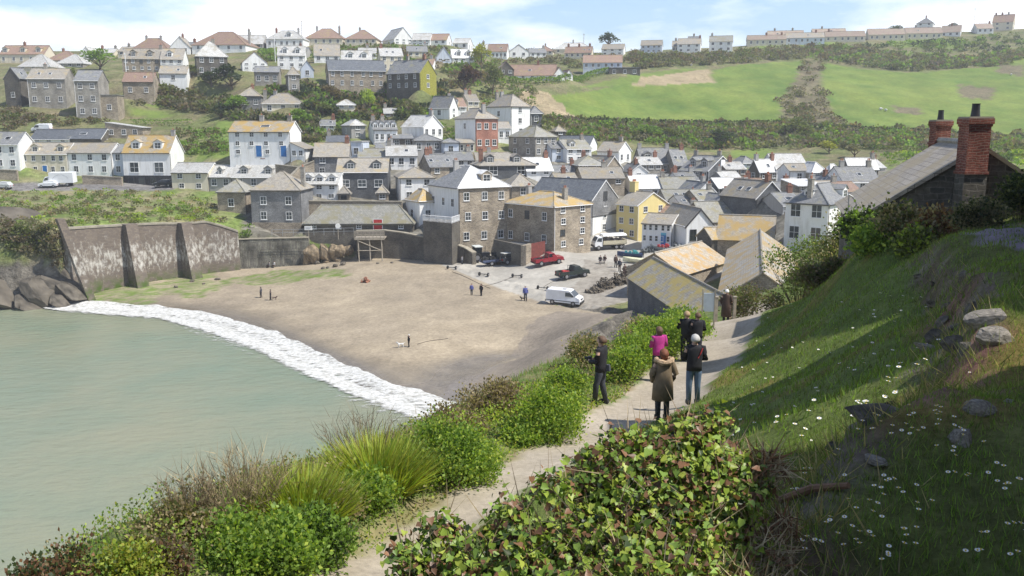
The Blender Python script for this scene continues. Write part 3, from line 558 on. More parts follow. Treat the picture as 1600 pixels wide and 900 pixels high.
GREENS = [[(900,138),(985,118),(1060,108),(1105,108),(1085,122),(985,132)], [(1180,68),(1228,66),(1232,78),(1180,76)], [(1248,64),(1312,62),(1312,74),(1250,74)],
 [(226,152),(300,158),(312,168),(235,168)],[(200,170),(262,176),(268,186),(205,184)],[(335,190),(362,190),(362,202),(340,202)],[(1140,234),(1205,232),(1205,250),(1145,246)],[(1390,60),(1500,62),(1500,74),(1400,74)],[(270,215),(330,225),(400,243),(330,248),(275,240)],[(960,160),(960,161),(961,160)]]
SOIL = [[(832,138),(862,148),(905,192),(800,190),(806,150)],[(1000,122),(1110,108),(1112,128),(1060,134),(985,134)]]
BRAMB = [[(1495,132),(1555,138),(1552,157),(1500,152)],[(1392,165),(1440,168),(1438,180),(1396,178)],[(1256,96),(1284,98),(1280,128),(1296,170),(1330,203),(1212,194),(1228,168),(1218,158),(1240,128)],[(1555,98),(1600,104),(1600,122),(1560,112)]]
TOWN = [(380,372),(380,262),(470,250),(620,222),(760,240),(1000,250),(1200,270),(1390,262),(1390,300),(1235,390),(1000,385),(740,400),(640,372)]
PLATT = [(690,414),(735,404),(790,385),(900,330),(1130,330),(1150,372),(1130,430),(985,492),(986,470),(925,483),(905,482),(852,474),(790,454),(740,435)]
def lines(*segs):
    o = []
    for a, b, st in segs: o += list(np.arange(a, b, st))
    return np.array(o + [segs[-1][1]])
gx = lines((-2500,-400,150),(-400,-200,8),(-200,-75,2.2),(-75,-15,0.8),(-15,26,0.3),(26,70,0.8),(70,330,2.2),(330,600,15),(600,2500,190))
gy = lines((-300,-30,30),(-30,-4,2),(-4,55,0.3),(55,112,0.8),(112,157,0.55),(157,300,1.6),(300,520,2.4),(520,800,20),(800,2500,170))
GX, GY = np.meshgrid(gx, gy); nx, ny = len(gx), len(gy)
x = GX.ravel(); y = GY.ravel(); z, cdist, cw, ck = ground(x, y, True)
px, py = proj(x, y, z); pd, pw, ps = path_dist(x, y)
near = y < 62; mid = (y > 95) & (y < 215); farz = y > 200
n1 = fbm(x * 0.25, y * 0.25, 1); n2 = fbm(x * 0.03, y * 0.03, 5); n3 = fbm(x * 1.7, y * 1.7, 9)
col = np.zeros((len(x), 3)); zone = np.zeros(len(x), int)   # 0 hillside 1 beach 2 slipway 3 path 4 lawn 5 field 6 cliff
def put(m, c, z_=None):
    col[m] = c if np.ndim(c) == 1 else c[m]
    if z_ is not None: zone[m] = z_
def lerp(a, b, t): t = np.clip(t, 0, 1)[:, None]; return np.array(a) * (1 - t) + np.array(b) * t
hill = lerp((0.13,0.15,0.055), (0.20,0.17,0.10), (n1 - 0.35) * 2.6); put(np.ones(len(x), bool), hill)
put(mid & (cdist > 0), lerp((0.15,0.20,0.055), (0.25,0.215,0.13), (n1 - 0.3) * 2.4))
sand = lerp((0.355,0.295,0.21), (0.275,0.23,0.17), (n1 * .45 + n3 * .2 + fbm(x * .07, y * .11, 33) * .35 - 0.3) * 2.8)
wet = np.clip((0.75 - z) / 0.5, 0, 1)[:, None]; sand = sand * (1 - 0.42 * wet)
peb = inpoly(px + (n1 - .5) * 60, py, [(860,486),(985,492),(1100,520),(900,620),(760,640),(640,640),(790,560),(830,510)])
sand = np.where(peb[:, None], sand * 0.35 + np.array((0.21,0.18,0.15)) * 0.65, sand)
grn = inpoly(px, py + (n1 - .5) * 30, [(110,446),(380,428),(520,418),(560,424),(430,440),(330,456),(230,476),(120,476)])
sand = np.where(grn[:, None], lerp(sand, (0.13,0.19,0.04), (n3 - 0.28) * 2.6), sand)
put(cdist < 0.3, sand, 1)
rock = lerp((0.10,0.09,0.075), (0.21,0.19,0.155), (n3 - 0.3) * 2.4)
clf = (ck > 0.02) & (ck < 0.93) & (cw > 1.6) & (z > 0.2) & (cdist > 0)
put(clf, rock, 6)
put(clf & (ck > 0.55) & (n1 > 0.4), lerp((0.13,0.16,0.05), (0.22,0.19,0.12), (n3 - 0.3) * 2.2), 6)
tw = inpoly(px, py, TOWN) & (y > 125) & (y < 230); put(tw, lerp((0.24,0.225,0.19), (0.14,0.13,0.10), (n3 - .3) * 2.4))
pl = inpoly(px, py, PLATT) & (y > 100) & (y < 178)
put(pl, lerp((0.40,0.375,0.325), (0.31,0.29,0.25), (n1 - 0.3) * 2.0), 2)
dirt = inpoly(px + (n3 - .5) * 16, py, [(852,474),(905,440),(915,405),(960,415),(985,470),(925,484)])
put(pl & dirt, lerp((0.34,0.31,0.26), (0.24,0.215,0.18), (n3 - 0.3) * 2.4), 2)
put((y > 155) & (y < 205) & inpoly(px, py, [(0,286),(270,286),(270,298),(0,298)]), np.array((0.2,0.19,0.18)))
for fpoly in (FIELD1, FIELD2): put(farz & inpoly(px, py + (n1 - .5) * 4, fpoly), lerp((0.085,0.148,0.03), (0.175,0.22,0.05), (n2 * .35 + n1 * .35 + fbm(x * .09, y * .05, 61) * .3 - 0.3) * 3.0), 5)
for g_ in GREENS: put((y > 160) & inpoly(px, py, g_), lerp((0.12,0.18,0.04), (0.17,0.21,0.055), n1), 5)
for g_ in SOIL: put(farz & inpoly(px + (n1 - .5) * 20, py, g_), lerp((0.26,0.22,0.13), (0.36,0.28,0.18), n1))
for g_ in BRAMB: put(farz & inpoly(px + (n1 - .5) * 14, py + (n3 - .5) * 5, g_), lerp((0.12,0.12,0.06), (0.19,0.15,0.10), n3), 0)
put(near & (cdist > 0) & ~clf, lerp((0.10,0.16,0.035), (0.2,0.19,0.09), (n3 - 0.3) * 2), 0)
lawn = near & (ps < 0) & (pd > pw) & (cdist > 3) & (y > -4) & (x < 22)
put(lawn, lerp((0.095,0.135,0.028), (0.155,0.185,0.05), (n3 - 0.25) * 2), 4)
pth = (pd < pw + (n3 - 0.5) * 0.5) & (cdist > 2)
put(pth, lerp((0.40,0.35,0.28), (0.30,0.255,0.19), (n3 * .6 + n1 * .4 - 0.3) * 2.2), 3)
edge_ = (pd >= pw) & (pd < pw + 0.7 * n1) & (ps > 0) & (cdist > 2); put(edge_, lerp((0.27,0.2,0.13), (0.16,0.2,0.05), n3 * 1.4 - .2), 3)
patio = near & (x > 9.5) & (y > 14) & (y < 29) & inpoly(px, py, [(1465,352),(1700,352),(1700,430),(1560,425),(1500,378)])
put(patio, lerp((0.2,0.2,0.19), (0.3,0.29,0.27), n3), 3)
zadd = np.zeros(len(x)); zadd[lawn & (y < 40)] = ((fbm(x * 1.1, y * 1.1, 21) - 0.5) * 0.35)[lawn & (y < 40)] * np.clip((pd - pw) / 1.5, 0, 1)[lawn & (y < 40)]
BK = np.array([tuple(P(*q))[:2] for q in [(1440,372,24),(1480,420,17.5),(1500,500,12.5),(1500,590,9.2),(1440,680,7.0),(1385,735,6.2),(1235,800,5.1),(1190,860,4.2),(1180,960,3.2)]])
def bank_dist(x, y):
    best = np.full(len(x), 1e9); side = np.zeros(len(x))
    for i in range(len(BK) - 1):
        ax, ay = BK[i]; bx, by = BK[i+1]; dx, dy = bx - ax, by - ay; t = np.clip(((x - ax) * dx + (y - ay) * dy) / (dx * dx + dy * dy), 0, 1); d = np.hypot(x - ax - t * dx, y - ay - t * dy); m = d < best; best[m] = d[m]; side[m] = np.sign(-dx * (y - ay) + dy * (x - ax))[m]
    return best * np.where(side > 0, -1, 1)     # positive: upper, right-hand side
bd = bank_dist(x, y) + (fbm(x * 1.5, y * 1.5, 41) - .5) * .5; bm_ = (y < 26) & (y > 2.5) & (x < 16); bh = np.clip((bd + .15) / .45, 0, 1); bh = bh * bh * (3 - 2 * bh) * (.42 * np.clip((y - 2.8) / 2.5, 0.15, 1) + .02 * np.clip(y - 6, 0, 12))
bh = bh * np.clip((24 - y) / 5, 0, 1) * np.exp(-np.clip(bd, 0, 9) / 4.5); zadd += np.where(bm_, bh, 0)
bmk = bm_ & (np.abs(bd) < .34 + .5 * (fbm(x * .9, y * .9, 17) - .4)) & lawn
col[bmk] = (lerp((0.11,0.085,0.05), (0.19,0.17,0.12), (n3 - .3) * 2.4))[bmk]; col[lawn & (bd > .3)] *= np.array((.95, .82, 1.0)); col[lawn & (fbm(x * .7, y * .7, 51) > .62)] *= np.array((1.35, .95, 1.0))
zadd += np.where(zone == 5, (fbm(x * 0.08, y * 0.08, 31) - .5) * 1.5, 0)
zadd -= np.where(zone == 3, 0.06, 0)
zadd[y < 4] *= 0.3
z = z + zadd
def groundmat(name, fine, bump, bdist, contrast=0.35, rough=0.95):
    def fn():
        t = NT(name); a = t.n('ShaderNodeAttribute', attribute_name='col'); co = t.coord('Object')
        nf = t.noise(co, fine, 7, 0.7); ng = t.noise(co, fine * 0.13, 6, 0.6)
        c = t.mix(1.0, a.outputs['Color'], t.ramp(nf, [(0.28, 1 - contrast), (0.72, 1 + contrast)]), 'MULTIPLY')
        c = t.mix(1.0, c, t.ramp(ng, [(0.3, 1 - contrast * .6), (0.7, 1 + contrast * .6)]), 'MULTIPLY')
        t.set(Base_Color=c, Roughness=rough, Specular_IOR_Level=0.15); t.bump(nf, bump, bdist)
        if name == 'sand':
            zz_ = t.n('ShaderNodeSeparateXYZ', {0: co}).outputs['Z']; t.l(t.n('ShaderNodeMapRange', {'Value': zz_, 'From Min': 0.3, 'From Max': 0.6, 'To Min': 0.18, 'To Max': 0.95}).outputs[0], t.b.inputs['Roughness']); t.l(t.n('ShaderNodeMapRange', {'Value': zz_, 'From Min': 0.3, 'From Max': 0.6, 'To Min': 0.6, 'To Max': 0.15}).outputs[0], t.b.inputs['Specular IOR Level'])
        return t.m
    return mat(name, fn)
ZN = [('hillside', groundmat('scrub_ground', 1.2, 0.8, 0.4, 0.5)), ('beach', groundmat('sand', 2.4, 0.6, 0.08, 0.28)), ('slipway', groundmat('slip_concrete', 1.4, 0.3, 0.03, 0.2)),
      ('path', groundmat('trodden_path', 9, 0.6, 0.02, 0.22)), ('lawn', groundmat('turf', 14, 0.9, 0.04, 0.45)), ('field', groundmat('pasture', 0.8, 0.5, 0.2, 0.25)), ('cliff', groundmat('cliff_rock', 1.3, 1.0, 0.5, 0.55))]
idx = np.arange(nx * ny).reshape(ny, nx)
quads = np.stack([idx[:-1, :-1], idx[:-1, 1:], idx[1:, 1:], idx[1:, :-1]], -1).reshape(-1, 4)
qz = np.median(zone[quads], axis=1).astype(int); zmax = z[quads].max(1)
V = np.stack([x, y, z], 1)
def grid_obj(name, q, mtl):
    u, inv = np.unique(q, return_inverse=True); inv = inv.reshape(-1, 4); me = bpy.data.meshes.new(name)
    me.vertices.add(len(u)); me.vertices.foreach_set('co', V[u].astype(np.float32).ravel())
    me.loops.add(len(inv) * 4); me.loops.foreach_set('vertex_index', inv.astype(np.int32).ravel())
    me.polygons.add(len(inv)); me.polygons.foreach_set('loop_start', np.arange(0, len(inv) * 4, 4, dtype=np.int32))
    me.polygons.foreach_set('use_smooth', np.ones(len(inv), bool)); me.update(calc_edges=True)
    ca = me.color_attributes.new('col', 'FLOAT_COLOR', 'POINT'); ca.data.foreach_set('color', np.c_[col[u], np.ones(len(u))].astype(np.float32).ravel())
    me.materials.append(mtl); o = link(bpy.data.objects.new(name, me)); o['kind'] = 'structure'; return o
for i, (nme, mt) in enumerate(ZN):
    q = quads[(qz == i) & (zmax > -9)]
    if len(q): grid_obj(nme, q, mt)
# water and surf
def watermat():
    t = NT('sea_water'); co = t.coord('Object'); m = t.n('ShaderNodeMapping', {'Vector': co, 'Scale': (0.55, 1.0, 1), 'Rotation': (0, 0, R(-28))}).outputs[0]
    a = t.noise(m, 0.9, 6, 0.62); b = t.noise(co, 0.05, 4, 0.6); c2 = t.noise(m, 0.22, 4, 0.6)
    c = t.mix(t.ramp(b, [(0.35, 0.0), (0.65, 1.0)]), (0.185, 0.235, 0.165), (0.25, 0.255, 0.17)); t.set(Base_Color=c, Roughness=0.22, Specular_IOR_Level=0.5, IOR=1.33)
    h = t.n('ShaderNodeMath', {0: a, 1: c2}, operation='ADD').outputs[0]; t.bump(h, 0.6, 0.35); return t.m
mb = MB(); mb.poly([(-2500, -400, 0), (300, -400, 0), (300, 150, 0), (-2500, 900, 0)])
w_ = mb.build('water', watermat()); w_['kind'] = 'structure'
def surfmat():
    t = NT('surf_foam'); a = t.n('ShaderNodeAttribute', attribute_name='col'); co = t.coord('Object')
    m = t.n('ShaderNodeMapping', {'Vector': co, 'Scale': (0.8, 1.5, 1), 'Rotation': (0, 0, R(-30))}).outputs[0]
    nf = t.noise(m, 1.1, 8, 0.68); r = t.n('ShaderNodeMath', {0: a.outputs['Fac'], 1: nf}, operation='ADD').outputs[0]
    al = t.ramp(t.n('ShaderNodeMath', {0: r, 1: 0.5}, operation='MULTIPLY').outputs[0], [(0.46, 0.0), (0.56, 1.0)])
    n2_ = t.noise(m, 3.0, 6, 0.7); c = t.mix(t.ramp(n2_, [(0.40, 0.0), (0.60, 1.0)]), (0.38, 0.37, 0.32), (0.72, 0.72, 0.70))
    t.set(Base_Color=c, Roughness=0.8, Alpha=al); t.bump(nf, 0.8, 0.25); return t.m
inner = [(60,481),(72,486),(90,492),(120,496),(250,508),(325,538),(400,570),(470,604),(550,642),(630,675),(690,690),(760,690)]
outer = [(60,477),(72,476),(90,472),(120,470),(250,477),(340,491),(430,517),(520,556),(600,592),(660,612),(725,632),(790,650)]
mb = MB(); NS = 220; NC = 26; ins_ = np.array([tuple(PZ(a, b, 0.0))[:2] for a, b in inner]); ous = np.array([tuple(PZ(a, b, 0.25))[:2] for a, b in outer]); rows = []; cc = []
ti = np.linspace(0, len(inner) - 1, NS)
for j in range(NC + 1):
    f = j / NC
    for i in range(NS):
        p = ti[i]; A_ = np.array([np.interp(p, range(len(inner)), ins_[:, k]) for k in (0, 1)]); B_ = np.array([np.interp(p, range(len(inner)), ous[:, k]) for k in (0, 1)])
        q = A_ + (B_ - A_) * f; q = q + (B_ - A_) / (np.linalg.norm(B_ - A_) + 1e-6) * (fbm(np.array([q[0] * .25]), np.array([q[1] * .25]), 3)[0] - .5) * 3.0 * f
        rows.append(q); e = min(1, f / 0.5) * 0.46 + 0.19 + .05 * math.sin(f * 17 + 1.5 * math.sin(p * 2.1)); e = e * (1 if f < 0.985 else 0.2) + 0.14 * math.exp(-((f - 0.42) / 0.1) ** 2); cc.append(e)
rows = np.array(rows); rz = np.minimum(np.maximum(ground(rows[:, 0], rows[:, 1]) + 0.03, 0.05), 0.55) + (fbm(rows[:, 0], rows[:, 1], 8) * 0.22) * np.clip(np.array(cc) * 1.5 - 0.2, 0, 1)
V_old, col_old = V, col; ZG = z.reshape(ny, nx)
def glook(xx, yy):
    xx = np.asarray(xx, float); yy = np.asarray(yy, float)
    i = np.clip(np.searchsorted(gx, xx) - 1, 0, nx - 2); j = np.clip(np.searchsorted(gy, yy) - 1, 0, ny - 2)
    a = (xx - gx[i]) / (gx[i+1] - gx[i]); b = (yy - gy[j]) / (gy[j+1] - gy[j])
    return (ZG[j, i] * (1 - a) + ZG[j, i+1] * a) * (1 - b) + (ZG[j+1, i] * (1 - a) + ZG[j+1, i+1] * a) * b
V = np.c_[rows, rz]; col = np.repeat(np.array(cc)[:, None], 3, 1); id2 = np.arange((NC + 1) * NS).reshape(NC + 1, NS)
grid_obj('surf', np.stack([id2[:-1, :-1], id2[:-1, 1:], id2[1:, 1:], id2[1:, :-1]], -1).reshape(-1, 4), surfmat())
V, col = V_old, col_old
# ---------------------------------------------------------------- houses
WCACHE = {}
def winmesh(w, hh, cols, rows, dark=False):
    key = (round(w, 1), round(hh, 1), cols, rows, dark)
    if key in WCACHE: return WCACHE[key]
    w, hh = max(key[0], .4), max(key[1], .4); b = 0.07; m = MB()
    m.box(-w/2, -w/2 + b, -0.07, 0.02, 0, hh); m.box(w/2 - b, w/2, -0.07, 0.02, 0, hh); m.box(-w/2 + b, w/2 - b, -0.07, 0.02, hh - b, hh); m.box(-w/2 - .06, w/2 + .06, -0.12, 0.02, -0.08, 0.0); m.box(-w/2 + b, w/2 - b, -0.07, 0.02, 0.0, b)
    for i in range(1, cols): xx = -w/2 + w * i / cols; m.box(xx - .022, xx + .022, -0.055, 0.0, b, hh - b)
    for j in range(1, rows): zz = hh * j / rows; m.box(-w/2 + b, w/2 - b, -0.05, 0.0, zz - .022, zz + .022)
    o = m.build('window', DARKFRAME if dark else FRAME); fm = o.data; bpy.data.objects.remove(o)
    m = MB(); m.box(-w/2 + b, w/2 - b, -0.03, 0.01, b, hh - b); o = m.build('pane', GLASS); pm = o.data; bpy.data.objects.remove(o)
    WCACHE[key] = (fm, pm); return WCACHE[key]
def window(parent, loc, rz, w, hh, cols=2, rows=2, dark=False, name='window'):
    fm, pm = winmesh(w, hh, cols, rows, dark); o = link(bpy.data.objects.new(name, fm), parent); o.location = loc; o.rotation_euler = (0, 0, rz)
    p = link(bpy.data.objects.new('pane', pm), o); return o
DOORC = {'blue': plain('blue_door', (0.03, 0.16, 0.42), 0.4), 'red': plain('red_door', (0.45, 0.03, 0.03), 0.4), 'white': FRAME, 'dark': plain('dark_door', (0.06, 0.05, 0.05), 0.5)}
KNOB = plain('door_brass', (0.4, 0.3, 0.12), 0.3, metal=1)
def door(parent, loc, rz, c='blue', w=0.95, hh=2.05):
    m = MB(); m.mi = 0; m.box(-w/2, w/2, -0.05, 0.01, 0, hh); m.mi = 1; m.box(-w/2 - .09, -w/2, -0.08, 0.01, 0, hh + .09); m.box(w/2, w/2 + .09, -0.08, 0.01, 0, hh + .09); m.box(-w/2, w/2, -0.08, 0.01, hh, hh + .09)
    m.mi = 0
    for i in (0, 1):
        for j in (0, 1): m.box(-w/2 + .1 + i * w * .44, -w/2 + .1 + i * w * .44 + w * .34, -0.065, -0.05, .2 + j * hh * .46, .2 + j * hh * .46 + hh * .36)
    o = m.build('door', [DOORC[c], FRAME], parent); o.location = loc; o.rotation_euler = (0, 0, rz)
    k = MB(); k.box(w/2 - .14, w/2 - .08, -0.11, -0.05, 1.0, 1.08); k.build('handle', KNOB, o); return o
def solve_len(N, d, tx, zref):
    f = lambda t: proj(N.x + d[0] * t, N.y + d[1] * t, zref)[0] - tx
    lo, hi = 0.3, 70.0; a, b = f(lo), f(hi)
    if a * b > 0: return None
    for _ in range(40):
        m_ = (lo + hi) / 2; fm = f(m_)
        if a * fm <= 0: hi = m_
        else: lo, a = m_, fm
    return lo
def slab(m, p, th=0.12):     # roof slab from a planar polygon (outer surface), thickness below
    p = [Vector(q) for q in p]; n = (p[1] - p[0]).cross(p[2] - p[0]).normalized()
    if n.z < 0: p = p[::-1]; n = -n
    m.frus([q - n * th for q in p], p)
def build_house(H):
    N = P(H['xc'], H['yb'], H['D']); a = R(H['a']); dR = (math.cos(a), math.sin(a)); dL = (-math.sin(a), math.cos(a)); D = H['D']
    ze = EYE + sl_(H['ye']) * D
    def ln(v, d):
        if isinstance(v, tuple): return v[1]
        t = solve_len(N, d, v, (N.z + ze) / 2); vd = Vector((N.x, N.y)).normalized(); cap = 45.0 if abs(vd.x * d[0] + vd.y * d[1]) < .86 else (9.5 if abs(vd.x * d[0] + vd.y * d[1]) > .93 else 12.0); return 8.0 if t is None else min(max(t, 2.0), cap)
    LR = ln(H['xr'], dR); LL = ln(H['xl'], dL); eh = ze - N.z
    cy = N.y + dR[1] * LR / 2 + dL[1] * LL / 2; rh = (EYE + sl_(H['yr']) * cy) - ze
    half = (LR if H['roof'] == 'gL' else LL if H['roof'] == 'gR' else min(LL, LR)) / 2
    if H['roof'] in ('gL', 'gR', 'hip'): rh = min(max(rh, half * 0.42), half * 1.35)
    elif H['roof'] == 'mono': rh = min(max(rh, .8), 2.5)
    else: rh = 0.3
    root = empty(H['nm'], N, a, H['label'], H['cat'], 'houses of the village' if H['cat'] in ('house', 'guest house', 'shop') else None)
    H['dims'] = (LR, LL, eh, rh)
    wm = WALL[H['wall']]; rm = ROOF[H['rm']]; base = -3.5; roof = H['roof']; X, Y, Z = LR, LL, eh; T = eh + rh
    m = MB(); mats = [wm]
    mR = mL = 0
    if H.get('redR'): mats.append(WALL['red']); mR = len(mats) - 1
    if H.get('ivy'): mats.append(WALL['ivy']); mR = len(mats) - 1
    if H.get('whiteL'): mats.append(WALL['white']); mL = len(mats) - 1
    m.mi = mR; r_low = [(0,0,base),(X,0,base)]
    if roof == 'gL': m.poly([(0,0,base),(X,0,base),(X,0,Z),(X/2,0,T),(0,0,Z)])
    elif roof == 'mono': m.poly([(0,0,base),(X,0,base),(X,0,Z),(0,0,Z)])
    else: m.poly([(0,0,base),(X,0,base),(X,0,Z),(0,0,Z)])
    m.mi = mL
    if roof == 'gR': m.poly([(0,Y,base),(0,0,base),(0,0,Z),(0,Y/2,T),(0,Y,Z)])
    elif roof == 'mono': m.poly([(0,Y,base),(0,0,base),(0,0,Z),(0,Y,T)])
    else: m.poly([(0,Y,base),(0,0,base),(0,0,Z),(0,Y,Z)])
    m.mi = 0
    if roof == 'gR': m.poly([(X,0,base),(X,Y,base),(X,Y,Z),(X,Y/2,T),(X,0,Z)])
    elif roof == 'mono': m.poly([(X,0,base),(X,Y,base),(X,Y,T),(X,0,Z)])
    else: m.poly([(X,0,base),(X,Y,base),(X,Y,Z),(X,0,Z)])
    if roof == 'gL': m.poly([(X,Y,base),(0,Y,base),(0,Y,Z),(X/2,Y,T),(X,Y,Z)])
    elif roof == 'mono': m.poly([(X,Y,base),(0,Y,base),(0,Y,T),(X,Y,T)])
    else: m.poly([(X,Y,base),(0,Y,base),(0,Y,Z),(X,Y,Z)])
    wall = m.build('wall', mats, root)
    # roof
    m = MB(); ov = 0.28; e = 0.02; rms = [rm] + ([ROOF[H['splitroof']]] if H.get('splitroof') else [])
    if roof == 'gR':
        s = rh / (Y / 2); slab(m, [(-.15,-ov,Z - ov*s + e),(X+.15,-ov,Z - ov*s + e),(X+.15,Y/2,T+e),(-.15,Y/2,T+e)]); slab(m, [(X+.15,Y+ov,Z - ov*s + e),(-.15,Y+ov,Z - ov*s + e),(-.15,Y/2,T+e),(X+.15,Y/2,T+e)])
        m.box(-.15, X+.15, Y/2 - .12, Y/2 + .12, T - .02, T + .1)
    elif roof == 'gL':
        s = rh / (X / 2); slab(m, [(-ov,-.15,Z - ov*s + e),(X/2,-.15,T+e),(X/2,Y+.15,T+e),(-ov,Y+.15,Z - ov*s + e)]); slab(m, [(X+ov,-.15,Z - ov*s + e),(X+ov,Y+.15,Z - ov*s + e),(X/2,Y+.15,T+e),(X/2,-.15,T+e)])
        m.box(X/2 - .12, X/2 + .12, -.15, Y+.15, T - .02, T + .1)
    elif roof == 'hip':
        k = min(X, Y) / 2; r0 = (k, Y/2, T) if X >= Y else (X/2, k, T); r1 = (X - k, Y/2, T) if X >= Y else (X/2, Y - k, T)
        s = rh / k; zz = Z - ov * s + e; c = [(-ov,-ov,zz),(X+ov,-ov,zz),(X+ov,Y+ov,zz),(-ov,Y+ov,zz)]
        eq = abs(X - Y) < 0.3
        if eq: fs = [(c[0],c[1],r0),(c[1],c[2],r0),(c[2],c[3],r0),(c[3],c[0],r0)]; lf = 3
        elif X >= Y: fs = [(c[0],c[1],r1,r0),(c[1],c[2],r1),(c[2],c[3],r0,r1),(c[3],c[0],r0)]; lf = 3
        else: fs = [(c[0],c[1],r0),(c[1],c[2],r1,r0),(c[2],c[3],r1),(c[3],c[0],r0,r1)]; lf = 3
        for i, f_ in enumerate(fs):
            m.mi = 1 if (H.get('splitroof') and i == lf) else 0; m.poly([Vector(q) for q in f_])
        m.mi = 0; m.frus([Vector(q) - Vector((0,0,.14)) for q in c], [Vector(q) - Vector((0,0,.004)) for q in c])
        for p_, q_ in ((c[0], r0), (c[1], r0 if eq or X < Y else r1), (r0, r1)):
            if (Vector(p_) - Vector(q_)).length > .2: m.tube([Vector(p_) + Vector((0,0,.03)), Vector(q_) + Vector((0,0,.03))], 0.1, 5)
    elif roof == 'flat':
        m.box(-.15, X+.15, -.15, Y+.15, Z, Z + .2)
    else:
        s = rh / Y; slab(m, [(-.15,-ov,Z - ov*s + e),(X+.15,-ov,Z - ov*s + e),(X+.15,Y+.1,T+e+.1*s),(-.15,Y+.1,T+e+.1*s)])
    ro = m.build('roof', rms, root)
    # gutters / verge as trim of the roof
    if D < 260:
        g = MB()
        if H.get('blackverge') or (roof == 'gL' and D < 215):
            bm_ = DARKFRAME if H.get('blackverge') else FRAME; w_ = .34 if H.get('blackverge') else .16
            for sx in (0, 1):
                p0 = Vector((-.3 if sx == 0 else X + .3, -.2, Z - .3 * rh / (X/2))); p1 = Vector((X/2, -.2, T)); n_ = Vector((0, 0, -w_)); g.frus([p0, p1, p1 + n_, p0 + n_], [q + Vector((0, .06, 0)) for q in (p0, p1, p1 + n_, p0 + n_)])
            g.build('bargeboard', bm_, ro)
        g = MB()
        if roof in ('gR', 'hip', 'mono'): g.tube([(-.1, -ov - .03, Z - ov * .6 - .05), (X + .1, -ov - .03, Z - ov * .6 - .05)], .07, 6)
        if roof in ('gL', 'hip'): g.tube([(-ov - .03, -.1, Z - ov * .6 - .05), (-ov - .03, Y + .1, Z - ov * .6 - .05)], .07, 6)
        g.tube([(.12, -.1, Z - .3), (.12, -.1, -0.5)], .05, 6)
        g.build('gutter', DARKFRAME if rnd.random() < .6 else FRAME, ro)
    # chimneys
    for u in H['ch']:
        if roof == 'gL' or (roof == 'hip' and Y > X): cx, cy_ = X / 2, min(max(u * Y, .5), Y - .5); hgt = T
        else: cx, cy_ = min(max(u * X, .5), X - .5), Y / 2; hgt = T
        if roof == 'hip':
            k = min(X, Y) / 2; dd = min(cx, X - cx) if X >= Y else min(cy_, Y - cy_); hgt = Z + rh * min(1, dd / k)
        m = MB(); m.mi = 0; big = 1.0 if not H.get('bigchim') else 1.6; w1, w2 = (.42 * big, .32 * big) if roof != 'gL' else (.32 * big, .42 * big); top = max(hgt + 1.0 * big, T + .7)
        m.box(cx - w1, cx + w1, cy_ - w2, cy_ + w2, hgt - 1.2, top); m.box(cx - w1 - .06, cx + w1 + .06, cy_ - w2 - .06, cy_ + w2 + .06, top, top + .14)
        m.mi = 1; npot = 4 if H.get('bigchim') else rnd.choice((1, 2, 2))
        for q in range(npot): o_ = (q + .5) / npot * 2 - 1; m.tube([(cx + o_ * w1 * .8, cy_, top + .14), (cx + o_ * w1 * .8, cy_, top + .55)], [.13, .10], 8)
        m.build('chimney', [WALL['yellow'] if H.get('bigchim') else rnd.choice([BRICK, WALL['greystone'], WALL['grey']]), POT], ro)
    # rooflights and aerials
    if roof in ('gL', 'gR') and rnd.random() < .42 and not H['dm']:
        hf_ = (Y if roof == 'gR' else X) / 2; sl2 = math.atan2(rh, hf_)
        for k_ in range(rnd.choice((1, 1, 2))):
            t_ = rnd.uniform(.25, .75) if k_ == 0 else rnd.uniform(.1, .9); fr_ = .45; m = MB(); M_ = (Matrix.Translation((t_ * X, fr_ * hf_, Z + fr_ * rh + .05)) @ Matrix.Rotation(sl2, 4, 'X')) if roof == 'gR' else (Matrix.Translation((fr_ * hf_, t_ * Y, Z + fr_ * rh + .05)) @ Matrix.Rotation(-sl2, 4, 'Y'))
            m.mi = 1; m.box(-.42, .42, -.5, .5, 0, .07, M_); m.mi = 0; m.box(-.35, .35, -.43, .43, .072, .09, M_); m.build('rooflight', [GLASS, FRAME], ro)
    # windows
    def face(side, frac, zz):      # point on a wall; returns loc, rz
        if side == 'R': return Vector((frac * X, 0, zz)), 0
        return Vector((0, (1 - frac) * Y, zz)), -math.pi / 2
    small = D > 290
    for side, spec, Ln in (('L', H['wL'], Y), ('R', H['wR'], X)):
        if not spec: continue
        nr, nc = spec; fl = eh / nr
        if H.get('stonebase'): zs = [eh * .68, eh * .36, None]
        elif H.get('blackbase'): zs = [eh * .42]
        else: zs = [fl * (i + .32) for i in range(nr)]
        for ri, zz in enumerate(zs):
            if zz is None: continue
            for ci in range(nc):
                fr = (ci + .5) / nc
                if H.get('door') and H['door'][0] == side and abs(H['door'][1] - fr) < .5 / nc and ri == 0: continue
                if H.get('door2') and ri == 0 and ci in (1, 3): continue
                ww = min(1.05 if nc < 4 else .95, Ln / nc * .62); hh = min(1.45, fl * .52)
                if H.get('big'): ww = min(1.7, Ln / nc * .5); hh = min(1.9, fl * .6)
                if H.get('blackbase'): ww, hh = 2.0, 2.2
                if nr == 1 and eh > 4.2 and not H.get('blackbase'): hh = 1.4
                if small: ww *= 1.1
                fr += rnd.uniform(-.02, .02)
                loc, rz = face(side, fr, zz)
                dk = (H['wall'] in ('darkslate', 'stone') and rnd.random() < .08) or H.get('blackverge')
                window(root, loc, rz, ww, hh, 2 if ww > .8 else 1, 2 if not small else 1, dk)
    if H.get('door'): s_, f_, c_ = H['door']; loc, rz = face(s_, f_, 0.02); door(root, loc, rz, c_, 1.0 if c_ == 'blue' else 1.5, 2.1)
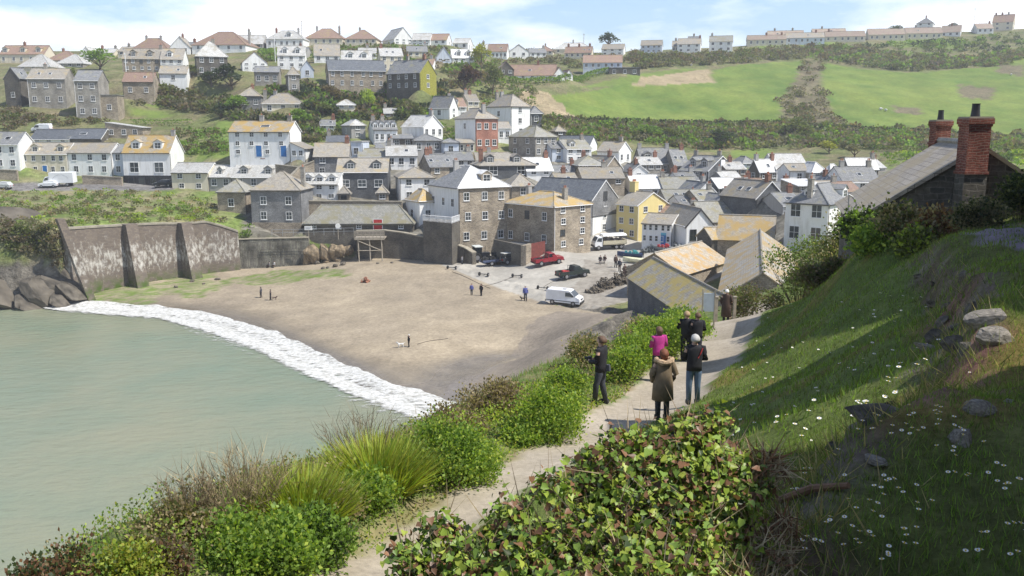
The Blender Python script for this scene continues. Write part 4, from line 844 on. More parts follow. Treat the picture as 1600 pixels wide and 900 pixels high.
    if H.get('door2'):
        for f_ in (.49, .9): loc, rz = face('L', f_, .02); door(root, loc, rz, 'blue', 1.15, 2.2)
    if H.get('blackbase'):
        m = MB(); m.box(-.12, 0, -.1, Y + .1, -.5, eh * .33); sf = m.build('shopfront', WALL['black'], root)
        for f_ in (.15, .38, .62, .85): loc, rz = face('L', f_, .7); window(root, loc + Vector((-.12, 0, 0)), rz, 1.3, 1.3, 3, 1, True)
    if H.get('stonebase'):
        m = MB(); m.box(-.06, X + .03, -.06, Y + .03, -3, eh * .30); m.build('stone_base', WALL['stone'], root)
    if H.get('darkL'): pass
    if H.get('slateupper'):
        m = MB(); m.poly([(-.02,-.07,Z * .55),(X+.02,-.07,Z * .55),(X+.02,-.07,Z),(X/2,-.07,T - .05),(-.02,-.07,Z)])
        m.poly([(-.02,-.07,Z * .55),(-.02,.01,Z*.5),(X+.02,.01,Z*.5),(X+.02,-.07,Z * .55)][::-1]); m.box(0, X, -.2, -.075, Z * .53, Z * .56); m.build('slate_cladding', WALL['slatehung'], root)
        w = window(root, Vector((X * .5, -.08, Z * .95)), 0, 1.3, 1.6, 2, 2, True)
    if H.get('whitebreast'):
        m = MB(); m.box(X/2 - .9, X/2 + .9, -.3, .05, -2, T - .9); m.build('chimney_breast', WALL['white'], root)
    if H.get('sign'):
        m = MB(); m.box(-.1, -.02, Y * .16, Y * .34, eh * .47, eh * .58); m.build('fascia_sign', plain('pale_blue_sign', (0.12, 0.42, 0.55), 0.5), root)
        loc, rz = face('L', .75, 0.02); door(root, loc, rz, 'blue')
    # dormers
    for side, u in H['dm']:
        Ln, dep = (X, Y) if side == 'R' else (Y, X)
        hd = dep / 2; y0 = .22 * hd; z0 = Z + rh * .22 - .05; wd = min(1.7, Ln * .22) if rh < 3.2 else min(2.0, Ln * .24); hgt = min(rh * .5, 1.5)
        sh = H['rm'] in ('dark',)
        yb_ = min(hd * .95, hd * (z0 + hgt - Z) / rh + .1)
        def tf(q):
            xx, yy, zz = q
            return (u * X + xx, yy, zz) if side == 'R' else (yy, (1 - u) * Y - xx, zz)
        m = MB(); m.mi = 0
        vs = [tf(q) for q in ((-wd/2,y0,z0-.25),(wd/2,y0,z0-.25),(wd/2,y0,z0+hgt),(0,y0,z0+hgt+.5),(-wd/2,y0,z0+hgt),(-wd/2,yb_,z0+hgt),(wd/2,yb_,z0+hgt),(-wd/2,yb_,z0-.25),(wd/2,yb_,z0-.25))]
        m.faces(vs, [(0,1,2,3,4),(0,4,5,7),(1,8,6,2)])
        m.mi = 1; yr_ = min(hd * .98, hd * (z0 + hgt + .5 - Z) / rh + .1)
        A = [tf(q) for q in ((-wd/2-.15,y0-.18,z0+hgt-.1),(0,y0-.18,z0+hgt+.58),(0,yr_,z0+hgt+.58),(-wd/2-.15,yb_,z0+hgt-.1))]; B = [tf(q) for q in ((wd/2+.15,y0-.18,z0+hgt-.1),(0,y0-.18,z0+hgt+.58),(0,yr_,z0+hgt+.58),(wd/2+.15,yb_,z0+hgt-.1))]
        slab(m, A, .08); slab(m, B, .08)
        d_ = m.build('dormer', [wm if H['wall'] not in ('darkslate',) else WALL['slatehung'], rm], root)
        c_ = tf((0, y0, z0)); fm, pm = winmesh(wd * .72, hgt * .85, 2, 2); 
        w = link(bpy.data.objects.new('window', fm), d_); w.location = c_; w.rotation_euler = (0, 0, 0 if side == 'R' else -math.pi / 2)
        p = link(bpy.data.objects.new('pane', pm), d_); p.location = c_; p.rotation_euler = w.rotation_euler
    return root
for H in HOUSES: build_house(H)
# ---------------------------------------------------------------- harbour walls, cellars, near house
def seawallmat():
    t = NT('sea_wall_stone'); uv = t.coord('UV'); ob = t.coord('Object')
    br = t.n('ShaderNodeTexBrick', {'Vector': uv, 'Color1': (0.20,0.165,0.13,1), 'Color2': (0.145,0.12,0.10,1), 'Mortar': (0.10,0.085,0.07,1), 'Scale': 1.0, 'Mortar Size': 0.012, 'Brick Width': 0.5, 'Row Height': 0.24})
    st = t.n('ShaderNodeMapping', {'Vector': uv, 'Scale': (1.0, 0.42, 1)}).outputs[0]
    n1 = t.noise(st, 1.7, 8, 0.75); z = t.n('ShaderNodeSeparateXYZ', {0: ob}).outputs['Z']
    band = t.n('ShaderNodeMapRange', {'Value': z, 'From Min': 11.0, 'From Max': 6.5, 'To Min': -0.12, 'To Max': 0.07}).outputs[0]
    band2 = t.n('ShaderNodeMapRange', {'Value': z, 'From Min': 2.8, 'From Max': 4.8, 'To Min': -0.14, 'To Max': 0.0}).outputs[0]
    s_ = t.n('ShaderNodeMath', {0: n1, 1: t.n('ShaderNodeMath', {0: band, 1: band2}, operation='ADD').outputs[0]}, operation='ADD').outputs[0]
    c = t.mix(t.ramp(s_, [(0.52, 0.0), (0.66, 0.75)]), br.outputs['Color'], (0.60, 0.58, 0.52))
    g = t.n('ShaderNodeMath', {0: t.n('ShaderNodeMapRange', {'Value': z, 'From Min': 3.4, 'From Max': 1.6}).outputs[0], 1: t.ramp(t.noise(uv, 0.8, 4), [(0.4, 0.0), (0.6, 1.0)])}, operation='MULTIPLY').outputs[0]
    c = t.mix(g, c, (0.07, 0.11, 0.02)); t.set(Base_Color=c, Roughness=0.9, Specular_IOR_Level=0.2); t.bump(n1, 0.6, 0.05); return t.m
SWM = seawallmat(); CAP = plain('wall_coping', (0.30, 0.27, 0.21), 0.9, 0.25, 1.5, bump=0.03)
def ribbon_wall(name, label, pts, zb, th, mtl, cap=0.18, cat='wall', batter=0.0, group=None):
    """pts: top points as Vectors (front edge), left to right as seen from the bay"""
    root = empty(name, (0, 0, 0), 0, label, cat, group); m = MB(); n = len(pts); back = []
    for i, p in enumerate(pts):
        d = (pts[min(i+1, n-1)] - pts[max(i-1, 0)]); d.z = 0; d.normalize(); back.append(Vector((-d.y, d.x, 0)))
    rings = []
    for p, b in zip(pts, back):
        f0 = p - b * batter; rings.append([Vector((f0.x, f0.y, zb)), Vector((p.x, p.y, p.z)), p + b * th, Vector((p.x + b.x * th, p.y + b.y * th, zb))])
    m.loft([r[::-1] for r in rings]); w = m.build('masonry', mtl, root)
    m = MB(); m.loft([[p - b * .12 + Vector((0, 0, .02)), p - b * .12 + Vector((0, 0, cap)), p + b * (th + .1) + Vector((0, 0, cap)), p + b * (th + .1) + Vector((0, 0, .02))][::-1] for p, b in zip(pts, back)]); m.build('coping', CAP, root)
    return root
def toward(p, q, t): return p + (q - p) * t
swp = [P(104,359,131.8), P(150,356,136.2), P(200,353,140), P(245,351,143.2), P(290,350.5,146.3), P(322,348,148.6), P(345,354,149.6), P(372,363,150.8)]
sw = ribbon_wall('sea_wall', 'tall speckled stone sea wall with two dark buttresses below the grassy headland', swp, -1.5, 1.2, SWM, 0.3, batter=1.0)
ROPE = plain('mooring_rope', (0.09, 0.075, 0.06), .95)
for k_, (a_, b_) in enumerate([((757,447),(812,431)),((766,450),(706,425)),((850,447),(874,437)),((652,538),(700,528))]):
    ps_ = [hit(a_[0] + (b_[0] - a_[0]) * t, a_[1] + (b_[1] - a_[1]) * t + math.sin(t * 5 + k_) * 1.0) + Vector((0, 0, .03)) for t in np.linspace(0, 1, 9)]; m = MB(); m.tube(ps_, .035, 5); tag(m.build('rope', ROPE), 'thin dark mooring rope lying across the sand', 'rope', 'mooring ropes on the beach')
for a in (P(200,352,140), P(286,350,146)):
    d = (swp[4] - swp[0]); d.z = 0; d.normalize(); n = Vector((d.y, -d.x, 0)); m = MB(); w = 0.95; tz = a.z + .25
    m.mi = 0
    A = [a - d * w - n * .2 + Vector((0, 0, .25)), a + d * w - n * .2 + Vector((0, 0, .25)), a + d * w + n * 1.2 + Vector((0, 0, .25)), a - d * w + n * 1.2 + Vector((0, 0, .25))]
    B = [Vector((q.x, q.y, -1)) for q in A]; B[2] += n * 3.0; B[3] += n * 3.0
    m.frus(B, A); m.build('buttress', SWM, sw)
a = P(90,342,129); d = (swp[4] - swp[0]); d.z = 0; d.normalize(); n = Vector((d.y, -d.x, 0)); b_ = P(107,412,130.5)
m = MB(); A = [a - d * .3 - n * .3, a + d * .8 - n * .3, a + d * .8 + n * .6, a - d * .3 + n * .6]; B = [Vector((q.x, q.y, 0)) + d * 3.2 + n * 1.0 for q in A]; m.frus(B, A); m.build('end_pier', SWM, sw)
ribbon_wall('harbour_wall', 'dark streaked retaining wall between the sea wall and the brown rock face', [P(370,375,151.2), P(400,374,151.6), P(440,373,152), P(482,372,152.4)], -1, 1.0, stonemat('streaked_stone', (0.21,0.20,0.16), (0.14,0.13,0.11), (0.09,0.085,0.07), 0.28, 1.4, 0.03, 0.5), 0.15, batter=.6)
ribbon_wall('harbour_wall', 'long shadowed stone wall curving down from the timber platform to the slip', [P(x_, y_, D_) for x_, y_, D_ in [(556,362,152.6),(600,361,152.4),(630,365,151.6),(655,370,150.6),(680,374.5,149.5),(705,381,148.2),(725,388,146.8),(738,396,145.5)]], 1.0, 0.9, WALL['darkstone'], 0.2)
ribbon_wall('garden_wall', 'pale garden wall beside the house with blue doors', [P(430,258,172), P(466,262,171)], 9, .5, WALL['stone'])
ribbon_wall('garden_wall', 'stone retaining wall stepping up left of the slate-hung house with the tan roof', [P(455,276,168), P(468,262,170), P(491,252,171)], 9, .5, WALL['stone'])
ribbon_wall('terrace_wall', 'terrace wall in front of the white three-dormer cottage and dark slate building', [P(472,315,160.2), P(560,315,160.2), P(628,316,160)], 8, .6, WALL['stone'])
ribbon_wall('road_wall', 'low stone wall along the road beside the parked white lorry', [P(-20,265,192), P(26,267,192)], 11, .6, WALL['stone'])
ribbon_wall('road_wall', 'low stone wall in front of the white cottage behind the lorry', [P(128,275,192), P(190,278,192)], 11, .6, WALL['stone'])
# terrace block with white railing, yard with red gate
root = empty('terrace_block', P(664,382,149), 0, 'stone terrace with a white picket railing beside the whitewashed-roof house', 'terrace')
def block(root, name, corners, z0, z1, mtl):
    m = MB(); A = [Vector((p.x, p.y, z1)) - root.location for p in corners]; B = [Vector((p.x, p.y, z0)) - root.location for p in corners]; m.frus(B, A); return m.build(name, mtl, root)
c1, c2 = P(661,345,148.5), P(706,352,144.5); c3, c4 = P(718,345,148.5), P(672,338,152.5); zt = c1.z
block(root, 'stonework', [c1, c2, c3, c4], 2, zt, WALL['darkstone']); m = MB()
for p, q in ((c1, c2), (c2, c3)):
    p = Vector((p.x, p.y, zt)) - root.location; q = Vector((q.x, q.y, zt)) - root.location; n_ = int((q - p).length / .28)
    for i in range(n_ + 1): r_ = toward(p, q, i / n_); s_ = .06 if i % 6 == 0 else .035; m.box(r_.x - s_, r_.x + s_, r_.y - s_, r_.y + s_, r_.z, r_.z + 1.0)
    m.tube([p + Vector((0, 0, 1)), q + Vector((0, 0, 1))], .05, 4); m.tube([p + Vector((0, 0, .25)), q + Vector((0, 0, .25))], .04, 4)
m.build('railing', FRAME, root)
root = empty('yard', P(770,392,145), 0, 'walled yard with a red boarded gate in front of the yellow-roofed corner house', 'yard')
y1, y2, y3, y4 = P(771,374,147), P(818,384,140.5), P(852,374,146), P(805,368,151)
for a_, b_, mt_, nme in ((y1, y2, WALL['darkstone'], 'front_wall'), (y2, toward(y2, y3, .35), WALL['stone'], 'gate_pier')):
    m = MB(); a2 = a_ - root.location; b2 = b_ - root.location; d = (b2 - a2); d.z = 0; d.normalize(); nn = Vector((-d.y, d.x, 0)) * .5
    m.frus([Vector((q.x, q.y, -3)) for q in (a2, b2, b2 + nn, a2 + nn)], [a2, b2, b2 + nn, a2 + nn]); m.build(nme, mt_, root)
m = MB(); a2 = toward(y2, y3, .35) - root.location; b2 = y3 - root.location; d = (b2 - a2); d.z = 0; L_ = d.length; d.normalize()
for i in range(14):
    p = a2 + d * (L_ * i / 14); q = a2 + d * (L_ * (i + .92) / 14); nn = Vector((-d.y, d.x, 0)) * .08; zt = p.z - .05
    m.frus([Vector((k.x, k.y, -2.6)) for k in (p, q, q + nn, p + nn)], [Vector((k.x, k.y, a2.z - .02)) for k in (p, q, q + nn, p + nn)])
m.build('red_gate', plain('red_boards', (0.17, 0.045, 0.035), 0.8, .3), root)
block(root, 'yard_roof', [y1 + Vector((.4, .6, 0)), y2 + Vector((0, .7, 0)), y3, y4], 2, y2.z - .6, WALL['darkslate'])
# timber platform with railing on stilts
WOOD = plain('weathered_timber', (0.33, 0.29, 0.23), 0.85, 0.3, 4); root = empty('timber_platform', P(578,410,149.5), 0, 'weathered timber platform on stilts against the dark harbour wall', 'platform')
def pl_(px, py, D): return P(px, py, D) - root.location
m = MB(); a, b = pl_(553,372,149.2), pl_(600,372,149.2); m.box(a.x, b.x, 0.2, 3.4, a.z - .2, a.z); m.box(a.x, b.x, -.1, .2, a.z - .35, a.z + .05)
for i in range(9): xx = a.x + (b.x - a.x) * i / 8; m.box(xx - .04, xx + .04, -.1, 0.0, a.z, a.z + 1.15)
for k in (.35, .6, .85, 1.1): m.box(a.x, b.x, -.12, -.04, a.z + k - .07, a.z + k + .07)
m.build('deck', WOOD, root); g0 = gz(root.location.x, root.location.y) - root.location.z - .3
for fx in (.12, .5, .9):
    m = MB(); xx = a.x + (b.x - a.x) * fx; m.tube([(xx, .1, a.z - .2), (xx + .1, 0, g0)], .12, 6); m.build('stilt', WOOD, root)
m = MB(); m.tube([(a.x + .6, 0, a.z - .5), (b.x - .5, 0, (a.z + g0) / 2)], .08, 5); m.tube([(a.x + .5, 0, (a.z + g0) / 2), (b.x - .4, 0, (a.z + g0) / 2)], .07, 5); m.build('brace', WOOD, root)
def railing(name, label, pts, h, mtl, rails=(1.0, .5), r=.035, step=1.6, cat='railing'):
    root = empty(name, pts[0], 0, label, cat); m2 = MB()
    for p, q in zip(pts[:-1], pts[1:]):
        p = Vector(p) - root.location; q = Vector(q) - root.location; n_ = max(1, int((q - p).length / step))
        for i in range(n_ + 1): t = toward(p, q, i / n_); m = MB(); m.tube([t, t + Vector((0, 0, h))], r * 1.2, 5); m.build('post', mtl, root)
        for k in rails: m2.tube([p + Vector((0, 0, h * k)), q + Vector((0, 0, h * k))], r, 5)
    m2.build('rails', mtl, root); return root
STEEL = plain('galvanised_steel', (0.35, 0.36, 0.36), 0.45, 0.15, metal=.6); DKSTEEL = plain('dark_iron', (0.05, 0.05, 0.05), 0.6)
railing('railing', 'metal railing along the walkway above the brown rock face', [P(425,369,150.5), P(475,368,151), P(553,366,151.6)], 1.1, STEEL)
# signs by the long shed
for lab, a, b, c, d, rd in (('white rectangular notice board at the left end of the long shed', 476, 488, 353.5, 359.5, 0), ('small round white sign on the dark front of the long shed', 524, 532, 350, 356, 1)):
    D_ = 150.4; p = P((a + b) / 2, d, D_); w_ = (b - a) / F * D_; h_ = (d - c) / F * D_; root = empty('sign', p, 0, lab, 'sign'); m = MB()
    if rd: m.tube([(0, -.05, h_ / 2), (0, .05, h_ / 2)], w_ / 2, 16)
    else:
        m.box(-w_ / 2, w_ / 2, -.05, .05, 0, h_)
        k = MB(); k.box(-w_ * .38, w_ * .38, -.07, -.05, h_ * .60, h_ * .72); k.box(-w_ * .38, w_ * .25, -.07, -.05, h_ * .32, h_ * .42); k.build('lettering_lines', plain('sign_grey', (0.3,0.3,0.33)), root)
    m.build('board', FRAME, root); m = MB(); m.box(-.06, .06, 0, .1, -2.0, h_); m.build('post', WOOD, root)
# gable sheds given by their ridge
def shed(name, label, r0, r1, zr, ze, zb, half, wall, roof, cat='shed', half2=None, over=.3, wins=()):
    r0, r1 = Vector(r0), Vector(r1); d = (r1 - r0); Lg = d.length; ang = math.atan2(d.y, d.x); root = empty(name, (r0.x, r0.y, zb), ang, label, cat)
    h2 = half2 or half; zr -= zb; ze -= zb; s = (zr - ze) / half; ze2 = zr - s * h2; m = MB()
    m.poly([(0, -h2, -2), (0, half, -2)][::-1] + [(0, -h2, ze2), (0, 0, zr), (0, half, ze)][::1])
    m = MB(); m.poly([(0, half, -2), (0, -h2, -2), (0, -h2, ze2), (0, 0, zr), (0, half, ze)]); m.poly([(Lg, -h2, -2), (Lg, half, -2), (Lg, half, ze), (Lg, 0, zr), (Lg, -h2, ze2)])
    m.poly([(0, -h2, -2), (Lg, -h2, -2), (Lg, -h2, ze2), (0, -h2, ze2)]); m.poly([(Lg, half, -2), (0, half, -2), (0, half, ze), (Lg, half, ze)]); m.build('wall', wall, root)
    m = MB(); slab(m, [(-.15, half + over, ze - over * s + .02), (Lg + .15, half + over, ze - over * s + .02), (Lg + .15, 0, zr + .02), (-.15, 0, zr + .02)]); slab(m, [(Lg + .15, -h2 - over, ze2 - over * s + .02), (-.15, -h2 - over, ze2 - over * s + .02), (-.15, 0, zr + .02), (Lg + .15, 0, zr + .02)])
    ro = m.build('roof', roof, root); m = MB(); m.tube([(-.15, 0, zr + .05), (Lg + .15, 0, zr + .05)], .13, 6); m.build('ridge_tiles', ROOF['tan'], ro)
    return root, Lg, ro
LICH = roofmat('lichened_slate', (0.22, 0.20, 0.17), (0.29, 0.27, 0.22), (0.42, 0.32, 0.07), 0.58, 0.3, 0.5)
ORANGE = roofmat('orange_lichened_slate', (0.36, 0.31, 0.24), (0.43, 0.38, 0.3), (0.52, 0.32, 0.10), 0.55, 0.3, 0.5)
shed('fish_cellar', 'front fish cellar with a yellow-lichened roof and a dark shadowed seaward wall', (17.6, 109.5), (20.5, 84.5), 10.1, 7.9, 2.6, 3.1, WALL['darkslate'], LICH, 'cellar')
shed('fish_cellar', 'small open-fronted cellar with an orange-lichened roof inside the courtyard', (18.9, 116.5), (27.6, 128.5), 9.7, 7.4, 3.5, 4.0, WALL['stone'], ORANGE, 'cellar', half2=4.2)
shed('fish_cellar', 'rear cellar range with a hipped yellow roof above the courtyard', (31.2, 132.8), (38.8, 130.4), 13.2, 10.2, 5, 4.6, WALL['stone'], ROOF['yellow'], 'cellar')
shed('fish_cellar', 'right-hand cellar range with a smooth grey roof slope above the dark courtyard', (34.0, 121.0), (24.2, 84.5), 12.3, 9.6, 4, 4.0, WALL['stone'], roofmat('pale_lichened_slate', (0.33, 0.31, 0.27), (0.4, 0.375, 0.33), (0.48, 0.33, 0.12), 0.6, 0.3, 0.5), 'cellar')
shed('shed', 'little yellow-roofed porch at the left of the rear cellar range', (28.4, 130.2), (31.0, 131.0), 11.6, 10.2, 4, 2.2, WALL['darkstone'], ROOF['yellow'], 'porch')
# near house
NEAR = roofmat('near_stone_slates', (0.28, 0.245, 0.20), (0.37, 0.325, 0.265), (0.38, 0.31, 0.19), 0.6, 0.26, 0.40)
root, Lg, ro = shed('house', 'nearby house with a long stone-slate roof and two red chimneys at the upper right', (15.7, 30.0), (17.9, 37.6), 25.45, 22.95, 18.5, 3.7, WALL['darkstone'], NEAR, 'house', over=.3)
def chimney(px0, px1, pyt, pyb, D, pot, par):
    a, b = P(px0, pyt, D), P(px1, pyt, D); w = (b.x - a.x) / 2.75; c = Vector((b.x - w, D + w, 0)); zt = a.z; zb_ = P(px0, pyb, D).z
    M_ = par.matrix_world.inverted() if False else None
    o = MB(); o.mi = 0; L0 = Vector((c.x, c.y, 0)) - Vector((par_loc.x, par_loc.y, par_loc.z)); Rz = Matrix.Rotation(-par_ang, 4, 'Z')
    def bx(x0, x1, y0, y1, z0, z1): o.box(x0, x1, y0, y1, z0, z1, Rz @ Matrix.Translation(L0))
    bx(-w * .86, w * .86, -w * .8, w * .8, zb_ - (2.2 if D > 31 else 0), zt - .32); bx(-w * .93, w * .93, -w * .87, w * .87, zt - .32, zt - .24); bx(-w, w, -w * .95, w * .95, zt - .24, zt - .06); bx(-w * .95, w * .95, -w * .9, w * .9, zb_ - .1, zb_)
    o.mi = 2; bx(-w * .95, w * .95, -w * .9, w * .9, zt - .06, zt)
    o.mi = 1; q = L0 + Vector((-.03, 0, zt)); o.tube([Rz @ q, Rz @ (q + Vector((0, 0, pot * .5))), Rz @ (q + Vector((0, 0, pot))), Rz @ (q + Vector((0, 0, pot + .02)))], [w * .36, w * .31, w * .29, w * .33], 14)
    if D < 31: o.mi = 3; bx(-w * .9, w * .9, -w * .75, w * .75, zb_ - 5, zb_)
    return o.build('chimney', [stonemat('red_chimney_brick', (0.25, 0.085, 0.058), (0.17, 0.055, 0.042), (0.27, 0.17, 0.13), 0.24, 0.085, 0.014, .5), POTDK, CAP, WALL['darkstone']], par)
POTDK = plain('black_chimney_pot', (0.03, 0.03, 0.035), 0.5); par_loc = root.location.copy(); par_ang = root.rotation_euler.z
chimney(1500, 1556, 182, 268, 29.3, .4, ro); chimney(1453, 1491, 187, 222, 37.6, .38, ro)
shed('outbuilding', 'dark low outbuilding at the right edge beyond the paved terrace', (18.6, 27.6), (24, 29.4), 24.5, 23.3, 21, 2.2, WALL['darkstone'], ROOF['dark'], 'outbuilding')
# neighbours standing right of the frame: they shade the lawn
shed('house', 'stone neighbour house beside the upper lawn, gable towards the bay', (16.3, 20.2), (26, 20.2), 34.4, 33.0, 22, 5.8, WALL['stone'], ROOF['slate'], 'house')
shed('house', 'stone neighbour house beside the lower lawn, gable towards the path', (10.2, 11.6), (20, 11.6), 32.6, 31.2, 22.5, 5.0, WALL['stone'], ROOF['slate'], 'house')
shed('house', 'low stone cottage beside the photographer with its eaves along the lawn', (9.3, -6), (9.3, 4.3), 33.0, 29.6, 22.5, 4.6, WALL['stone'], ROOF['slate'], 'house')
shed('outbuilding', 'low stone wing added for shade at the end of the cottage beside the photographer', (7.6, 4.6), (7.6, 6.6), 28.3, 27.3, 22.5, 2.0, WALL['stone'], ROOF['slate'], 'outbuilding')  # unseen wing, added to shade the ground right of the sunlit bank
# curved hand rail by the near roof
m = MB(); a = P(1338, 345, 33); pts_ = [a + Vector((math.sin(t) * .0 - .12 * (1 - math.cos(t * 1.5)) , 0, .95 * math.sin(t))) for t in np.linspace(0, 1.5, 10)]
root = empty('handrail', a, 0, 'curved pale metal handrail at the low corner of the nearby slate roof', 'handrail')
m.tube([Vector((0,0,-.3)), Vector((0,0,.5)), Vector((-.08,0,.75)), Vector((-.2,0,.9)), Vector((-.36,0,.98))], .03, 6); m.build('rail', STEEL, root); m = MB(); m.tube([(-.28,.1,-.3), (-.3,.1,.95)], .025, 6); m.build('post', STEEL, root)
# rocks
def rockmesh(seed, rough=.6, n=4):
    import bmesh
    bm = bmesh.new(); bmesh.ops.create_icosphere(bm, subdivisions=n, radius=1); r_ = np.random.RandomState(seed)
    A = r_.rand(3) * 50; pl = [(Vector(r_.randn(3)).normalized(), r_.uniform(.5, .86)) for _ in range(30)]
    for v in bm.verts:
        c = v.co; k = fbm(np.array([c.x * 1.3 + A[0] + c.z]), np.array([c.y * 1.3 + A[1] - c.z]), seed, 4)[0]; c *= 1 + (k - .5) * rough * 2 + (fbm(np.array([c.x * 5 + A[1]]), np.array([c.y * 5 + c.z * 6]), seed + 3, 3)[0] - .5) * .28
        for nn, dd in pl:
            e = c.dot(nn)
            if e > dd: c -= nn * (e - dd) * .97
    me = bpy.data.meshes.new('rock'); bm.to_mesh(me); bm.free(); me.materials.append(ROCKM); return me
ROCKM = plain('sea_rock', (0.115, 0.10, 0.078), .9, .7, 1.4, bump=.6)
BROWNROCK = plain('brown_rock', (0.22, 0.17, 0.11), .95, .7, 2.2, bump=.5)
RM = [rockmesh(i) for i in range(6)]
def rock(px, py, w, hgt, label, group=None, D=None, mt_=None, sink=.3, rz=None, yk=1.0, strata=False):
    p = P(px, py, D) if D else hit(px, py); s = w / F * p.y / 2; hz = hgt / F * p.y; me = rnd.choice(RM)
    if mt_: me = me.copy(); me.materials[0] = mt_
    o = link(bpy.data.objects.new('rock', me)); o.location = (p.x, p.y, p.z + hz * .5 - hz * sink); o.scale = (s, s * yk, hz * .65); o.rotation_euler = (rnd.uniform(-.2, .2), rnd.uniform(-.2, .2), rnd.uniform(0, 6) if rz is None else rz)
    if strata: o.scale = (s * 1.45, s, hz * .42); o.rotation_euler = (rnd.uniform(.1, .5), rnd.uniform(.35, .8), rnd.uniform(-.5, .3))
    return tag(o, label, 'rock', group)
G_ = 'rocks at the foot of the left headland'
for i, (x_, y_, w_, h_) in enumerate([(0,470,70,50),(30,445,60,40),(60,470,50,40),(85,455,50,34),(110,462,34,22),(20,415,60,34),(-10,430,50,50),(70,430,40,30),(50,478,40,16),(95,474,26,12),(10,400,60,40),(45,405,60,36),(75,415,44,30),(-20,470,60,50),(20,455,70,44),(100,440,30,24),(-10,390,80,60),(30,385,70,50),(65,392,50,40),(60,425,60,44),(25,425,70,50),(88,430,34,34),(-30,420,70,60),(115,455,30,20)]):
    rock(x_, y_, w_ * (1.3 if y_ > 440 else 1.75), h_ * (1.2 if y_ > 440 else 1.8), 'dark jagged rock at the foot of the left headland', G_, D=127 + (480 - y_) * .14, strata=True)
for x_, y_, w_, h_ in [(492,410,30,36),(506,404,26,30),(520,402,24,26),(534,400,24,22),(546,398,20,18),(480,415,22,26),(512,416,22,14),(530,412,20,12)]: rock(x_, y_, w_, h_, 'brown rock outcrop between the streaked wall and the timber platform', 'brown rocks under the walkway', D=152.0, mt_=BROWNROCK, sink=.2)
for x_, y_, w_, h_ in [(505,420,9,5),(512,419,8,5),(524,417,12,7),(536,414,14,8),(497,412,16,8),(590,412,8,3),(612,411,8,3),(300,440,12,4),(275,449,10,4),(340,437,14,4),(318,444,8,3)]: rock(x_, y_, w_, h_, 'small dark boulder on the upper beach', 'boulders on the upper beach')
# outcrops on the lawn
LR_ = plain('lawn_rock', (0.20, 0.18, 0.15), .9, .5, 6, bump=.04)
for i, (x_, y_, w_, h_, lb) in enumerate([(1540,505,95,40,'flat-topped grey rock, upper of the ledge on the shaded lawn'),(1555,530,80,30,'mossy grey rock under the flat-topped one on the shaded lawn'),(1530,640,60,34,'pale-edged rock half sunk in the shaded lawn'),(1500,690,50,40,'narrow upright grey rock in the lower shaded lawn'),(1450,545,60,16,'dark low rock left of the ledge on the shaded lawn'),(1370,722,60,16,'small flat stone on the sunlit mossy bank'),(1575,628,26,10,'small pale stone at the right of the half sunk rock')]):
    rock(x_, y_, w_, h_, lb, mt_=LR_, sink=.45)
# ---------------------------------------------------------------- vehicles, boats, gear
TYRE = plain('tyre_rubber', (0.02, 0.02, 0.02), 0.85); RIM = plain('wheel_rim', (0.35, 0.35, 0.36), 0.4, metal=.5)
def paint(name, c, r=.3): return plain(name, c, r, .06, 2)
def prof(m, pts, w, belt=None, taper=.14):
    def hw(z): return w / 2 * (1 - (taper if belt is not None and z > belt else 0))
    L_ = [Vector((x_, hw(z_), z_)) for x_, z_ in pts]; R_ = [Vector((x_, -hw(z_), z_)) for x_, z_ in pts]; m.frus(R_, L_)
def wheels(root, xs, tr, r, w=.22, dual=()):
    for x_ in xs:
        for s in (-1, 1):
            m = MB(); m.wheel((0, 0, 0), r, w if x_ not in dual else w * 1.8); o = m.build('wheel', TYRE, root, smooth=False); o.location = (x_, s * tr, r)
            k = MB(); k.tube([(0, s * w * .35, 0), (0, s * (w * .53), 0)], r * .58, 12); k.tube([(0, s * w * .5, 0), (0, s * w * .62, 0)], r * .2, 8); k.build('rim', RIM, o)
def quad(m, a, b, c, d, th=.03):
    a, b, c, d = map(Vector, (a, b, c, d)); n = (b - a).cross(d - a).normalized() * th; m.frus([a - n, b - n, c - n, d - n], [a + n, b + n, c + n, d + n])
def vroot(name, label, px, py, D, yaw, cat, sc=1.0):
    p = P(px, py, D) if D else hit(px, py); p.z = gz(p.x, p.y)
    e = .8; 
    r = empty(name, p, yaw, label, cat); r.scale = (sc,) * 3
    dx, dy = math.cos(yaw), math.sin(yaw); zf, zr_ = gz(p.x + dx * 1.5, p.y + dy * 1.5), gz(p.x - dx * 1.5, p.y - dy * 1.5); lf, lr = gz(p.x - dy * .8, p.y + dx * .8), gz(p.x + dy * .8, p.y - dx * .8)
    fx = Vector((dx * 3, dy * 3, zf - zr_)).normalized(); ly = Vector((-dy * 1.6, dx * 1.6, lf - lr)).normalized(); up = (fx.cross(ly).normalized() + Vector((0, 0, 1.5))).normalized(); fx = ly.cross(up).normalized(); ly = up.cross(fx)
    r.rotation_euler = Matrix((fx, ly, up)).transposed().to_euler(); r.location.z = (zf + zr_ + lf + lr) / 4 + .06; return r
def lights(root, x_, y_, z_, tail=None):
    for s in (-1, 1):
        m = MB(); m.box(x_ - .04, x_ + .05, s * y_ - .14, s * y_ + .14, z_ - .1, z_ + .1); m.build('headlight', GLASSL, root)
        if tail is not None: m = MB(); m.box(tail - .05, tail + .04, s * y_ - .08, s * y_ + .08, z_ - .12, z_ + .16); m.build('tail_light', REDL, root)
GLASSL = plain('lamp_glass', (0.7, 0.7, 0.68), .15); REDL = plain('tail_lamp_red', (0.4, 0.02, 0.02), .3); TRIM = plain('black_trim', (0.03, 0.03, 0.03), .6)
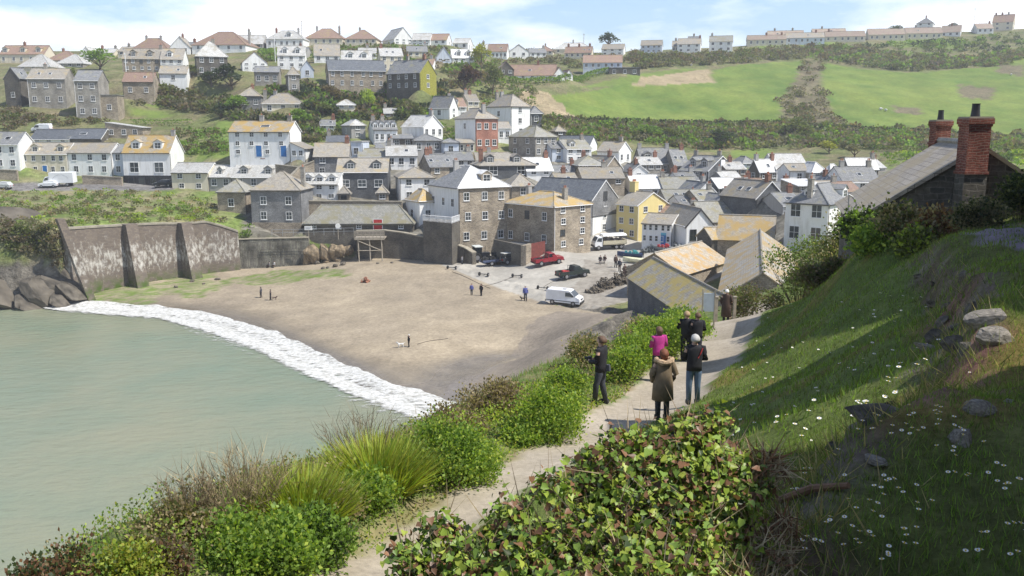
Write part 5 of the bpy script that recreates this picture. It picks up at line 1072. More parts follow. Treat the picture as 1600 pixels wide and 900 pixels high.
WHITEP = paint('white_van_paint', (0.78, 0.79, 0.8)); REDP = paint('faded_red_paint', (0.27, 0.025, 0.035)); DGREEN = paint('dark_green_paint', (0.03, 0.04, 0.035)); BLACKP = paint('dark_vehicle_paint', (0.025, 0.028, 0.035))
def van(root):
    m = MB(); prof(m, [(-2.35,.32),(-2.42,1.0),(-2.36,1.9),(-2.2,2.02),(.75,2.04),(1.0,1.96),(1.72,1.3),(2.3,1.1),(2.42,.8),(2.42,.34)], 1.9, 1.15, .1); m.build('body', WHITEP, root, bevel=.05)
    m = MB(); quad(m, (1.08,-.78,1.9), (1.08,.78,1.9), (1.72,.84,1.33), (1.72,-.84,1.33), .02); m.build('windscreen', GLASS, root)
    for s in (-1, 1):
        m = MB(); quad(m, (.35,s*.87,1.78), (1.0,s*.87,1.78), (1.55,s*.93,1.3), (.35,s*.93,1.25), .02); m.build('side_window', GLASS, root)
        m = MB(); m.box(-2.3, 2.3, s*.955 - .01, s*.955 + .01, .55, .63); m.build('side_trim', TRIM, root)
        m = MB(); m.box(1.3, 1.42, s*1.0 - .08, s*1.0 + .12 * s if s > 0 else s*1.0 + .08, 1.25, 1.5); m.build('mirror', TRIM, root)
    m = MB(); m.box(2.4, 2.52, -.9, .9, .32, .6); m.box(-2.5, -2.38, -.9, .9, .35, .55); m.build('bumper', TRIM, root); m = MB(); m.box(2.36, 2.44, -.35, .35, .82, .98); m.build('grille', TRIM, root)
    m = MB(); m.box(-.3, .2, -.25, .25, 2.05, 2.09); m.build('roof_vent', plain('grey_plastic', (0.3,0.3,0.3)), root)
    lights(root, 2.36, .72, .92, -2.4); wheels(root, (-1.45, 1.5), .86, .34)
van(vroot('van', 'white delivery van parked on the sand at the foot of the slip', 882, 474, None, R(-22), 'van', 1.0))
def pickup(root, pm, load):
    m = MB(); prof(m, [(-.2,.5),(-.25,1.15),(-.1,1.8),(.75,1.8),(1.25,1.2),(2.3,1.08),(2.4,.85),(2.4,.5)], 1.7, 1.2, .14); m.build('cab', pm, root, bevel=.05)
    m = MB(); m.box(-2.45, -.25, -.85, .85, .55, .7)
    for s in (-1, 1): m.box(-2.45, -.25, s*.85 - .05, s*.85 + .05, .55, 1.12)
    m.box(-2.5, -2.4, -.85, .85, .55, 1.1); m.build('load_bed', pm, root)
    m = MB(); quad(m, (.82,-.62,1.72), (.82,.62,1.72), (1.2,.76,1.25), (1.2,-.76,1.25), .02); m.build('windscreen', GLASS, root)
    for s in (-1, 1): m = MB(); quad(m, (-.05,s*.745,1.7), (.7,s*.745,1.7), (1.1,s*.80,1.24), (-.12,s*.80,1.2), .02); m.build('side_window', GLASS, root)
    m = MB(); m.box(2.38, 2.5, -.8, .8, .42, .62); m.box(-2.6, -2.48, -.8, .8, .45, .58); m.build('bumper', TRIM, root)
    m = MB(); m.tube([(-.4,-.75,.7),(-.4,-.75,1.75),(-.4,.75,1.75),(-.4,.75,.7)], .04, 6); m.build('roll_bar', TRIM, root)
    lights(root, 2.36, .62, .85, -2.48); wheels(root, (-1.5, 1.5), .8, .4, .26)
    m = MB(); r_ = random.Random(load[1])
    for _ in range(5): x_, y_ = r_.uniform(-2.1,-.8), r_.uniform(-.5,.5); s = r_.uniform(.18,.3); m.box(x_-s, x_+s, y_-s, y_+s, .72, .72 + r_.uniform(.25,.5))
    m.build('bed_lining', load[0], root)
pickup(vroot('pickup_truck', 'faded red pickup truck with an open bed parked on the slip', 856, 413, None, R(24), 'pickup truck', 1.03), REDP, (TRIM, 1))
pickup(vroot('pickup_truck', 'black pickup truck with something red in its open bed, nearest the white van', 895, 434, None, R(26), 'pickup truck', 1.03), DGREEN, (plain('red_load', (0.5, 0.06, 0.06)), 2))
def jeep(root, top):
    m = MB(); prof(m, [(-1.9,.5),(-1.95,1.15),(2.0,1.05),(2.05,.5)], 1.6); m.build('body', BLACKP, root, bevel=.05)
    m = MB(); prof(m, [(-1.6,1.15),(-1.55,1.8),(.2,1.8),(.5,1.15)], 1.5, 1.2, .08); m.build('cabin', GLASS, root)
    m = MB(); m.box(-1.65, .25, -.75, .75, 1.8, 1.9); m.build('roof', top, root)
    m = MB(); m.box(2.05, 2.15, -.7, .7, .4, .6); m.build('bumper', STEEL, root); lights(root, 2.02, .55, .85, -1.95); wheels(root, (-1.2, 1.25), .75, .42, .26)
    m = MB(); m.wheel((-2.05, 0, 1.0), .35, .2, 'x'); m.build('spare_wheel', TYRE, root)
jeep(vroot('jeep', 'dark off-road vehicle with a pale roof left of the red pickup', 800, 412, None, R(26), 'off-road vehicle', 1.0), plain('pale_canvas', (0.55, 0.55, 0.52)))
jeep(vroot('jeep', 'dark off-road vehicle with a black roof between the trailer and the pale-roofed one', 784, 410, None, R(27), 'off-road vehicle', .95), TRIM)
def tractor(root):
    m = MB(); m.box(.1, 1.9, -.35, .35, .75, 1.45); m.box(1.85, 1.95, -.3, .3, .7, 1.4); m.build('bonnet', BLACKP, root, bevel=.06)
    m = MB(); m.box(-1.2, 1.6, -.28, .28, .5, .8); m.build('chassis', TRIM, root)
    m = MB()
    for x_ in (-.95, .15):
        for s in (-.6, .6): m.box(x_ - .05, x_ + .05, s - .05, s + .05, 1.1, 2.45)
    m.box(-1.0, .2, -.65, .65, 1.0, 1.15); m.build('cab_frame', BLACKP, root); m = MB(); m.box(-.9, .1, -.58, .58, 1.5, 2.4); m.build('cab_glass', GLASS, root)
    m = MB(); m.box(-1.15, .35, -.75, .75, 2.45, 2.62); m.build('cab_roof', plain('pale_grey_paint', (0.5, 0.52, 0.5)), root, bevel=.04); m = MB(); m.tube([(1.2, .2, 1.4), (1.2, .2, 2.5)], .05, 8); m.build('exhaust', DKSTEEL, root)
    for x_, r_, w_, t_ in ((-.75, .78, .42, .78), (1.45, .48, .28, .62)):
        for s in (-1, 1):
            m = MB(); m.wheel((0, 0, 0), r_, w_, n=22)
            for k in range(18): a = k / 18 * 2 * math.pi; m.box(-.04, .04, -w_ * .42, w_ * .42, r_ - .02, r_ + .05, Matrix.Rotation(a, 4, 'Y'))
            o = m.build('wheel', TYRE, root); o.location = (x_, s * t_, r_); k = MB(); k.tube([(0, s * w_ * .4, 0), (0, s * w_ * .55, 0)], r_ * .5, 12); k.build('rim', RIM, o)
tractor(vroot('tractor', 'tractor with a pale cab roof parked against the curved harbour wall', 748, 408, None, R(28), 'tractor', 1.0))
def trailer(root):
    m = MB(); m.box(-1.8, 1.6, -.8, .8, .6, .72)
    for s in (-1, 1): m.box(-1.8, 1.6, s*.8 - .04, s*.8 + .04, .72, 1.0)
    m.build('bed', plain('blue_grey_paint', (0.07, 0.09, 0.16)), root); m = MB(); m.tube([(1.6, .4, .6), (2.7, 0, .5)], .05, 6); m.tube([(1.6, -.4, .6), (2.7, 0, .5)], .05, 6); m.build('drawbar', DKSTEEL, root); wheels(root, (-.3,), .85, .38)
    r_ = random.Random(5); m = MB()
    for _ in range(14): x_, y_ = r_.uniform(-1.6,1.4), r_.uniform(-.6,.6); s = r_.uniform(.15,.28); m.box(x_-s, x_+s, y_-s, y_+s, .73, .73 + r_.uniform(.3,.75))
    m.build('gear', TRIM, root)
trailer(vroot('trailer', 'blue-grey boat trailer loaded with dark gear behind the tractor', 768, 415, None, R(24), 'trailer', 1.0))
def flatbed(root):
    m = MB(); prof(m, [(1.2,.55),(1.2,2.2),(2.0,2.25),(2.45,1.5),(2.6,1.2),(2.6,.55)], 1.95, 1.3, .06); m.build('cab', WHITEP, root, bevel=.05)
    m = MB(); quad(m, (2.08,-.82,2.15), (2.08,.82,2.15), (2.48,.88,1.5), (2.48,-.88,1.5), .02); m.build('windscreen', GLASS, root)
    for s in (-1, 1): m = MB(); quad(m, (1.35,s*.93,2.05), (1.95,s*.93,2.05), (2.3,s*.95,1.5), (1.35,s*.95,1.4), .02); m.build('side_window', GLASS, root)
    m = MB(); m.box(-3.1, 1.1, -1.05, 1.05, .85, 1.0); m.box(-3.1, 1.1, -1.08, -1.0, 1.0, 1.55); m.box(-3.1, 1.1, 1.0, 1.08, 1.0, 1.55); m.box(-3.15, -3.05, -1.05, 1.05, 1.0, 1.55); m.build('bed', plain('cream_side_boards', (0.55, 0.5, 0.36)), root)
    m = MB()
    for x_ in (-3.0, -2.0, -1.0, 0, 1.0):
        for s in (-1, 1): m.box(x_ - .04, x_ + .04, s - .04, s + .04, 1.55, 2.35)
    m.build('hoops', DKSTEEL, root); m = MB(); m.frus([(-3.15,-1.1,2.35),(1.15,-1.1,2.35),(1.15,1.1,2.35),(-3.15,1.1,2.35)], [(-3.1,-.7,2.6),(1.1,-.7,2.6),(1.1,.7,2.6),(-3.1,.7,2.6)]); m.build('canopy', FRAME, root)
    m = MB(); r_ = random.Random(9)
    for _ in range(16): x_, y_ = r_.uniform(-2.8,.8), r_.uniform(-.8,.8); m.box(x_-.18, x_+.18, y_-.18, y_+.18, 1.0, 1.0 + r_.uniform(.6,1.1))
    m.build('cargo', plain('mixed_cargo', (0.3, 0.26, 0.24), .8, .6, 3), root); m = MB(); m.box(-3.0, 2.4, -.4, .4, .5, .85); m.build('chassis', TRIM, root); m = MB(); m.box(2.55, 2.7, -.95, .95, .45, .75); m.build('bumper', TRIM, root)
    lights(root, 2.56, .75, .95); wheels(root, (-2.2, -1.3, 1.9), .85, .4, .28)
flatbed(vroot('lorry', 'white flatbed lorry with a pale canopy parked beside the tall yellow house', 949, 389, None, R(194), 'lorry', 1.02))
def boxlorry(root):
    m = MB(); prof(m, [(2.2,.5),(2.2,2.1),(3.0,2.15),(3.5,1.4),(3.6,.5)], 2.0, 1.3, .06); m.build('cab', WHITEP, root, bevel=.05); m = MB(); quad(m, (3.05,-.85,2.05), (3.05,.85,2.05), (3.5,.9,1.4), (3.5,-.9,1.4), .02); m.build('windscreen', GLASS, root)
    for s in (-1, 1): m = MB(); quad(m, (2.35,s*.96,2.0), (2.9,s*.96,2.0), (3.3,s*.98,1.4), (2.35,s*.98,1.35), .02); m.build('side_window', GLASS, root)
    m = MB(); m.box(-3.2, 2.1, -1.1, 1.1, .75, 3.1); m.build('cargo_box', WHITEP, root, bevel=.04)
    for s in (-1, 1):       # the arc of faint writing on the box is too small to read
        m = MB()
        for k in range(15): a = R(35 + k * 110 / 14); x_ = -.5 + 2.0 * math.cos(a) * -1; z_ = .9 + 1.75 * math.sin(a); m.box(x_ - .06, x_ + .06, s*1.115 - .01, s*1.115 + .01, z_ - .09, z_ + .09)
        m.build('lettering', plain('faint_grey_ink', (0.5,0.5,0.52)), root)
    wheels(root, (-1.8, 2.7), .9, .42, .3); lights(root, 3.55, .8, .85)
boxlorry(vroot('lorry', 'white box lorry parked on the road below the cream cottage', 96, 291, None, R(183), 'lorry', .95))
def car(root, pm, L_=4.0):
    m = MB(); prof(m, [(-1.95,.35),(-2.0,.85),(-1.75,1.0),(-1.45,1.42),(.3,1.45),(1.0,.98),(1.85,.85),(2.0,.6),(2.0,.35)], 1.7, 1.0, .16); m.build('body', pm, root, bevel=.05)
    m = MB(); quad(m, (.38,-.6,1.41), (.38,.6,1.41), (1.0,.72,1.0), (1.0,-.72,1.0), .02); m.build('windscreen', GLASS, root)
    for s in (-1, 1): m = MB(); quad(m, (-1.3,s*.72,1.38), (.25,s*.72,1.38), (.8,s*.80,1.02), (-1.6,s*.80,1.0), .02); m.build('side_window', GLASS, root)
    lights(root, 1.95, .62, .68, -1.97); wheels(root, (-1.25, 1.25), .76, .31)
car(vroot('car', 'small white car parked in front of the white box lorry', 77, 293, None, R(183), 'car'), WHITEP)
car(vroot('car', 'dark car in front of the black ground floor of the tall white house', 256, 292, None, R(181), 'car'), BLACKP)
car(vroot('car', 'silver car half hidden at the far left end of the road', 4, 295, None, R(181), 'car'), paint('silver_paint', (0.5,0.52,0.52)))
car(vroot('car', 'white car beside the white bay-windowed house', 1210, 376, 118, R(100), 'car'), WHITEP)
van(vroot('van', 'pinkish white van parked on the track above the dark slate sheds', 66, 202, 222, R(180), 'van', .95))
for (x_, y_), lb in zip([(706,421),(756,431),(808,434),(848,453)], ['leftmost two-wheeled launching trolley at the top corner of the beach', 'two-wheeled launching trolley below the blue-grey trailer', 'two-wheeled launching trolley below the red pickup', 'two-wheeled launching trolley just left of the white van']):
    r_ = vroot('trolley', lb, x_, y_, None, R(65), 'trolley'); m = MB(); m.tube([(0, -.75, .28), (0, .75, .28)], .05, 6); m.tube([(0, 0, .28), (1.1, 0, .15)], .035, 6); m.build('axle', DKSTEEL, r_); wheels(r_, (0,), .75, .28, .22)
def boat(root, hullc, inc, L_=4.2, wd=1.5):
    rings = []; N_ = 12
    for i in range(N_ + 1):
        t = i / N_; w = wd / 2 * (1 - max(0, (t - .45) / .55) ** 2.2) * (0.86 + .14 * min(1, t * 4)) + .02; x_ = -L_ / 2 + L_ * t; sh = .62 + .3 * t ** 2; kz = .05 + .25 * max(0, t - .7)
        rings.append([Vector((x_, w, sh)), Vector((x_, w * .85, sh * .5 + kz * .5)), Vector((x_, w * .3, kz)), Vector((x_, -w * .3, kz)), Vector((x_, -w * .85, sh * .5 + kz * .5)), Vector((x_, -w, sh)), Vector((x_, -w * .88, sh - .04)), Vector((x_, -w * .5, kz + .22)), Vector((x_, w * .5, kz + .22)), Vector((x_, w * .88, sh - .04))])
    m = MB(); m.loft(rings); m.build('hull', hullc, root, smooth=False)
    m = MB()
    for t in (.25, .5, .72): x_ = -L_ / 2 + L_ * t; m.box(x_ - .12, x_ + .12, -wd * .4, wd * .4, .45, .5)
    m.build('thwart', WOOD, root); m = MB(); m.box(-L_/2 - .2, -L_/2 + .02, -.14, .14, .4, 1.05); m.tube([(-L_/2 - .12, 0, .4), (-L_/2 - .12, 0, -.0)], .06, 6); m.build('outboard', TRIM, root)
    if inc: m = MB(); r_ = random.Random(3); [m.box(a, a + .4, b, b + .35, .4, .4 + c) for a, b, c in [(r_.uniform(-1.5, .8), r_.uniform(-.5, .2), r_.uniform(.3, .8)) for _ in range(9)]]; m.build('nets', inc, root)
boat(vroot('boat', 'white boat with a yellow band propped nose-up near the front cellar', 993, 411, None, R(160), 'boat'), plain('white_yellow_hull', (0.72, 0.70, 0.5)), None)
boat(vroot('boat', 'dark blue boat piled with turquoise nets behind the white boat', 984, 402, None, R(165), 'boat'), plain('navy_hull', (0.03, 0.05, 0.12)), plain('turquoise_net', (0.10, 0.38, 0.36), .9, .5, 6))
boat(vroot('boat', 'grey boat with red gear by the shop with the blue sign', 1035, 392, None, R(150), 'boat'), plain('grey_hull', (0.22, 0.25, 0.26)), plain('red_gear', (0.45, 0.05, 0.05)))
def heap(name, label, px, py, w, hgt, mtl, seed, cat='gear heap', n=60, D=None, kind=None):
    p = P(px, py, D) if D else hit(px, py); r_ = random.Random(seed); sx = w / F * p.y / 2; sz = hgt / F * p.y; m = MB()
    for _ in range(n):
        a = r_.uniform(0, 6.28); q = math.sqrt(r_.random()); x_, y_ = math.cos(a) * q * sx, math.sin(a) * q * sx * .6; zz = sz * max(0, (1 - q * q)) * r_.uniform(.2, 1); s = r_.uniform(.12, .34)
        M_ = Matrix.Translation((x_, y_, zz)) @ Matrix.Rotation(r_.uniform(0, 3), 4, Vector((r_.random(), r_.random(), r_.random())).normalized())
        if r_.random() < .5: m.box(-s, s, -s * .7, s * .7, -s * .4, s * .4, M_)
        else: m.tube([M_ @ Vector((math.cos(k) * s, math.sin(k) * s, 0)) for k in np.linspace(0, 5.6, 8)], .05, 5)
    o = m.build(name, mtl); o.location = p; o.location.z = gz(p.x, p.y); return tag(o, label, cat, None, kind)
NETM = plain('fishing_net_brown', (0.13, 0.11, 0.085), .95, .6, 5)
for i, (x_, y_, w_, h_, lb) in enumerate([(930,456,28,8,'low dark net heap at the left end of the line of fishing gear'),(945,450,34,18,'tangled lobster pots heaped behind the low net pile'),(966,444,36,20,'largest brown heap of pots and nets beside the front cellar wall'),(982,432,30,20,'dark pots stacked against the corner of the front cellar')]): heap('gear_heap', lb, x_, y_, w_, h_, NETM, i, n=110)
heap('gear_heap', 'dark clutter of barrels and pots in front of the shop with the blue sign', 1020, 392, 40, 9, plain('dark_clutter', (0.09, 0.10, 0.10), .8, .6, 4), 8, n=70); heap('gear_heap', 'mixed clutter with pale boxes right of the grey boat', 1060, 390, 44, 8, plain('pale_clutter', (0.25, 0.26, 0.25), .8, .7, 3), 9, n=80)
heap('crate_pile', 'red fish boxes stacked in the dark opening of the rear cellar', 1147, 400, 12, 24, plain('red_crate', (0.5, 0.05, 0.03), .6), 11, 'crates', 26, D=122); heap('gear_heap', 'pale planks and buoys on the courtyard floor between the cellars', 1108, 448, 34, 8, plain('pale_planks', (0.42, 0.38, 0.34), .8, .5, 3), 12, n=60, D=100)
heap('digger', 'small rusty brown digger-like machine alone on the upper beach', 572, 441, 13, 9, plain('rust', (0.28, 0.13, 0.08), .9, .5, 4), 13, 'machine', 34)
# ---------------------------------------------------------------- people
import bmesh
SKIN = plain('skin', (0.55, 0.34, 0.25), .6, .05)
def skinmesh(name, verts, edges, root_i, mtl, parent, sub=1):
    bm = bmesh.new(); ly = bm.verts.layers.skin.verify(); vs = []
    for p, r in verts: v = bm.verts.new(p); v[ly].radius = (r, r); vs.append(v)
    for a, b in edges: bm.edges.new((vs[a], vs[b]))
    vs[root_i][ly].use_root = True; me = bpy.data.meshes.new(name); bm.to_mesh(me); bm.free()
    o = bpy.data.objects.new(name, me); C.objects.link(o); k = o.modifiers.new('skin', 'SKIN'); k.use_smooth_shade = True; k = o.modifiers.new('sub', 'SUBSURF'); k.levels = sub; k.render_levels = sub
    dg = bpy.context.evaluated_depsgraph_get(); nm = bpy.data.meshes.new_from_object(o.evaluated_get(dg)); o.modifiers.clear(); o.data = nm; bpy.data.meshes.remove(me)
    nm.materials.clear(); nm.materials.append(mtl); nm.polygons.foreach_set('use_smooth', [True] * len(nm.polygons)); o.parent = parent; return o
def ell(cx, cy, z_, rx, ry, n=14): return [Vector((cx + math.cos(2 * math.pi * k / n) * rx, cy + math.sin(2 * math.pi * k / n) * ry, z_)) for k in range(n)]
def person(label, px, py, D, hpx, yaw, top, bot, hair, arms='down', near=False, coat=None, hairlen=0, sit=False, stride=.0, lean=0, hgt=None, hood=None, tail=None, beltz=.86, pos=None, group=None):
    p = pos or (P(px, py, D) if D else hit(px, py)); z_ = gz(p.x, p.y); H_ = hgt or hpx / F * math.hypot(p.y, EYE - z_)
    root = empty('person', (p.x, p.y, z_), yaw, label, 'person', group); root.scale = (H_ / 1.75,) * 3
    sh = 1.42; A = {}
    def arm(s):
        if arms == 'camera': return [(s*.19,0,sh),(s*.27,.06,1.17),(s*.10,.26,1.30),(s*.05,.30,1.34)]
        if arms == 'pocket': return [(s*.19,0,sh),(s*.30,-.05,1.14),(s*.24,.08,.93),(s*.20,.12,.90)]
        if arms == 'front': return [(s*.19,0,sh),(s*.27,-.01,1.15),(s*.15,.24,1.10),(s*.08,.29,1.12)]
        return [(s*.19,0,sh),(s*.25,-.03,1.13),(s*.27,.05,.87),(s*.265,.07,.80)]
    if sit: kn = [(s*.13,.36,.52) for s in (-1,1)]; an = [(s*.12,.34,.10) for s in (-1,1)]; hip = .46
    else: kn = [(-.105,.03+stride*.5,.5),(.105,.03-stride*.3,.5)]; an = [(-.11,stride,.09),(.11,-stride,.09)]; hip = .93
    dz = hip - .93; off = Vector((0, 0, dz)); tl = Matrix.Rotation(-lean, 4, 'X')
    def U(q): q = Vector(q); return (tl @ (q - Vector((0,0,.93)))) + Vector((0,0,.93)) + off
    vs = [(U((0,0,.95)),.12),(U((0,0,1.18)),.11),(U((0,0,1.38)),.12),(U((0,0,1.5)),.055),(U((0,.015,1.57)),.07),(U((0,.02,1.645)),.095),(U((0,.01,1.71)),.07)]
    ed = [(0,1),(1,2),(2,3),(3,4),(4,5),(5,6)]
    if near: vs.append((U((0,.125,1.62)),.016)); ed.append((5,7))
    for s, k_, a_ in ((-1,kn[0],an[0]),(1,kn[1],an[1])):
        b = len(vs); vs += [(Vector((s*.1,0,.90+dz)),.09),(Vector(k_),.06),(Vector(a_),.04),(Vector(a_)+Vector((0,.13,-.05)),.03)]; ed += [(0,b),(b,b+1),(b+1,b+2),(b+2,b+3)]
    for s in (-1, 1):
        q = [U(t) for t in arm(s)]; b = len(vs); vs += [(q[0],.055),(q[1],.042),(q[2],.03),(q[3],.034)]; ed += [(2,b),(b,b+1),(b+1,b+2),(b+2,b+3)]
        if near:
            d = (q[3] - q[2]).normalized(); side = Vector((1,0,0)); 
            for f_, ln_ in ((-.026,.07),(-.009,.085),(.009,.08),(.026,.062)): c = len(vs); vs += [(q[3] + d*.04 + side*f_,.010),(q[3] + d*(.04+ln_*.55) + side*f_ + Vector((0,0,-.012)),.009),(q[3] + d*(.04+ln_*.85) + side*f_ + Vector((0,0,-.03)),.008)]; ed += [(b+3,c),(c,c+1),(c+1,c+2)]
            c = len(vs); vs += [(q[3] - side*s*.035 + d*.0,.012),(q[3] - side*s*.06 + d*.035,.009)]; ed += [(b+3,c),(c,c+1)]
    skinmesh('body', vs, ed, 0, SKIN, root, 1)
    # trousers
    m = MB(); T_ = bot
    if not sit: m.loft([ell(0,0,.84+dz,.155,.115),ell(0,0,.95+dz,.165,.12),ell(0,0,1.03+dz,.15,.115)])
    for s, k_, a_ in ((-1,kn[0],an[0]),(1,kn[1],an[1])): m.tube([(s*.085,0,.95+dz),(s*.095,.0 if not sit else .05,.80+dz if not sit else .52),k_,Vector(a_)+Vector((0,0,.0))], [.095,.10,.078,.062], 12)
    m.build('trousers', T_, root, smooth=True)
    m = MB()
    for a_ in an: a_ = Vector(a_); m.loft([[a_ + Vector((x_, y_, zz)) for x_, y_ in ((-.05,-.08),(.05,-.08),(.055,.08),(.03,.19),(-.03,.19),(-.055,.08))] for zz in (-.085,-.03)] + [[a_ + Vector((x_, y_, .03)) for x_, y_ in ((-.04,-.06),(.04,-.06),(.045,.03),(.03,.06),(-.03,.06),(-.045,.03))]])
    m.build('shoes', TRIM, root)
    # jacket or coat
    m = MB(); hem = beltz
    rings = [(1.50,.085,.085,.0),(1.47,.16,.105,-.005),(1.42,.215,.12,-.01),(1.3,.215,.13,-.005),(1.12,.19,.13,0),(1.0,.19,.135,0),(hem,.195,.14,0)]
    if coat: rings = rings[:4] + [(1.12,.225,.16,0),(.9,.25,.19,0),(coat,.27,.21,0)]
    m.loft([[U(q) for q in ell(0, cy, z2, rx, ry, 16)] for z2, rx, ry, cy in rings][::-1])
    for s in (-1, 1):
        q = [U(t) for t in arm(s)]; m.tube([q[0] + Vector((-s*.05,0,.0)), q[0], toward(q[0], q[1], .5), q[1], toward(q[1], q[2], .5), q[2]], [.07,.088,.078,.07,.06,.05], 12)
    jk = m.build('jacket' if not coat else 'coat', top, root, smooth=True)
    # collar, hair
    m = MB(); hd = U((0,.015,1.64))
    if hair:
        R_ = []
        for k in range(7):
            ph = k / 6 * math.pi * (.62 if not hairlen else .72); rr = math.sin(ph) * .115; R_.append([hd + Vector((math.cos(t) * rr, math.sin(t) * rr * 1.1 - .02 - (.02 if k > 3 else 0) - (.035 * (math.sin(t) > .2) * (k > 3)), math.cos(ph) * .125 + .0)) for t in [2 * math.pi * j / 14 for j in range(14)]])
        if hairlen: R_.append([hd + Vector((math.cos(t) * .09, math.sin(t) * .05 - .08, -.06 - hairlen)) for t in [2 * math.pi * j / 14 for j in range(14)]])
        R_[0] = [hd + Vector((math.cos(t) * .02, math.sin(t) * .02 - .02, .125)) for t in [2 * math.pi * j / 14 for j in range(14)]]
        m.loft(R_); m.build('hair', hair, root, smooth=True)
    if hood: m = MB(); cs = [U((math.cos(t) * .19, math.sin(t) * .12 - .04, 1.47 + .03 * math.cos(t * 2))) for t in np.linspace(0, 2 * math.pi, 17)]; m.tube(cs, [.055 + .012 * ((i * 7) % 3) for i in range(17)], 8); m.build('fur_collar', hood, root)
    return root
CL = {k: plain('cloth_' + k, c, .85, .2, 6, bump=.01) for k, c in dict(black=(0.018,0.018,0.022), charcoal=(0.05,0.055,0.07), navy=(0.03,0.04,0.09), jeans=(0.10,0.15,0.23), pink=(0.42,0.035,0.22), olive=(0.2,0.15,0.095), brown=(0.07,0.045,0.035), blue=(0.10,0.12,0.33), grey=(0.2,0.2,0.21), white=(0.6,0.6,0.58), red=(0.4,0.04,0.04)).items()}
HR = {k: plain('hair_' + k, c, .7, .3, 20) for k, c in dict(grey=(0.42,0.41,0.39), dark=(0.03,0.022,0.018), brown=(0.11,0.065,0.04), auburn=(0.17,0.06,0.03), white=(0.65,0.64,0.62), fair=(0.33,0.23,0.13)).items()}
FUR = plain('tan_fur', (0.42, 0.30, 0.19), .95, .4, 20, bump=.02)
mL = person('man in a black jacket holding a camera at the cliff edge, facing the bay', 938, 622, 21.7, 112, R(62), CL['black'], CL['charcoal'], HR['brown'], 'front', True, hgt=1.76, stride=.1)
m = MB(); m.box(-.07, .07, .28, .36, 1.10, 1.20); m.tube([(0,.36,1.15),(0,.44,1.15)], .04, 10); o = m.build('camera', TRIM); o.matrix_world = Matrix.Translation(mL.location) @ Matrix.Rotation(R(62), 4, 'Z'); tag(o, 'black camera held by the man at the cliff edge', 'camera')
m = MB(); m.frus([(-.02,-.24,.88),(.1,-.24,.88),(.1,-.14,.88),(-.02,-.14,.88)], [(0,-.22,1.04),(.08,-.22,1.04),(.08,-.14,1.04),(0,-.14,1.04)]); o = m.build('shoulder_bag', plain('grey_bag', (0.06,0.065,0.08))); o.matrix_world = Matrix.Translation(mL.location) @ Matrix.Rotation(R(62), 4, 'Z'); tag(o, 'grey shoulder bag hanging behind the man at the cliff edge', 'bag')
person('woman in a bright pink top standing half hidden behind the woman in the long coat', 1027, 606, 25.0, 90, R(20), CL['pink'], CL['charcoal'], HR['brown'], 'front', True, hgt=1.62, hairlen=.08)
person('woman in a long olive-brown coat with a wide fur collar, seen from behind', 1034, 662, 19.6, 112, R(8), CL['olive'], CL['charcoal'], HR['auburn'], 'pocket', True, coat=.50, hgt=1.66, hood=FUR, hairlen=.06)
g = person('grey-haired man in a black jacket and blue jeans, seen from behind on the path', 1082, 644, 21.3, 114, R(4), CL['black'], CL['jeans'], HR['grey'], 'front', True, hgt=1.78)
m = MB(); m.tube([(.16,-.125,1.44),(.10,-.15,1.3),(.05,-.15,1.2)], .014, 6); m.build('camera_strap', CL['red'], g)
person('left of the couple in dark jackets looking through the hedge, bareheaded and fair', 1071, 562, 30.2, 80, R(-8), CL['black'], CL['black'], HR['fair'], 'camera', True, hgt=1.78)
person('right of the couple in dark jackets, with a small badge on the back', 1088, 561, 30.0, 78, R(12), CL['black'], CL['charcoal'], HR['brown'], 'front', True, hgt=1.74)
person('woman in a long brown coat and pale hat by the wooden gate posts', 1133, 525, 43.5, 52, R(-20), CL['brown'], CL['black'], HR['white'], 'pocket', True, coat=.3, hgt=1.66)
for a in [('figure in blue on the sand at the edge of the slip, the left of two',737,461,18,R(170),'blue','charcoal','dark'),('figure in black on the sand at the edge of the slip, the right of two',752,462,19,R(150),'black','black','dark'),
          ('man in a blue jumper walking a small dog across the foot of the slip',821,470,24,R(180),'blue','charcoal','grey'),('person in black with white hair alone on the open sand above the surf',639,542,20,R(120),'black','black','white'),
          ('left of the two people in dark clothes near the far end of the surf',408,465,17,R(80),'charcoal','black','dark'),('right of the two people in dark clothes near the far end of the surf',423,469,17,R(100),'black','black','dark'),
          ('person in a pale shirt bending by the harbour wall at the top of the beach',722,413,14,R(60),'grey','charcoal','dark'),
          ('person standing nearest the boats by the fishing gear',962,418,20,R(200),'brown','black','dark'),('person in a dark coat in the middle of the group by the fishing gear',968,424,20,R(160),'charcoal','brown','brown'),('person in brown at the front of the group by the fishing gear',976,434,22,R(220),'brown','brown','dark')]:
    person(a[0], a[1], a[2], None, a[3], a[4], CL[a[5]], CL[a[6]], HR[a[7]], stride=.08)
person('left of the two people sitting together on the open slip', 938, 412, None, 18, R(170), CL['black'], CL['charcoal'], HR['dark'], 'front', sit=True); person('right of the two people sitting together on the open slip', 945, 411, None, 18, R(150), CL['brown'], CL['charcoal'], HR['dark'], 'front', sit=True)
for lb, x_, y_, r_ in (('person in a pale hat on the ledge below the streaked harbour wall', 421, 418, 100), ('person in white on the ledge below the streaked harbour wall', 429, 418, 140)): person(lb, x_, y_, None, 14, R(r_), CL['white'] if 'white' in lb else CL['grey'], CL['black'], HR['dark'], 'front', sit=True)
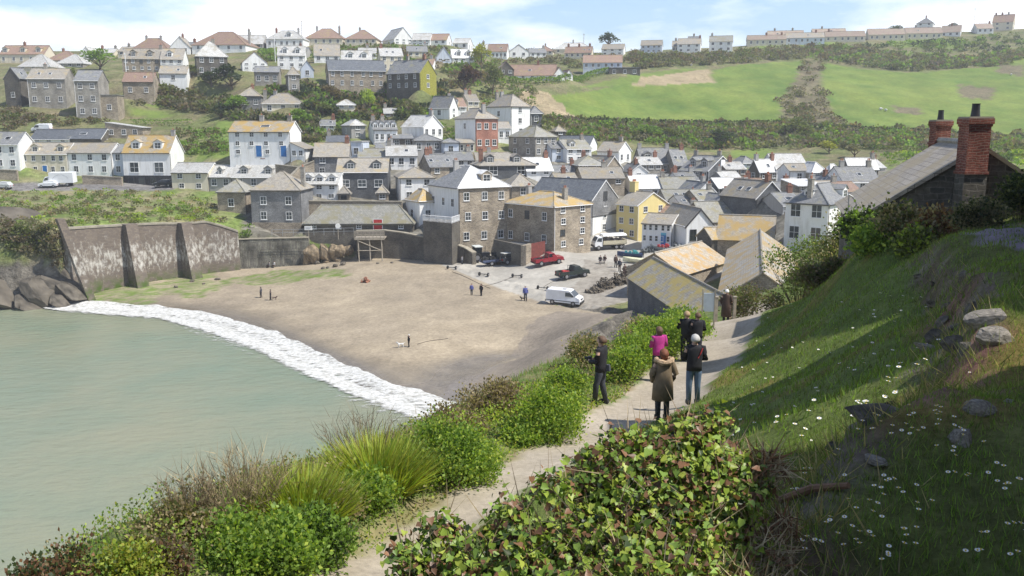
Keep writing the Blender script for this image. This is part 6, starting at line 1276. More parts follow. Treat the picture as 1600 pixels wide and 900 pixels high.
def dog(label, px, py, Lm, yaw, mtl):
    p = hit(px, py); root = empty('dog', p, yaw, label, 'dog'); s = Lm / .7; root.scale = (s,) * 3
    vs = [((-.22,0,.38),.085),((0,0,.36),.085),((.2,0,.38),.11),((.3,0,.48),.07),((.38,0,.56),.075),((.48,0,.53),.04),((-.34,0,.44),.03),((-.45,0,.52),.018)]; ed = [(0,1),(1,2),(2,3),(3,4),(4,5),(0,6),(6,7)]
    for s_ in (-1, 1):
        b = len(vs); vs += [((.2,s_*.08,.26),.045),((.2,s_*.08,.12),.028),((.23,s_*.08,.03),.028)]; ed += [(2,b),(b,b+1),(b+1,b+2)]
        b = len(vs); vs += [((-.2,s_*.08,.28),.05),((-.28,s_*.08,.15),.028),((-.24,s_*.08,.03),.028)]; ed += [(0,b),(b,b+1),(b+1,b+2)]; b = len(vs); vs += [((.36,s_*.07,.62),.02)]; ed += [(4,b)]
    skinmesh('coat', vs, ed, 1, mtl, root)
dog('small black dog at the feet of the man in the blue jumper', 817, 470, .7, R(170), CL['black']); dog('white and dark dog on the sand beside the person in black', 626, 543, .8, R(200), CL['white']); dog('brown dog beside the two people near the far end of the surf', 429, 469, .7, R(20), CL['brown'])
# ---------------------------------------------------------------- vegetation
NPR = np.random.RandomState(11)
def foliage(name, rough=.55, trans=.48, spec=.35):
    def fn():
        t = NT(name); a = t.n('ShaderNodeAttribute', attribute_name='col'); t.set(Base_Color=a.outputs['Color'], Roughness=rough, Specular_IOR_Level=spec)
        if trans:
            tr = t.n('ShaderNodeBsdfTranslucent', {'Color': t.mix(1.0, a.outputs['Color'], (1.3, 1.4, .6), 'MULTIPLY')}); mx_ = t.n('ShaderNodeMixShader', {0: trans}); t.l(t.b.outputs[0], mx_.inputs[1]); t.l(tr.outputs[0], mx_.inputs[2]); t.l(mx_.outputs[0], t.o.inputs['Surface'])
        return t.m
    return mat(name, fn)
FOL = foliage('leaf'); FOLG = foliage('glossy_leaf', .42, .25, .3); TWIG = foliage('dry_twig', .8, 0.0, .1)
SH = {  # leaf outlines: x across, y along, z fold
 'leaf': (np.array([(0,0,0),(.38,.45,.1),(0,1,0),(-.38,.45,.1)]), [(0,1,2,3)]),
 'ivy': (np.array([(0,0,0),(.42,-.08,.06),(.5,.3,.1),(.2,.72,.04),(0,1,-.06),(-.2,.72,.04),(-.5,.3,.1),(-.42,-.08,.06),(0,.4,-.03)]), [(0,1,2,8),(8,2,3,4),(8,4,5,6),(0,8,6,7)]),
 'blade': (np.array([(-.5,0,0),(.5,0,0),(.4,.4,.06),(-.4,.4,.06),(.0,1,.3)]), [(0,1,2,3),(3,2,4)]),
 'tri': (np.array([(-.5,0,0),(.5,0,0),(0,1,0)]), [(0,1,2)]),
}
def leaves(name, pos, dirv, size, colr, shape='leaf', aspect=1.0, mtl=None, parent=None, nrm=None, mesh_only=False):
    """one mesh of many leaves: pos (N,3), dirv (N,3) growth direction, size (N,), colr (N,3)"""
    n = len(pos); dirv = dirv / (np.linalg.norm(dirv, axis=1)[:, None] + 1e-9); rv = NPR.randn(n, 3) if nrm is None else nrm + NPR.randn(n, 3) * .35
    sx = np.cross(dirv, rv); sx /= np.linalg.norm(sx, axis=1)[:, None] + 1e-9; nz_ = np.cross(sx, dirv); T, Fc = SH[shape]; asp = aspect if np.ndim(aspect) else np.full(n, aspect); k = len(T)
    vv = pos[:, None] + size[:, None, None] * (T[None, :, 0:1] * asp[:, None, None] * sx[:, None] + T[None, :, 1:2] * dirv[:, None] + T[None, :, 2:3] * nz_[:, None])
    me = bpy.data.meshes.new(name); me.vertices.add(n * k); me.vertices.foreach_set('co', vv.astype(np.float32).ravel())
    li = []; ls = []; c = 0
    base = np.arange(n) * k; polys = []
    tot = sum(len(f) for f in Fc); idx_ = np.concatenate([base[:, None] + np.array(f)[None] for f in Fc], 1)
    starts = np.concatenate([[0], np.cumsum([len(f) for f in Fc])[:-1]]); st = (np.arange(n) * tot)[:, None] + starts[None]
    me.loops.add(n * tot); me.loops.foreach_set('vertex_index', idx_.astype(np.int32).ravel()); me.polygons.add(n * len(Fc)); me.polygons.foreach_set('loop_start', st.astype(np.int32).ravel()); me.update(calc_edges=True)
    ca = me.color_attributes.new('col', 'FLOAT_COLOR', 'POINT'); cc = np.repeat(np.c_[colr, np.ones(n)], k, axis=0); ca.data.foreach_set('color', cc.astype(np.float32).ravel())
    me.materials.append(mtl or FOL)
    if mesh_only: return me
    return link(bpy.data.objects.new(name, me), parent)
PAL = {  # two ends of each foliage colour
 'olive': ((0.075,0.095,0.028),(0.16,0.17,0.06)), 'dark': ((0.018,0.032,0.012),(0.055,0.075,0.028)), 'brown': ((0.09,0.07,0.045),(0.20,0.155,0.10)), 'green': ((0.085,0.145,0.025),(0.21,0.30,0.06)),
 'bright': ((0.22,0.32,0.035),(0.44,0.50,0.09)), 'yellow': ((0.22,0.24,0.03),(0.42,0.40,0.07)), 'copper': ((0.055,0.03,0.025),(0.13,0.07,0.05)), 'grey': ((0.11,0.105,0.065),(0.21,0.19,0.12)), 'straw': ((0.26,0.20,0.11),(0.44,0.36,0.22)), 'rust': ((0.13,0.07,0.04),(0.27,0.14,0.075))}
for k_ in ('olive','brown','green','grey','dark'): PAL[k_] = tuple(tuple(v * 1.28 for v in q) for q in PAL[k_])
def pcol(pal, n, mixp=None, mf=0.0, soft=0.0):
    a, b = PAL[pal]; t = NPR.rand(n)[:, None] ** 1.3; t = t * (1 - soft) + .45 * soft; c = np.array(a) * (1 - t) + np.array(b) * t
    if mixp: a2, b2 = PAL[mixp]; m = NPR.rand(n) < mf; t2 = NPR.rand(n)[:, None]; c[m] = (np.array(a2) * (1 - t2) + np.array(b2) * t2)[m]
    return c * NPR.uniform(.8, 1.2, (n, 1))
def blob(n, lobes, rmin=.6):
    """points through a crown made of lobes [(cx,cy,cz,r)]; returns points and outward directions"""
    L_ = np.array(lobes); w = L_[:, 3] ** 2; i = NPR.choice(len(L_), n, p=w / w.sum()); d = NPR.randn(n, 3); d /= np.linalg.norm(d, axis=1)[:, None]; d[:, 2] = np.where(d[:, 2] < -.35, -d[:, 2], d[:, 2]); r = L_[i, 3] * NPR.uniform(rmin, 1.05, n)
    return L_[i, :3] + d * r[:, None], d
def crown_lobes(w, hgt, k, seed, flat=.75):
    r_ = np.random.RandomState(seed); out = []
    for _ in range(k): a = r_.uniform(0, 6.28); q = r_.uniform(0, 1) ** .6; rr = r_.uniform(.26, .42); out.append((math.cos(a) * q * (w / 2 - rr * w / 2), math.sin(a) * q * (w / 2 - rr * w / 2), hgt * r_.uniform(.35, .75) * (1 - .3 * q), rr * min(w, hgt) * .62))
    return out
CROWN = {}
def crown(pal, var, n=620, leaf=.085):
    key = (pal, var)
    if key not in CROWN:
        p_, d = blob(n, crown_lobes(1.0, 1.0, 7, var * 13 + 5), .45); p_[:, 2] = np.maximum(p_[:, 2], .02); c = pcol(pal, n, soft=.4); c *= (.75 + .5 * fbm(p_[:, 0] * 4 + var, p_[:, 1] * 4 + p_[:, 2] * 3, 4))[:, None]
        CROWN[key] = leaves('crown', p_, d + NPR.randn(n, 3) * .6, NPR.uniform(.6, 1.3, n) * leaf, c, 'leaf', 1.1, mesh_only=True)
    return CROWN[key]
def tree(name, label, px, py, w, hgt, pal, var=0, D=None, cat='tree', trunkf=.35, group=None, conic=False, p=None):
    p = p or (P(px, py, D) if D else hit(px, py)); s = p.y / F; W_, H_ = w * s, hgt * s; p.z = gz(p.x, p.y) if not D else p.z
    root = empty(name, (p.x, p.y, p.z - .15), rnd.uniform(0, 6.28), label, cat, group)
    m = MB(); th = H_ * trunkf; r0 = max(.08, W_ * .035); m.tube([(0,0,-.5),(r0*.4,0,th*.5),(0,r0*.5,th),(r0,0,H_*.72)], [r0*1.3,r0,r0*.8,r0*.3], 7)
    for k in range(4): a = k * 1.6 + var; m.tube([(0,0,th*(.7+.08*k)),(math.cos(a)*W_*.18,math.sin(a)*W_*.18,th+H_*.14),(math.cos(a)*W_*.33,math.sin(a)*W_*.33,th+H_*.3)], [r0*.6,r0*.4,r0*.15], 5)
    m.build('trunk', BARK, root); c = link(bpy.data.objects.new('crown', crown(pal, var)), root); c.location = (0, 0, th * .55); c.scale = (W_, W_, H_ - th * .55); return root
def bush(name, label, px, py, w, hgt, pal, var=0, D=None, group=None, cat='bush'):
    p = P(px, py, D) if D else hit(px, py); s = p.y / F; o = link(bpy.data.objects.new(name, crown(pal, var))); o.location = (p.x, p.y, gz(p.x, p.y) - .2); o.scale = (w * s, w * s * rnd.uniform(.7, 1.0), hgt * s * 1.2); o.rotation_euler = (0, 0, rnd.uniform(0, 6.28)); return tag(o, label, cat, group)
for i, t_ in enumerate([('tree','wind-bent dark tree between the two big grey stone houses',121,150,46,46,'olive'),('tree','round green tree on the skyline left of the long dormered terrace',157,110,52,36,'green'),('tree','dark evergreen in front of the grey-walled house with the tower',362,140,58,42,'dark'),
    ('tree','second dark evergreen leaning left below the chapel-like house',330,135,40,26,'dark'),('tree','tall bright green tree in the middle of the bushy slope',576,178,34,46,'bright'),('tree','dark copper-leaved tree right of the ivy-gabled house',726,152,52,56,'copper'),
    ('tree','tall yellow-green tree behind the copper tree',752,108,32,42,'yellow'),('tree','tall grey-green thin tree right of the copper tree',770,150,30,52,'olive'),('pine_tree','lone dark pine standing on the skyline',951,73,34,24,'dark'),('tree','flat-topped dark tree on the right skyline',1400,44,36,18,'dark'),
    ('tree','small round dark tree beside the low terrace steps',1301,64,18,14,'dark'),('tree','dark bush-like tree left of the tallest skyline house',1490,44,20,14,'dark'),('tree','grey-green tree on the bank behind the chapel-like house',300,120,34,20,'olive'),('tree','dark round tree below the long stone building',612,152,30,36,'dark'),
    ('tree','brownish bare tree at the left end of the bushy slope',520,160,40,32,'brown'),('tree','green tree left of the white gabled house in mid slope',648,196,34,38,'olive'),('tree','dark green tree directly behind the low hip-roofed house',372,176,44,30,'green'),('tree','bushy green tree right of the white flat-fronted cube house',470,200,46,34,'green'),
    ('tree','dark tree behind the house with blue doors',345,185,40,26,'dark'),('tree','ochre bushy tree at the foot of the field behind the right village',1295,240,34,24,'yellow'),('tree','tawny bushy tree above the bright white-roofed house',1335,246,34,26,'grey'),('tree','round green tree behind the upper slate terrace',1010,218,50,26,'green'),
    ('tree','broad dark tree behind the dark gable with the white chimney',1120,230,60,30,'dark'),('tree','mid-green tree at the foot of the bramble strip between the fields',1245,215,54,34,'olive'),('tree','green tree beside the small white shed roof at the foot of the field',1050,222,44,28,'olive'),('tree','olive tree by the pale hip-roofed house in the trees',505,180,34,22,'olive')]):
    tree(t_[0], t_[1], *t_[2:7], i % 5, cat='tree', trunkf=.2, D={'pine_tree': 400}.get(t_[0]))
G1 = 'bushes scattered over the hillside'
HBOX = []
for H in HOUSES:
    xl = H['xl'] if not isinstance(H['xl'], tuple) else H['xc']; xr = H['xr'] if not isinstance(H['xr'], tuple) else H['xc'] + H['xr'][1] / H['D'] * F * .35
    HBOX.append((xl - 1, xr + 1, H['yr'] - 2, H['yb'] - 3, H['D']))
def blocked(px, py, D, hpx=10):
    for a, b, c, d, dd in HBOX:
        if a < px < b and c < py and py - hpx * .8 < d and D < dd + 9: return True
    return False
FOOT = []
for H in HOUSES:
    N = P(H['xc'], H['yb'], H['D']); a = R(H['a']); X_, Y_ = H['dims'][:2]; FOOT.append((N.x, N.y, math.cos(a), math.sin(a), X_, Y_))
FT = np.array(FOOT)
def infoot(x_, y_, pad=.8):
    dx, dy = x_ - FT[:, 0], y_ - FT[:, 1]; lx = dx * FT[:, 2] + dy * FT[:, 3]; ly = -dx * FT[:, 3] + dy * FT[:, 2]; return bool(np.any((lx > -pad) & (lx < FT[:, 4] + pad) & (ly > -pad) & (ly < FT[:, 5] + pad)))
SCR = [  # pixel regions, how many mounds, size range in metres, palettes
 ([(0,165),(100,185),(170,190),(170,196),(0,200)],60,(1.2,2.6),('brown','olive')), ([(0,175),(60,185),(60,200),(0,205)],26,(1.5,3),('brown','olive')),
 ([(228,132),(310,150),(330,165),(350,180),(270,172),(200,160)],110,(2,4),('brown','grey','olive')), ([(265,205),(355,205),(355,245),(275,240)],80,(1.2,2.6),('olive','brown','green')),
 ([(340,150),(420,180),(480,182),(560,170),(700,170),(690,190),(620,188),(560,190),(530,215),(490,225),(460,220),(450,190),(360,188)],330,(1.6,3.8),('green','olive','brown','grey','dark')),
 ([(420,140),(500,135),(600,140),(690,135),(700,170),(560,170),(480,178),(440,160)],260,(2,4),('olive','brown','green','dark')),
 ([(540,70),(760,80),(800,100),(800,130),(700,140),(690,110),(600,100),(540,90)],170,(2,4.5),('olive','green','brown')), ([(400,75),(540,72),(540,95),(400,100)],60,(2,4),('olive','green')),
 ([(760,135),(800,128),(840,140),(830,180),(780,180),(745,160)],60,(1.6,3.2),('olive','green','grey')), ([(800,78),(1000,85),(1000,100),(900,110),(870,100),(800,100)],130,(2,4),('brown','olive','grey')),
 ([(990,82),(1100,84),(1260,75),(1262,92),(1150,100),(1000,108)],330,(2,4.5),('olive','grey','brown')), ([(1262,75),(1330,74),(1420,88),(1520,92),(1600,82),(1600,92),(1560,104),(1420,112),(1340,104),(1290,96),(1262,92)],420,(2.5,5),('olive','grey','brown','green')),
 ([(1340,72),(1420,66),(1520,62),(1600,50),(1600,82),(1500,84),(1400,80)],150,(2,4),('olive','green','dark')),
 ([(1252,90),(1290,94),(1278,130),(1296,150),(1290,175),(1345,206),(1205,198),(1232,172),(1216,160),(1248,128)],120,(1.6,3.4),('brown','grey','olive')), ([(740,190),(760,186),(900,190),(1000,196),(1220,196),(1400,206),(1600,214),(1600,238),(1400,236),(1300,232),(1100,236),(1000,224),(940,222),(880,214),(850,205)],900,(2,4.4),('green','olive','grey','brown')),
 ([(1360,240),(1600,236),(1600,262),(1400,262)],60,(1.5,3),('green','bright')), ([(0,300),(200,298),(330,312),(362,348),(290,350),(200,352),(110,354),(90,356),(60,360),(0,345)],400,(.6,1.6),('olive','bright','green','grey','straw')),
 ([(0,345),(90,352),(95,420),(60,400),(0,390)],150,(.8,1.8),('brown','olive','grey')), ([(180,215),(260,225),(280,250),(270,240)],10,(1,2),('olive',)), ([(430,235),(490,225),(490,245),(455,250)],20,(1,2),('green',)),
 ([(380,355),(395,350),(395,372),(372,372)],8,(.8,1.4),('green',)), ([(620,205),(660,195),(720,200),(708,232),(692,236),(690,200)],26,(1,2.4),('green','olive'))]
SC_P, SC_D, SC_S, SC_C = [], [], [], []
for poly, n_, (s0, s1), pals in SCR:
    pp = np.array(poly); k = 0; tries = 0
    while k < n_ and tries < n_ * 6:
        tries += 1; qx, qy = NPR.uniform(pp[:, 0].min(), pp[:, 0].max()), NPR.uniform(pp[:, 1].min(), pp[:, 1].max())
        if not inpoly(np.array([qx]), np.array([qy]), poly)[0]: continue
        g_ = hit(qx, qy, 120); s = NPR.uniform(s0, s1)
        if g_.y > 600 or blocked(qx, qy, g_.y, s / g_.y * F * .8) or infoot(g_.x, g_.y): continue
        k += 1; n2_ = int(26 + 20 * NPR.rand()); p_, d = blob(n2_, [(0,0,.28,.36),(.22,.1,.2,.28),(-.2,-.1,.22,.3)], .6); pal = pals[NPR.randint(len(pals))]; c = pcol(pal, n2_, soft=.6) * NPR.uniform(.85, 1.15)
        SC_P.append(p_ * np.array([s * 1.25, s, s * .85]) + np.array(g_)); SC_D.append(d + NPR.randn(n2_, 3) * .7); SC_S.append(NPR.uniform(.16, .30, n2_) * s); SC_C.append(c)
o = leaves('scrub', np.concatenate(SC_P), np.concatenate(SC_D), np.concatenate(SC_S), np.concatenate(SC_C), 'leaf', 1.2); o['kind'] = 'stuff'; tag(o, 'brambles, thorn and gorse scrub covering the hillsides between houses and fields', 'scrub')
# clipped hedges
def hedge(label, pts, hgt, wid, pal, n_per=40, leaf=.3, D0=None):
    P_ = [hit(*q) for q in pts]; pos = []; dr = []
    for a, b in zip(P_[:-1], P_[1:]):
        Lg = (b - a).length; n_ = int(Lg * n_per); t = NPR.rand(n_)[:, None]; c = np.array(a) * (1 - t) + np.array(b) * t; d = np.array((b - a).normalized()); sd = np.array([-d[1], d[0], 0]); u = NPR.uniform(-1, 1, n_); v = NPR.rand(n_)
        face = NPR.rand(n_); u = np.where(face < .5, -np.sign(NPR.rand(n_) - .2) * -1 * np.ones(n_), u); v = np.where(face >= .5, 1.0, v); lum = fbm(c[:, 0] * .4, c[:, 1] * .4, 2)
        q = c + sd * (u * wid / 2)[:, None]; q[:, 2] = glook(q[:, 0], q[:, 1]) + v * hgt * (.75 + .5 * lum); pos.append(q); dr.append(sd * u[:, None] + np.array([0, 0, .6]) + NPR.randn(n_, 3) * .6)
    pos = np.concatenate(pos); n_ = len(pos); o = leaves('hedge', pos, np.concatenate(dr), NPR.uniform(.7, 1.3, n_) * leaf, pcol(pal, n_), 'leaf', 1.2); return tag(o, label, 'hedge')
hedge('clipped green hedge curving below the wide brown bungalow', [(792,130),(840,132),(880,128),(920,122),(950,113)], 1.8, 2.0, 'green', 60, .45)
hedge('low clipped hedge above the garden behind the cottage row', [(205,194),(240,196),(300,196)], 1.2, 1.2, 'green', 40, .3)
hedge('field hedge running along the foot of both green fields', [(870,190),(1000,196),(1100,198),(1215,198),(1330,206),(1450,212),(1600,222)], 1.6, 1.6, 'dark', 22, .5)
hedge('upper terraced hedge line below the right field', [(1230,214),(1330,222),(1450,230),(1600,240)], 1.3, 1.3, 'olive', 22, .45); hedge('lower terraced hedge line below the right field', [(1250,224),(1350,232),(1480,244),(1600,252)], 1.3, 1.3, 'olive', 22, .45)
# ---- hedge and bushes beyond the path (30-60 m)
def lobecol(c, q, k=.35): return c * (1 - k + 2 * k * fbm(q[:, 0] * 1.9 + 3, q[:, 1] * 1.9 + q[:, 2] * 2.2, 91))[:, None]
def nearbush(name, label, px, py, w, hgt, pal, D=None, n=2600, leaf=.07, mixp=None, mf=0., twigs=80, cat='bush', group=None, shape='leaf', lobes=9, seed=1, mtl=None, dens=.35):
    p = P(px, py, D) if D else hit(px, py); s = p.y / F; W_, H_ = w * s, hgt * s; z0 = gz(p.x, p.y) - .1; root = empty(name, (p.x, p.y, z0), 0, label, cat, group)
    Lb = [(a * W_, b * W_ * .8, (c - .22) * H_ * 1.5, d * math.sqrt(W_ * H_) * .9) for a, b, c, d in crown_lobes(1, 1, lobes, seed)]; q, d = blob(n, Lb, dens); q[:, 2] = np.maximum(q[:, 2], .03)
    c = lobecol(pcol(pal, n, mixp, mf), q); q = q + NPR.randn(n, 3) * leaf * 1.3; leaves('foliage', q, d + NPR.randn(n, 3) * .7 + np.array([0, 0, .3]), NPR.uniform(.6, 1.3, n) * leaf, c, shape, 1.0, mtl or FOL, root)
    q2, d2 = blob(twigs, Lb, .5); st = q2 * np.array([.3, .3, 0]); dv = q2 - st; ln = np.linalg.norm(dv, axis=1) * 1.12; leaves('stems', st, dv, ln, pcol('brown', twigs), 'tri', .012, TWIG, root); return root
for i, b in enumerate([('broad brown-green hedge bush right of the path end',1180,505,120,95,'olive',47,'brown',.4),('tall dense bush behind the brown hedge bush',1250,490,130,150,'olive',49,'green',.3),('bush with dry stems left of the nearby slate roof',1320,465,130,150,'olive',46,'straw',.25),
    ('dark ivy-like bush below the low corner of the nearby roof',1345,430,90,62,'dark',30.5,'green',.4),('straw-coloured dry bush under the eaves of the nearby roof',1405,400,100,46,'straw',28.0,'olive',.4),('green tuft bush at the top of the lawn under the near gable',1370,425,80,50,'green',28,'bright',.3),
    ('low brown bush at the top edge of the lawn',1290,470,100,60,'brown',34,'olive',.5),('reddish brown bush against the near gable wall',1460,380,90,44,'rust',26.5,'straw',.4),('small green bush at the lawn top below the terrace edge',1430,395,70,40,'olive',26,'bright',.3),('yellow-green shrub beyond the near house on the right',1580,272,70,40,'bright',48,'yellow',.4)]):
    nearbush('bush', b[0], b[1], b[2], b[3], b[4], b[5], b[6], 4200, .13, b[7], b[8], 140, seed=i + 3)
nearbush('bush', 'dark climbing shrub against the right half of the near gable wall', 1600, 345, 120, 120, 'dark', 27.5, 4200, .12, 'olive', .4, 100, seed=77)
nearbush('bush', 'rounded tawny shrub standing on the paved terrace before the red chimney', 1530, 352, 100, 84, 'grey', 24, 5600, .08, 'dark', .35, 160, seed=21, lobes=12)
# ---- cliff-edge vegetation left of the path
def strip(px, py, D): p = P(px, py, D); return p
EDGE = [  # label, px, py(base), w, h, palette, D, n, leaf, mix, frac
 ('dark reddish thorn bush at the lower left edge',75,880,190,120,'rust',8.6,4200,.05,'dark',.45,'leaf'),('small dark green bush atop the reddish thorn bush',150,830,90,60,'green',8.8,1500,.045,'dark',.3,'leaf'),
 ('yellow-flowering spurge clump left of the big green clump',205,890,110,90,'yellow',9.0,2600,.045,'bright',.4,'leaf'),('second yellow spurge clump at the very bottom edge',300,925,150,60,'yellow',8.3,2600,.045,'bright',.4,'leaf'),('brown withered clump between the yellow spurges',262,880,70,70,'brown',9.2,1500,.05,'rust',.3,'leaf'),
 ('large dark green alexanders clump below the sword-leaved tuft',400,890,220,130,'green',9.8,7000,.055,'bright',.25,'leaf'),('dark green alexanders clump at the bottom right of the verge',480,880,150,100,'green',10.3,4200,.055,'dark',.2,'leaf'),
 ('leafy green clump between the two sword-leaved tufts',560,810,120,80,'green',12.2,3600,.055,'bright',.3,'leaf'),('broad leafy alexanders clump beside the path bend',690,770,180,120,'green',13.8,6200,.055,'bright',.3,'leaf'),('bright alexanders clump at the right of the path bend',740,745,110,80,'bright',14.2,3000,.05,'green',.4,'leaf'),
 ('low green clump at the edge of the bare earth',830,690,120,56,'green',17.2,3200,.06,'bright',.3,'leaf'),('tall bright green clump just left of the man with the camera',860,670,130,110,'bright',17.6,5200,.06,'green',.5,'leaf'),('green clump left of the feet of the man with the camera',885,628,60,60,'green',21.5,3000,.065,'bright',.4,'leaf'),
 ('dry bramble bank left of the tall bright green clump',780,650,150,64,'straw',19.5,3200,.06,'brown',.5,'leaf'),('dry brown bramble tangle at the cliff edge above the surf',700,680,130,50,'brown',17.5,2600,.06,'straw',.5,'leaf'),
 ('green clump behind the man with the camera',965,600,90,70,'green',25,3200,.07,'bright',.4,'leaf'),('green clump between the camera man and the pink woman',990,585,80,70,'bright',27,3200,.07,'green',.5,'leaf'),('dry grassy clump above the beach, left of the pink woman',930,560,110,56,'straw',27,2800,.08,'olive',.4,'leaf'),
 ('tall bright hedge clump below the notice post',1030,555,110,80,'bright',31,4200,.08,'green',.5,'leaf'),('dark green hedge clump behind the couple',1075,535,70,64,'green',34,2800,.08,'bright',.3,'leaf'),('green hedge clump beyond the couple near the stone wall',1060,515,90,56,'green',39,3000,.1,'bright',.4,'leaf'),('straw-tinged clump at the far end of the cliff-edge hedge',1000,520,90,40,'straw',40,2400,.1,'green',.4,'leaf'),
 ('dry brown bank on the cliff edge between the bare twigs and green clumps',480,800,200,70,'straw',11.5,4200,.05,'olive',.4,'leaf'),('straw-coloured thicket left of the bare twig bush',270,800,170,60,'straw',10.2,3600,.05,'olive',.35,'leaf'),('olive thicket on the cliff edge right of the tall bare twigs',620,715,120,50,'olive',14.5,2600,.06,'straw',.4,'leaf')]
for i, (lb, a, b, w_, h_, pal, D_, n_, lf, mp_, mf_, shp) in enumerate(EDGE): nearbush('shrub', lb, a, b, w_ * 1.22, h_ * 1.12, pal, D_, int(n_ * 1.6), lf * 1.05, mp_, mf_, 90, seed=i + 40, shape=shp, lobes=17, cat='shrub')
def cover(name, label, n, yr, hmax, leaf, keep, pals):
    yy = NPR.uniform(yr[0], yr[1], n); yy = yr[0] + (yy - yr[0]) ** 1.35 / (yr[1] - yr[0]) ** .35; xx = NPR.uniform(-11, 12, n); d, w_, s = path_dist(xx, yy); cd_, cw_ = coast_dist(xx, yy); k = keep(xx, yy, d, w_, s, cd_); xx, yy, d, w_ = xx[k], yy[k], d[k], w_[k]; n = len(xx)
    hh = (np.clip(fbm(xx * .55, yy * .55, 71) - .2, 0, 1) * 1.7) * hmax * np.clip((d - w_) / .5, .2, 1) * np.clip((3.7 - d) / 1.3, .08, 1); v = NPR.rand(n) ** .8; zz = glook(xx, yy) + hh * v; f_ = fbm(xx * .35 + 9, yy * .35, 81) + NPR.randn(n) * .05; c = pcol('green', n, 'bright', .45)
    m1 = f_ > .56; c[m1] = pcol('bright', n, 'yellow', .3)[m1]; m2_ = (f_ < .40) | (d - w_ > 3.2 + NPR.randn(n) * .5); c[m2_] = pcol('straw', n, 'olive', .5)[m2_]
    o = leaves(name, np.stack([xx, yy, zz], 1), np.stack([NPR.randn(n) * .8, NPR.randn(n) * .8, NPR.rand(n) * 1.3], 1), NPR.uniform(.6, 1.3, n) * leaf * (.6 + yy / 28), c, 'leaf', .9); o['kind'] = 'stuff'; return tag(o, label, 'ground cover')
cover('ground_cover', 'tangled alexanders and dry stems covering the verge between path and cliff edge', 240000, (6.5, 50), .8, .05, lambda a, b, d, w_, s, cdd: (s > 0) & (d > w_ - .04) & (d < 6) & (cdd > 4.2) & (d < 3.9 + .3 * np.sin(b * 1.7)) & (np.abs(a) < b * .62 + .5), None)
def twigbush(label, px, py, D, w, hgt, n=320, seed=0, pal='straw'):
    p = P(px, py, D); s = D / F; root = empty('twig_bush', (p.x, p.y, gz(p.x, p.y)), 0, label, 'bare shrub'); r_ = np.random.RandomState(seed); W_, H_ = w * s, hgt * s; st, dr, ln, wd = [], [], [], []
    for k in range(n // 6):
        a = r_.uniform(0, 6.28); q = r_.rand() ** .5; base = np.array([math.cos(a) * q * W_ * .18, math.sin(a) * q * W_ * .15, 0]); d = np.array([math.cos(a) * q * W_ * .42, math.sin(a) * q * W_ * .3, H_ * r_.uniform(.6, 1.05) * (1 - .35 * q)]); st.append(base); dr.append(d); L1 = np.linalg.norm(d); ln.append(L1); wd.append(.009 / L1 * 1.6)
        for _ in range(5): t = r_.uniform(.35, .95); b2 = base + d * t; d2 = d / L1 * .6 + r_.randn(3) * .35; d2[2] = abs(d2[2]) + .2; st.append(b2); dr.append(d2); l2 = r_.uniform(.12, .35) * H_; ln.append(l2); wd.append(.005 / l2 * 1.6)
    st, dr = np.array(st), np.array(dr); leaves('twigs', st, dr, np.array(ln), pcol(pal, len(st), 'brown', .25), 'tri', np.array(wd), TWIG, root)
    return root
twigbush('tall bare twig bush rising against the sea, left of the sword-leaved tuft', 375, 812, 10.9, 180, 150, 1200, 1); twigbush('wispy bare twigs just left of the tallest bare bush', 300, 820, 10.4, 110, 130, 500, 2, 'brown'); twigbush('bare twig bush standing against the surf end, above the second tuft', 565, 730, 14.6, 130, 110, 800, 3, 'brown'); twigbush('thin bare twigs at the far right of the twig bushes', 645, 708, 15.5, 90, 80, 400, 4)
twigbush('dry stems beside the ivy bush at the lawn edge', 1120, 690, 9.0, 120, 110, 90, 6); twigbush('dry stems standing in front of the man in jeans', 1000, 680, 9.0, 90, 150, 40, 7)
def tuft(label, px, py, D, w, hgt, n=700, seed=0):
    p = P(px, py, D); s = D / F; root = empty('sword_tuft', (p.x, p.y, gz(p.x, p.y)), 0, label, 'plant'); r_ = np.random.RandomState(seed); a = r_.uniform(0, 6.28, n); q = r_.rand(n) ** .5; pos = np.stack([np.cos(a) * q * w * s * .5, np.sin(a) * q * w * s * .35, .25 * hgt * s * (1 - q)], 1); ln = hgt * s * r_.uniform(.6, 1.1, n); dr = np.stack([np.cos(a) * q * .6 + r_.randn(n) * .2, np.sin(a) * q * .6 + r_.randn(n) * .2, np.ones(n)], 1)
    half = ln * .6; c = pcol('bright', n, 'yellow', .5); leaves('blades', pos, dr, half, c, 'tri', .0, FOL, None, mesh_only=True)
    nn = np.stack([np.cos(a), np.sin(a), np.full(n, .2)], 1); leaves('blade_clump', pos, dr, ln, c, 'blade', .022 / ln * 1.3, FOL, root, nrm=nn); return root
tuft('yellow-green sword-leaved tuft, the larger and nearer of two', 470, 822, 11.2, 130, 92, 1500, 1); tuft('yellow-green sword-leaved tuft further up beside the path bend', 590, 775, 13.0, 120, 92, 1300, 2); tuft('pale green sword-leaved tuft under the low corner of the nearby roof', 1400, 395, 34, 70, 40, 500, 3)
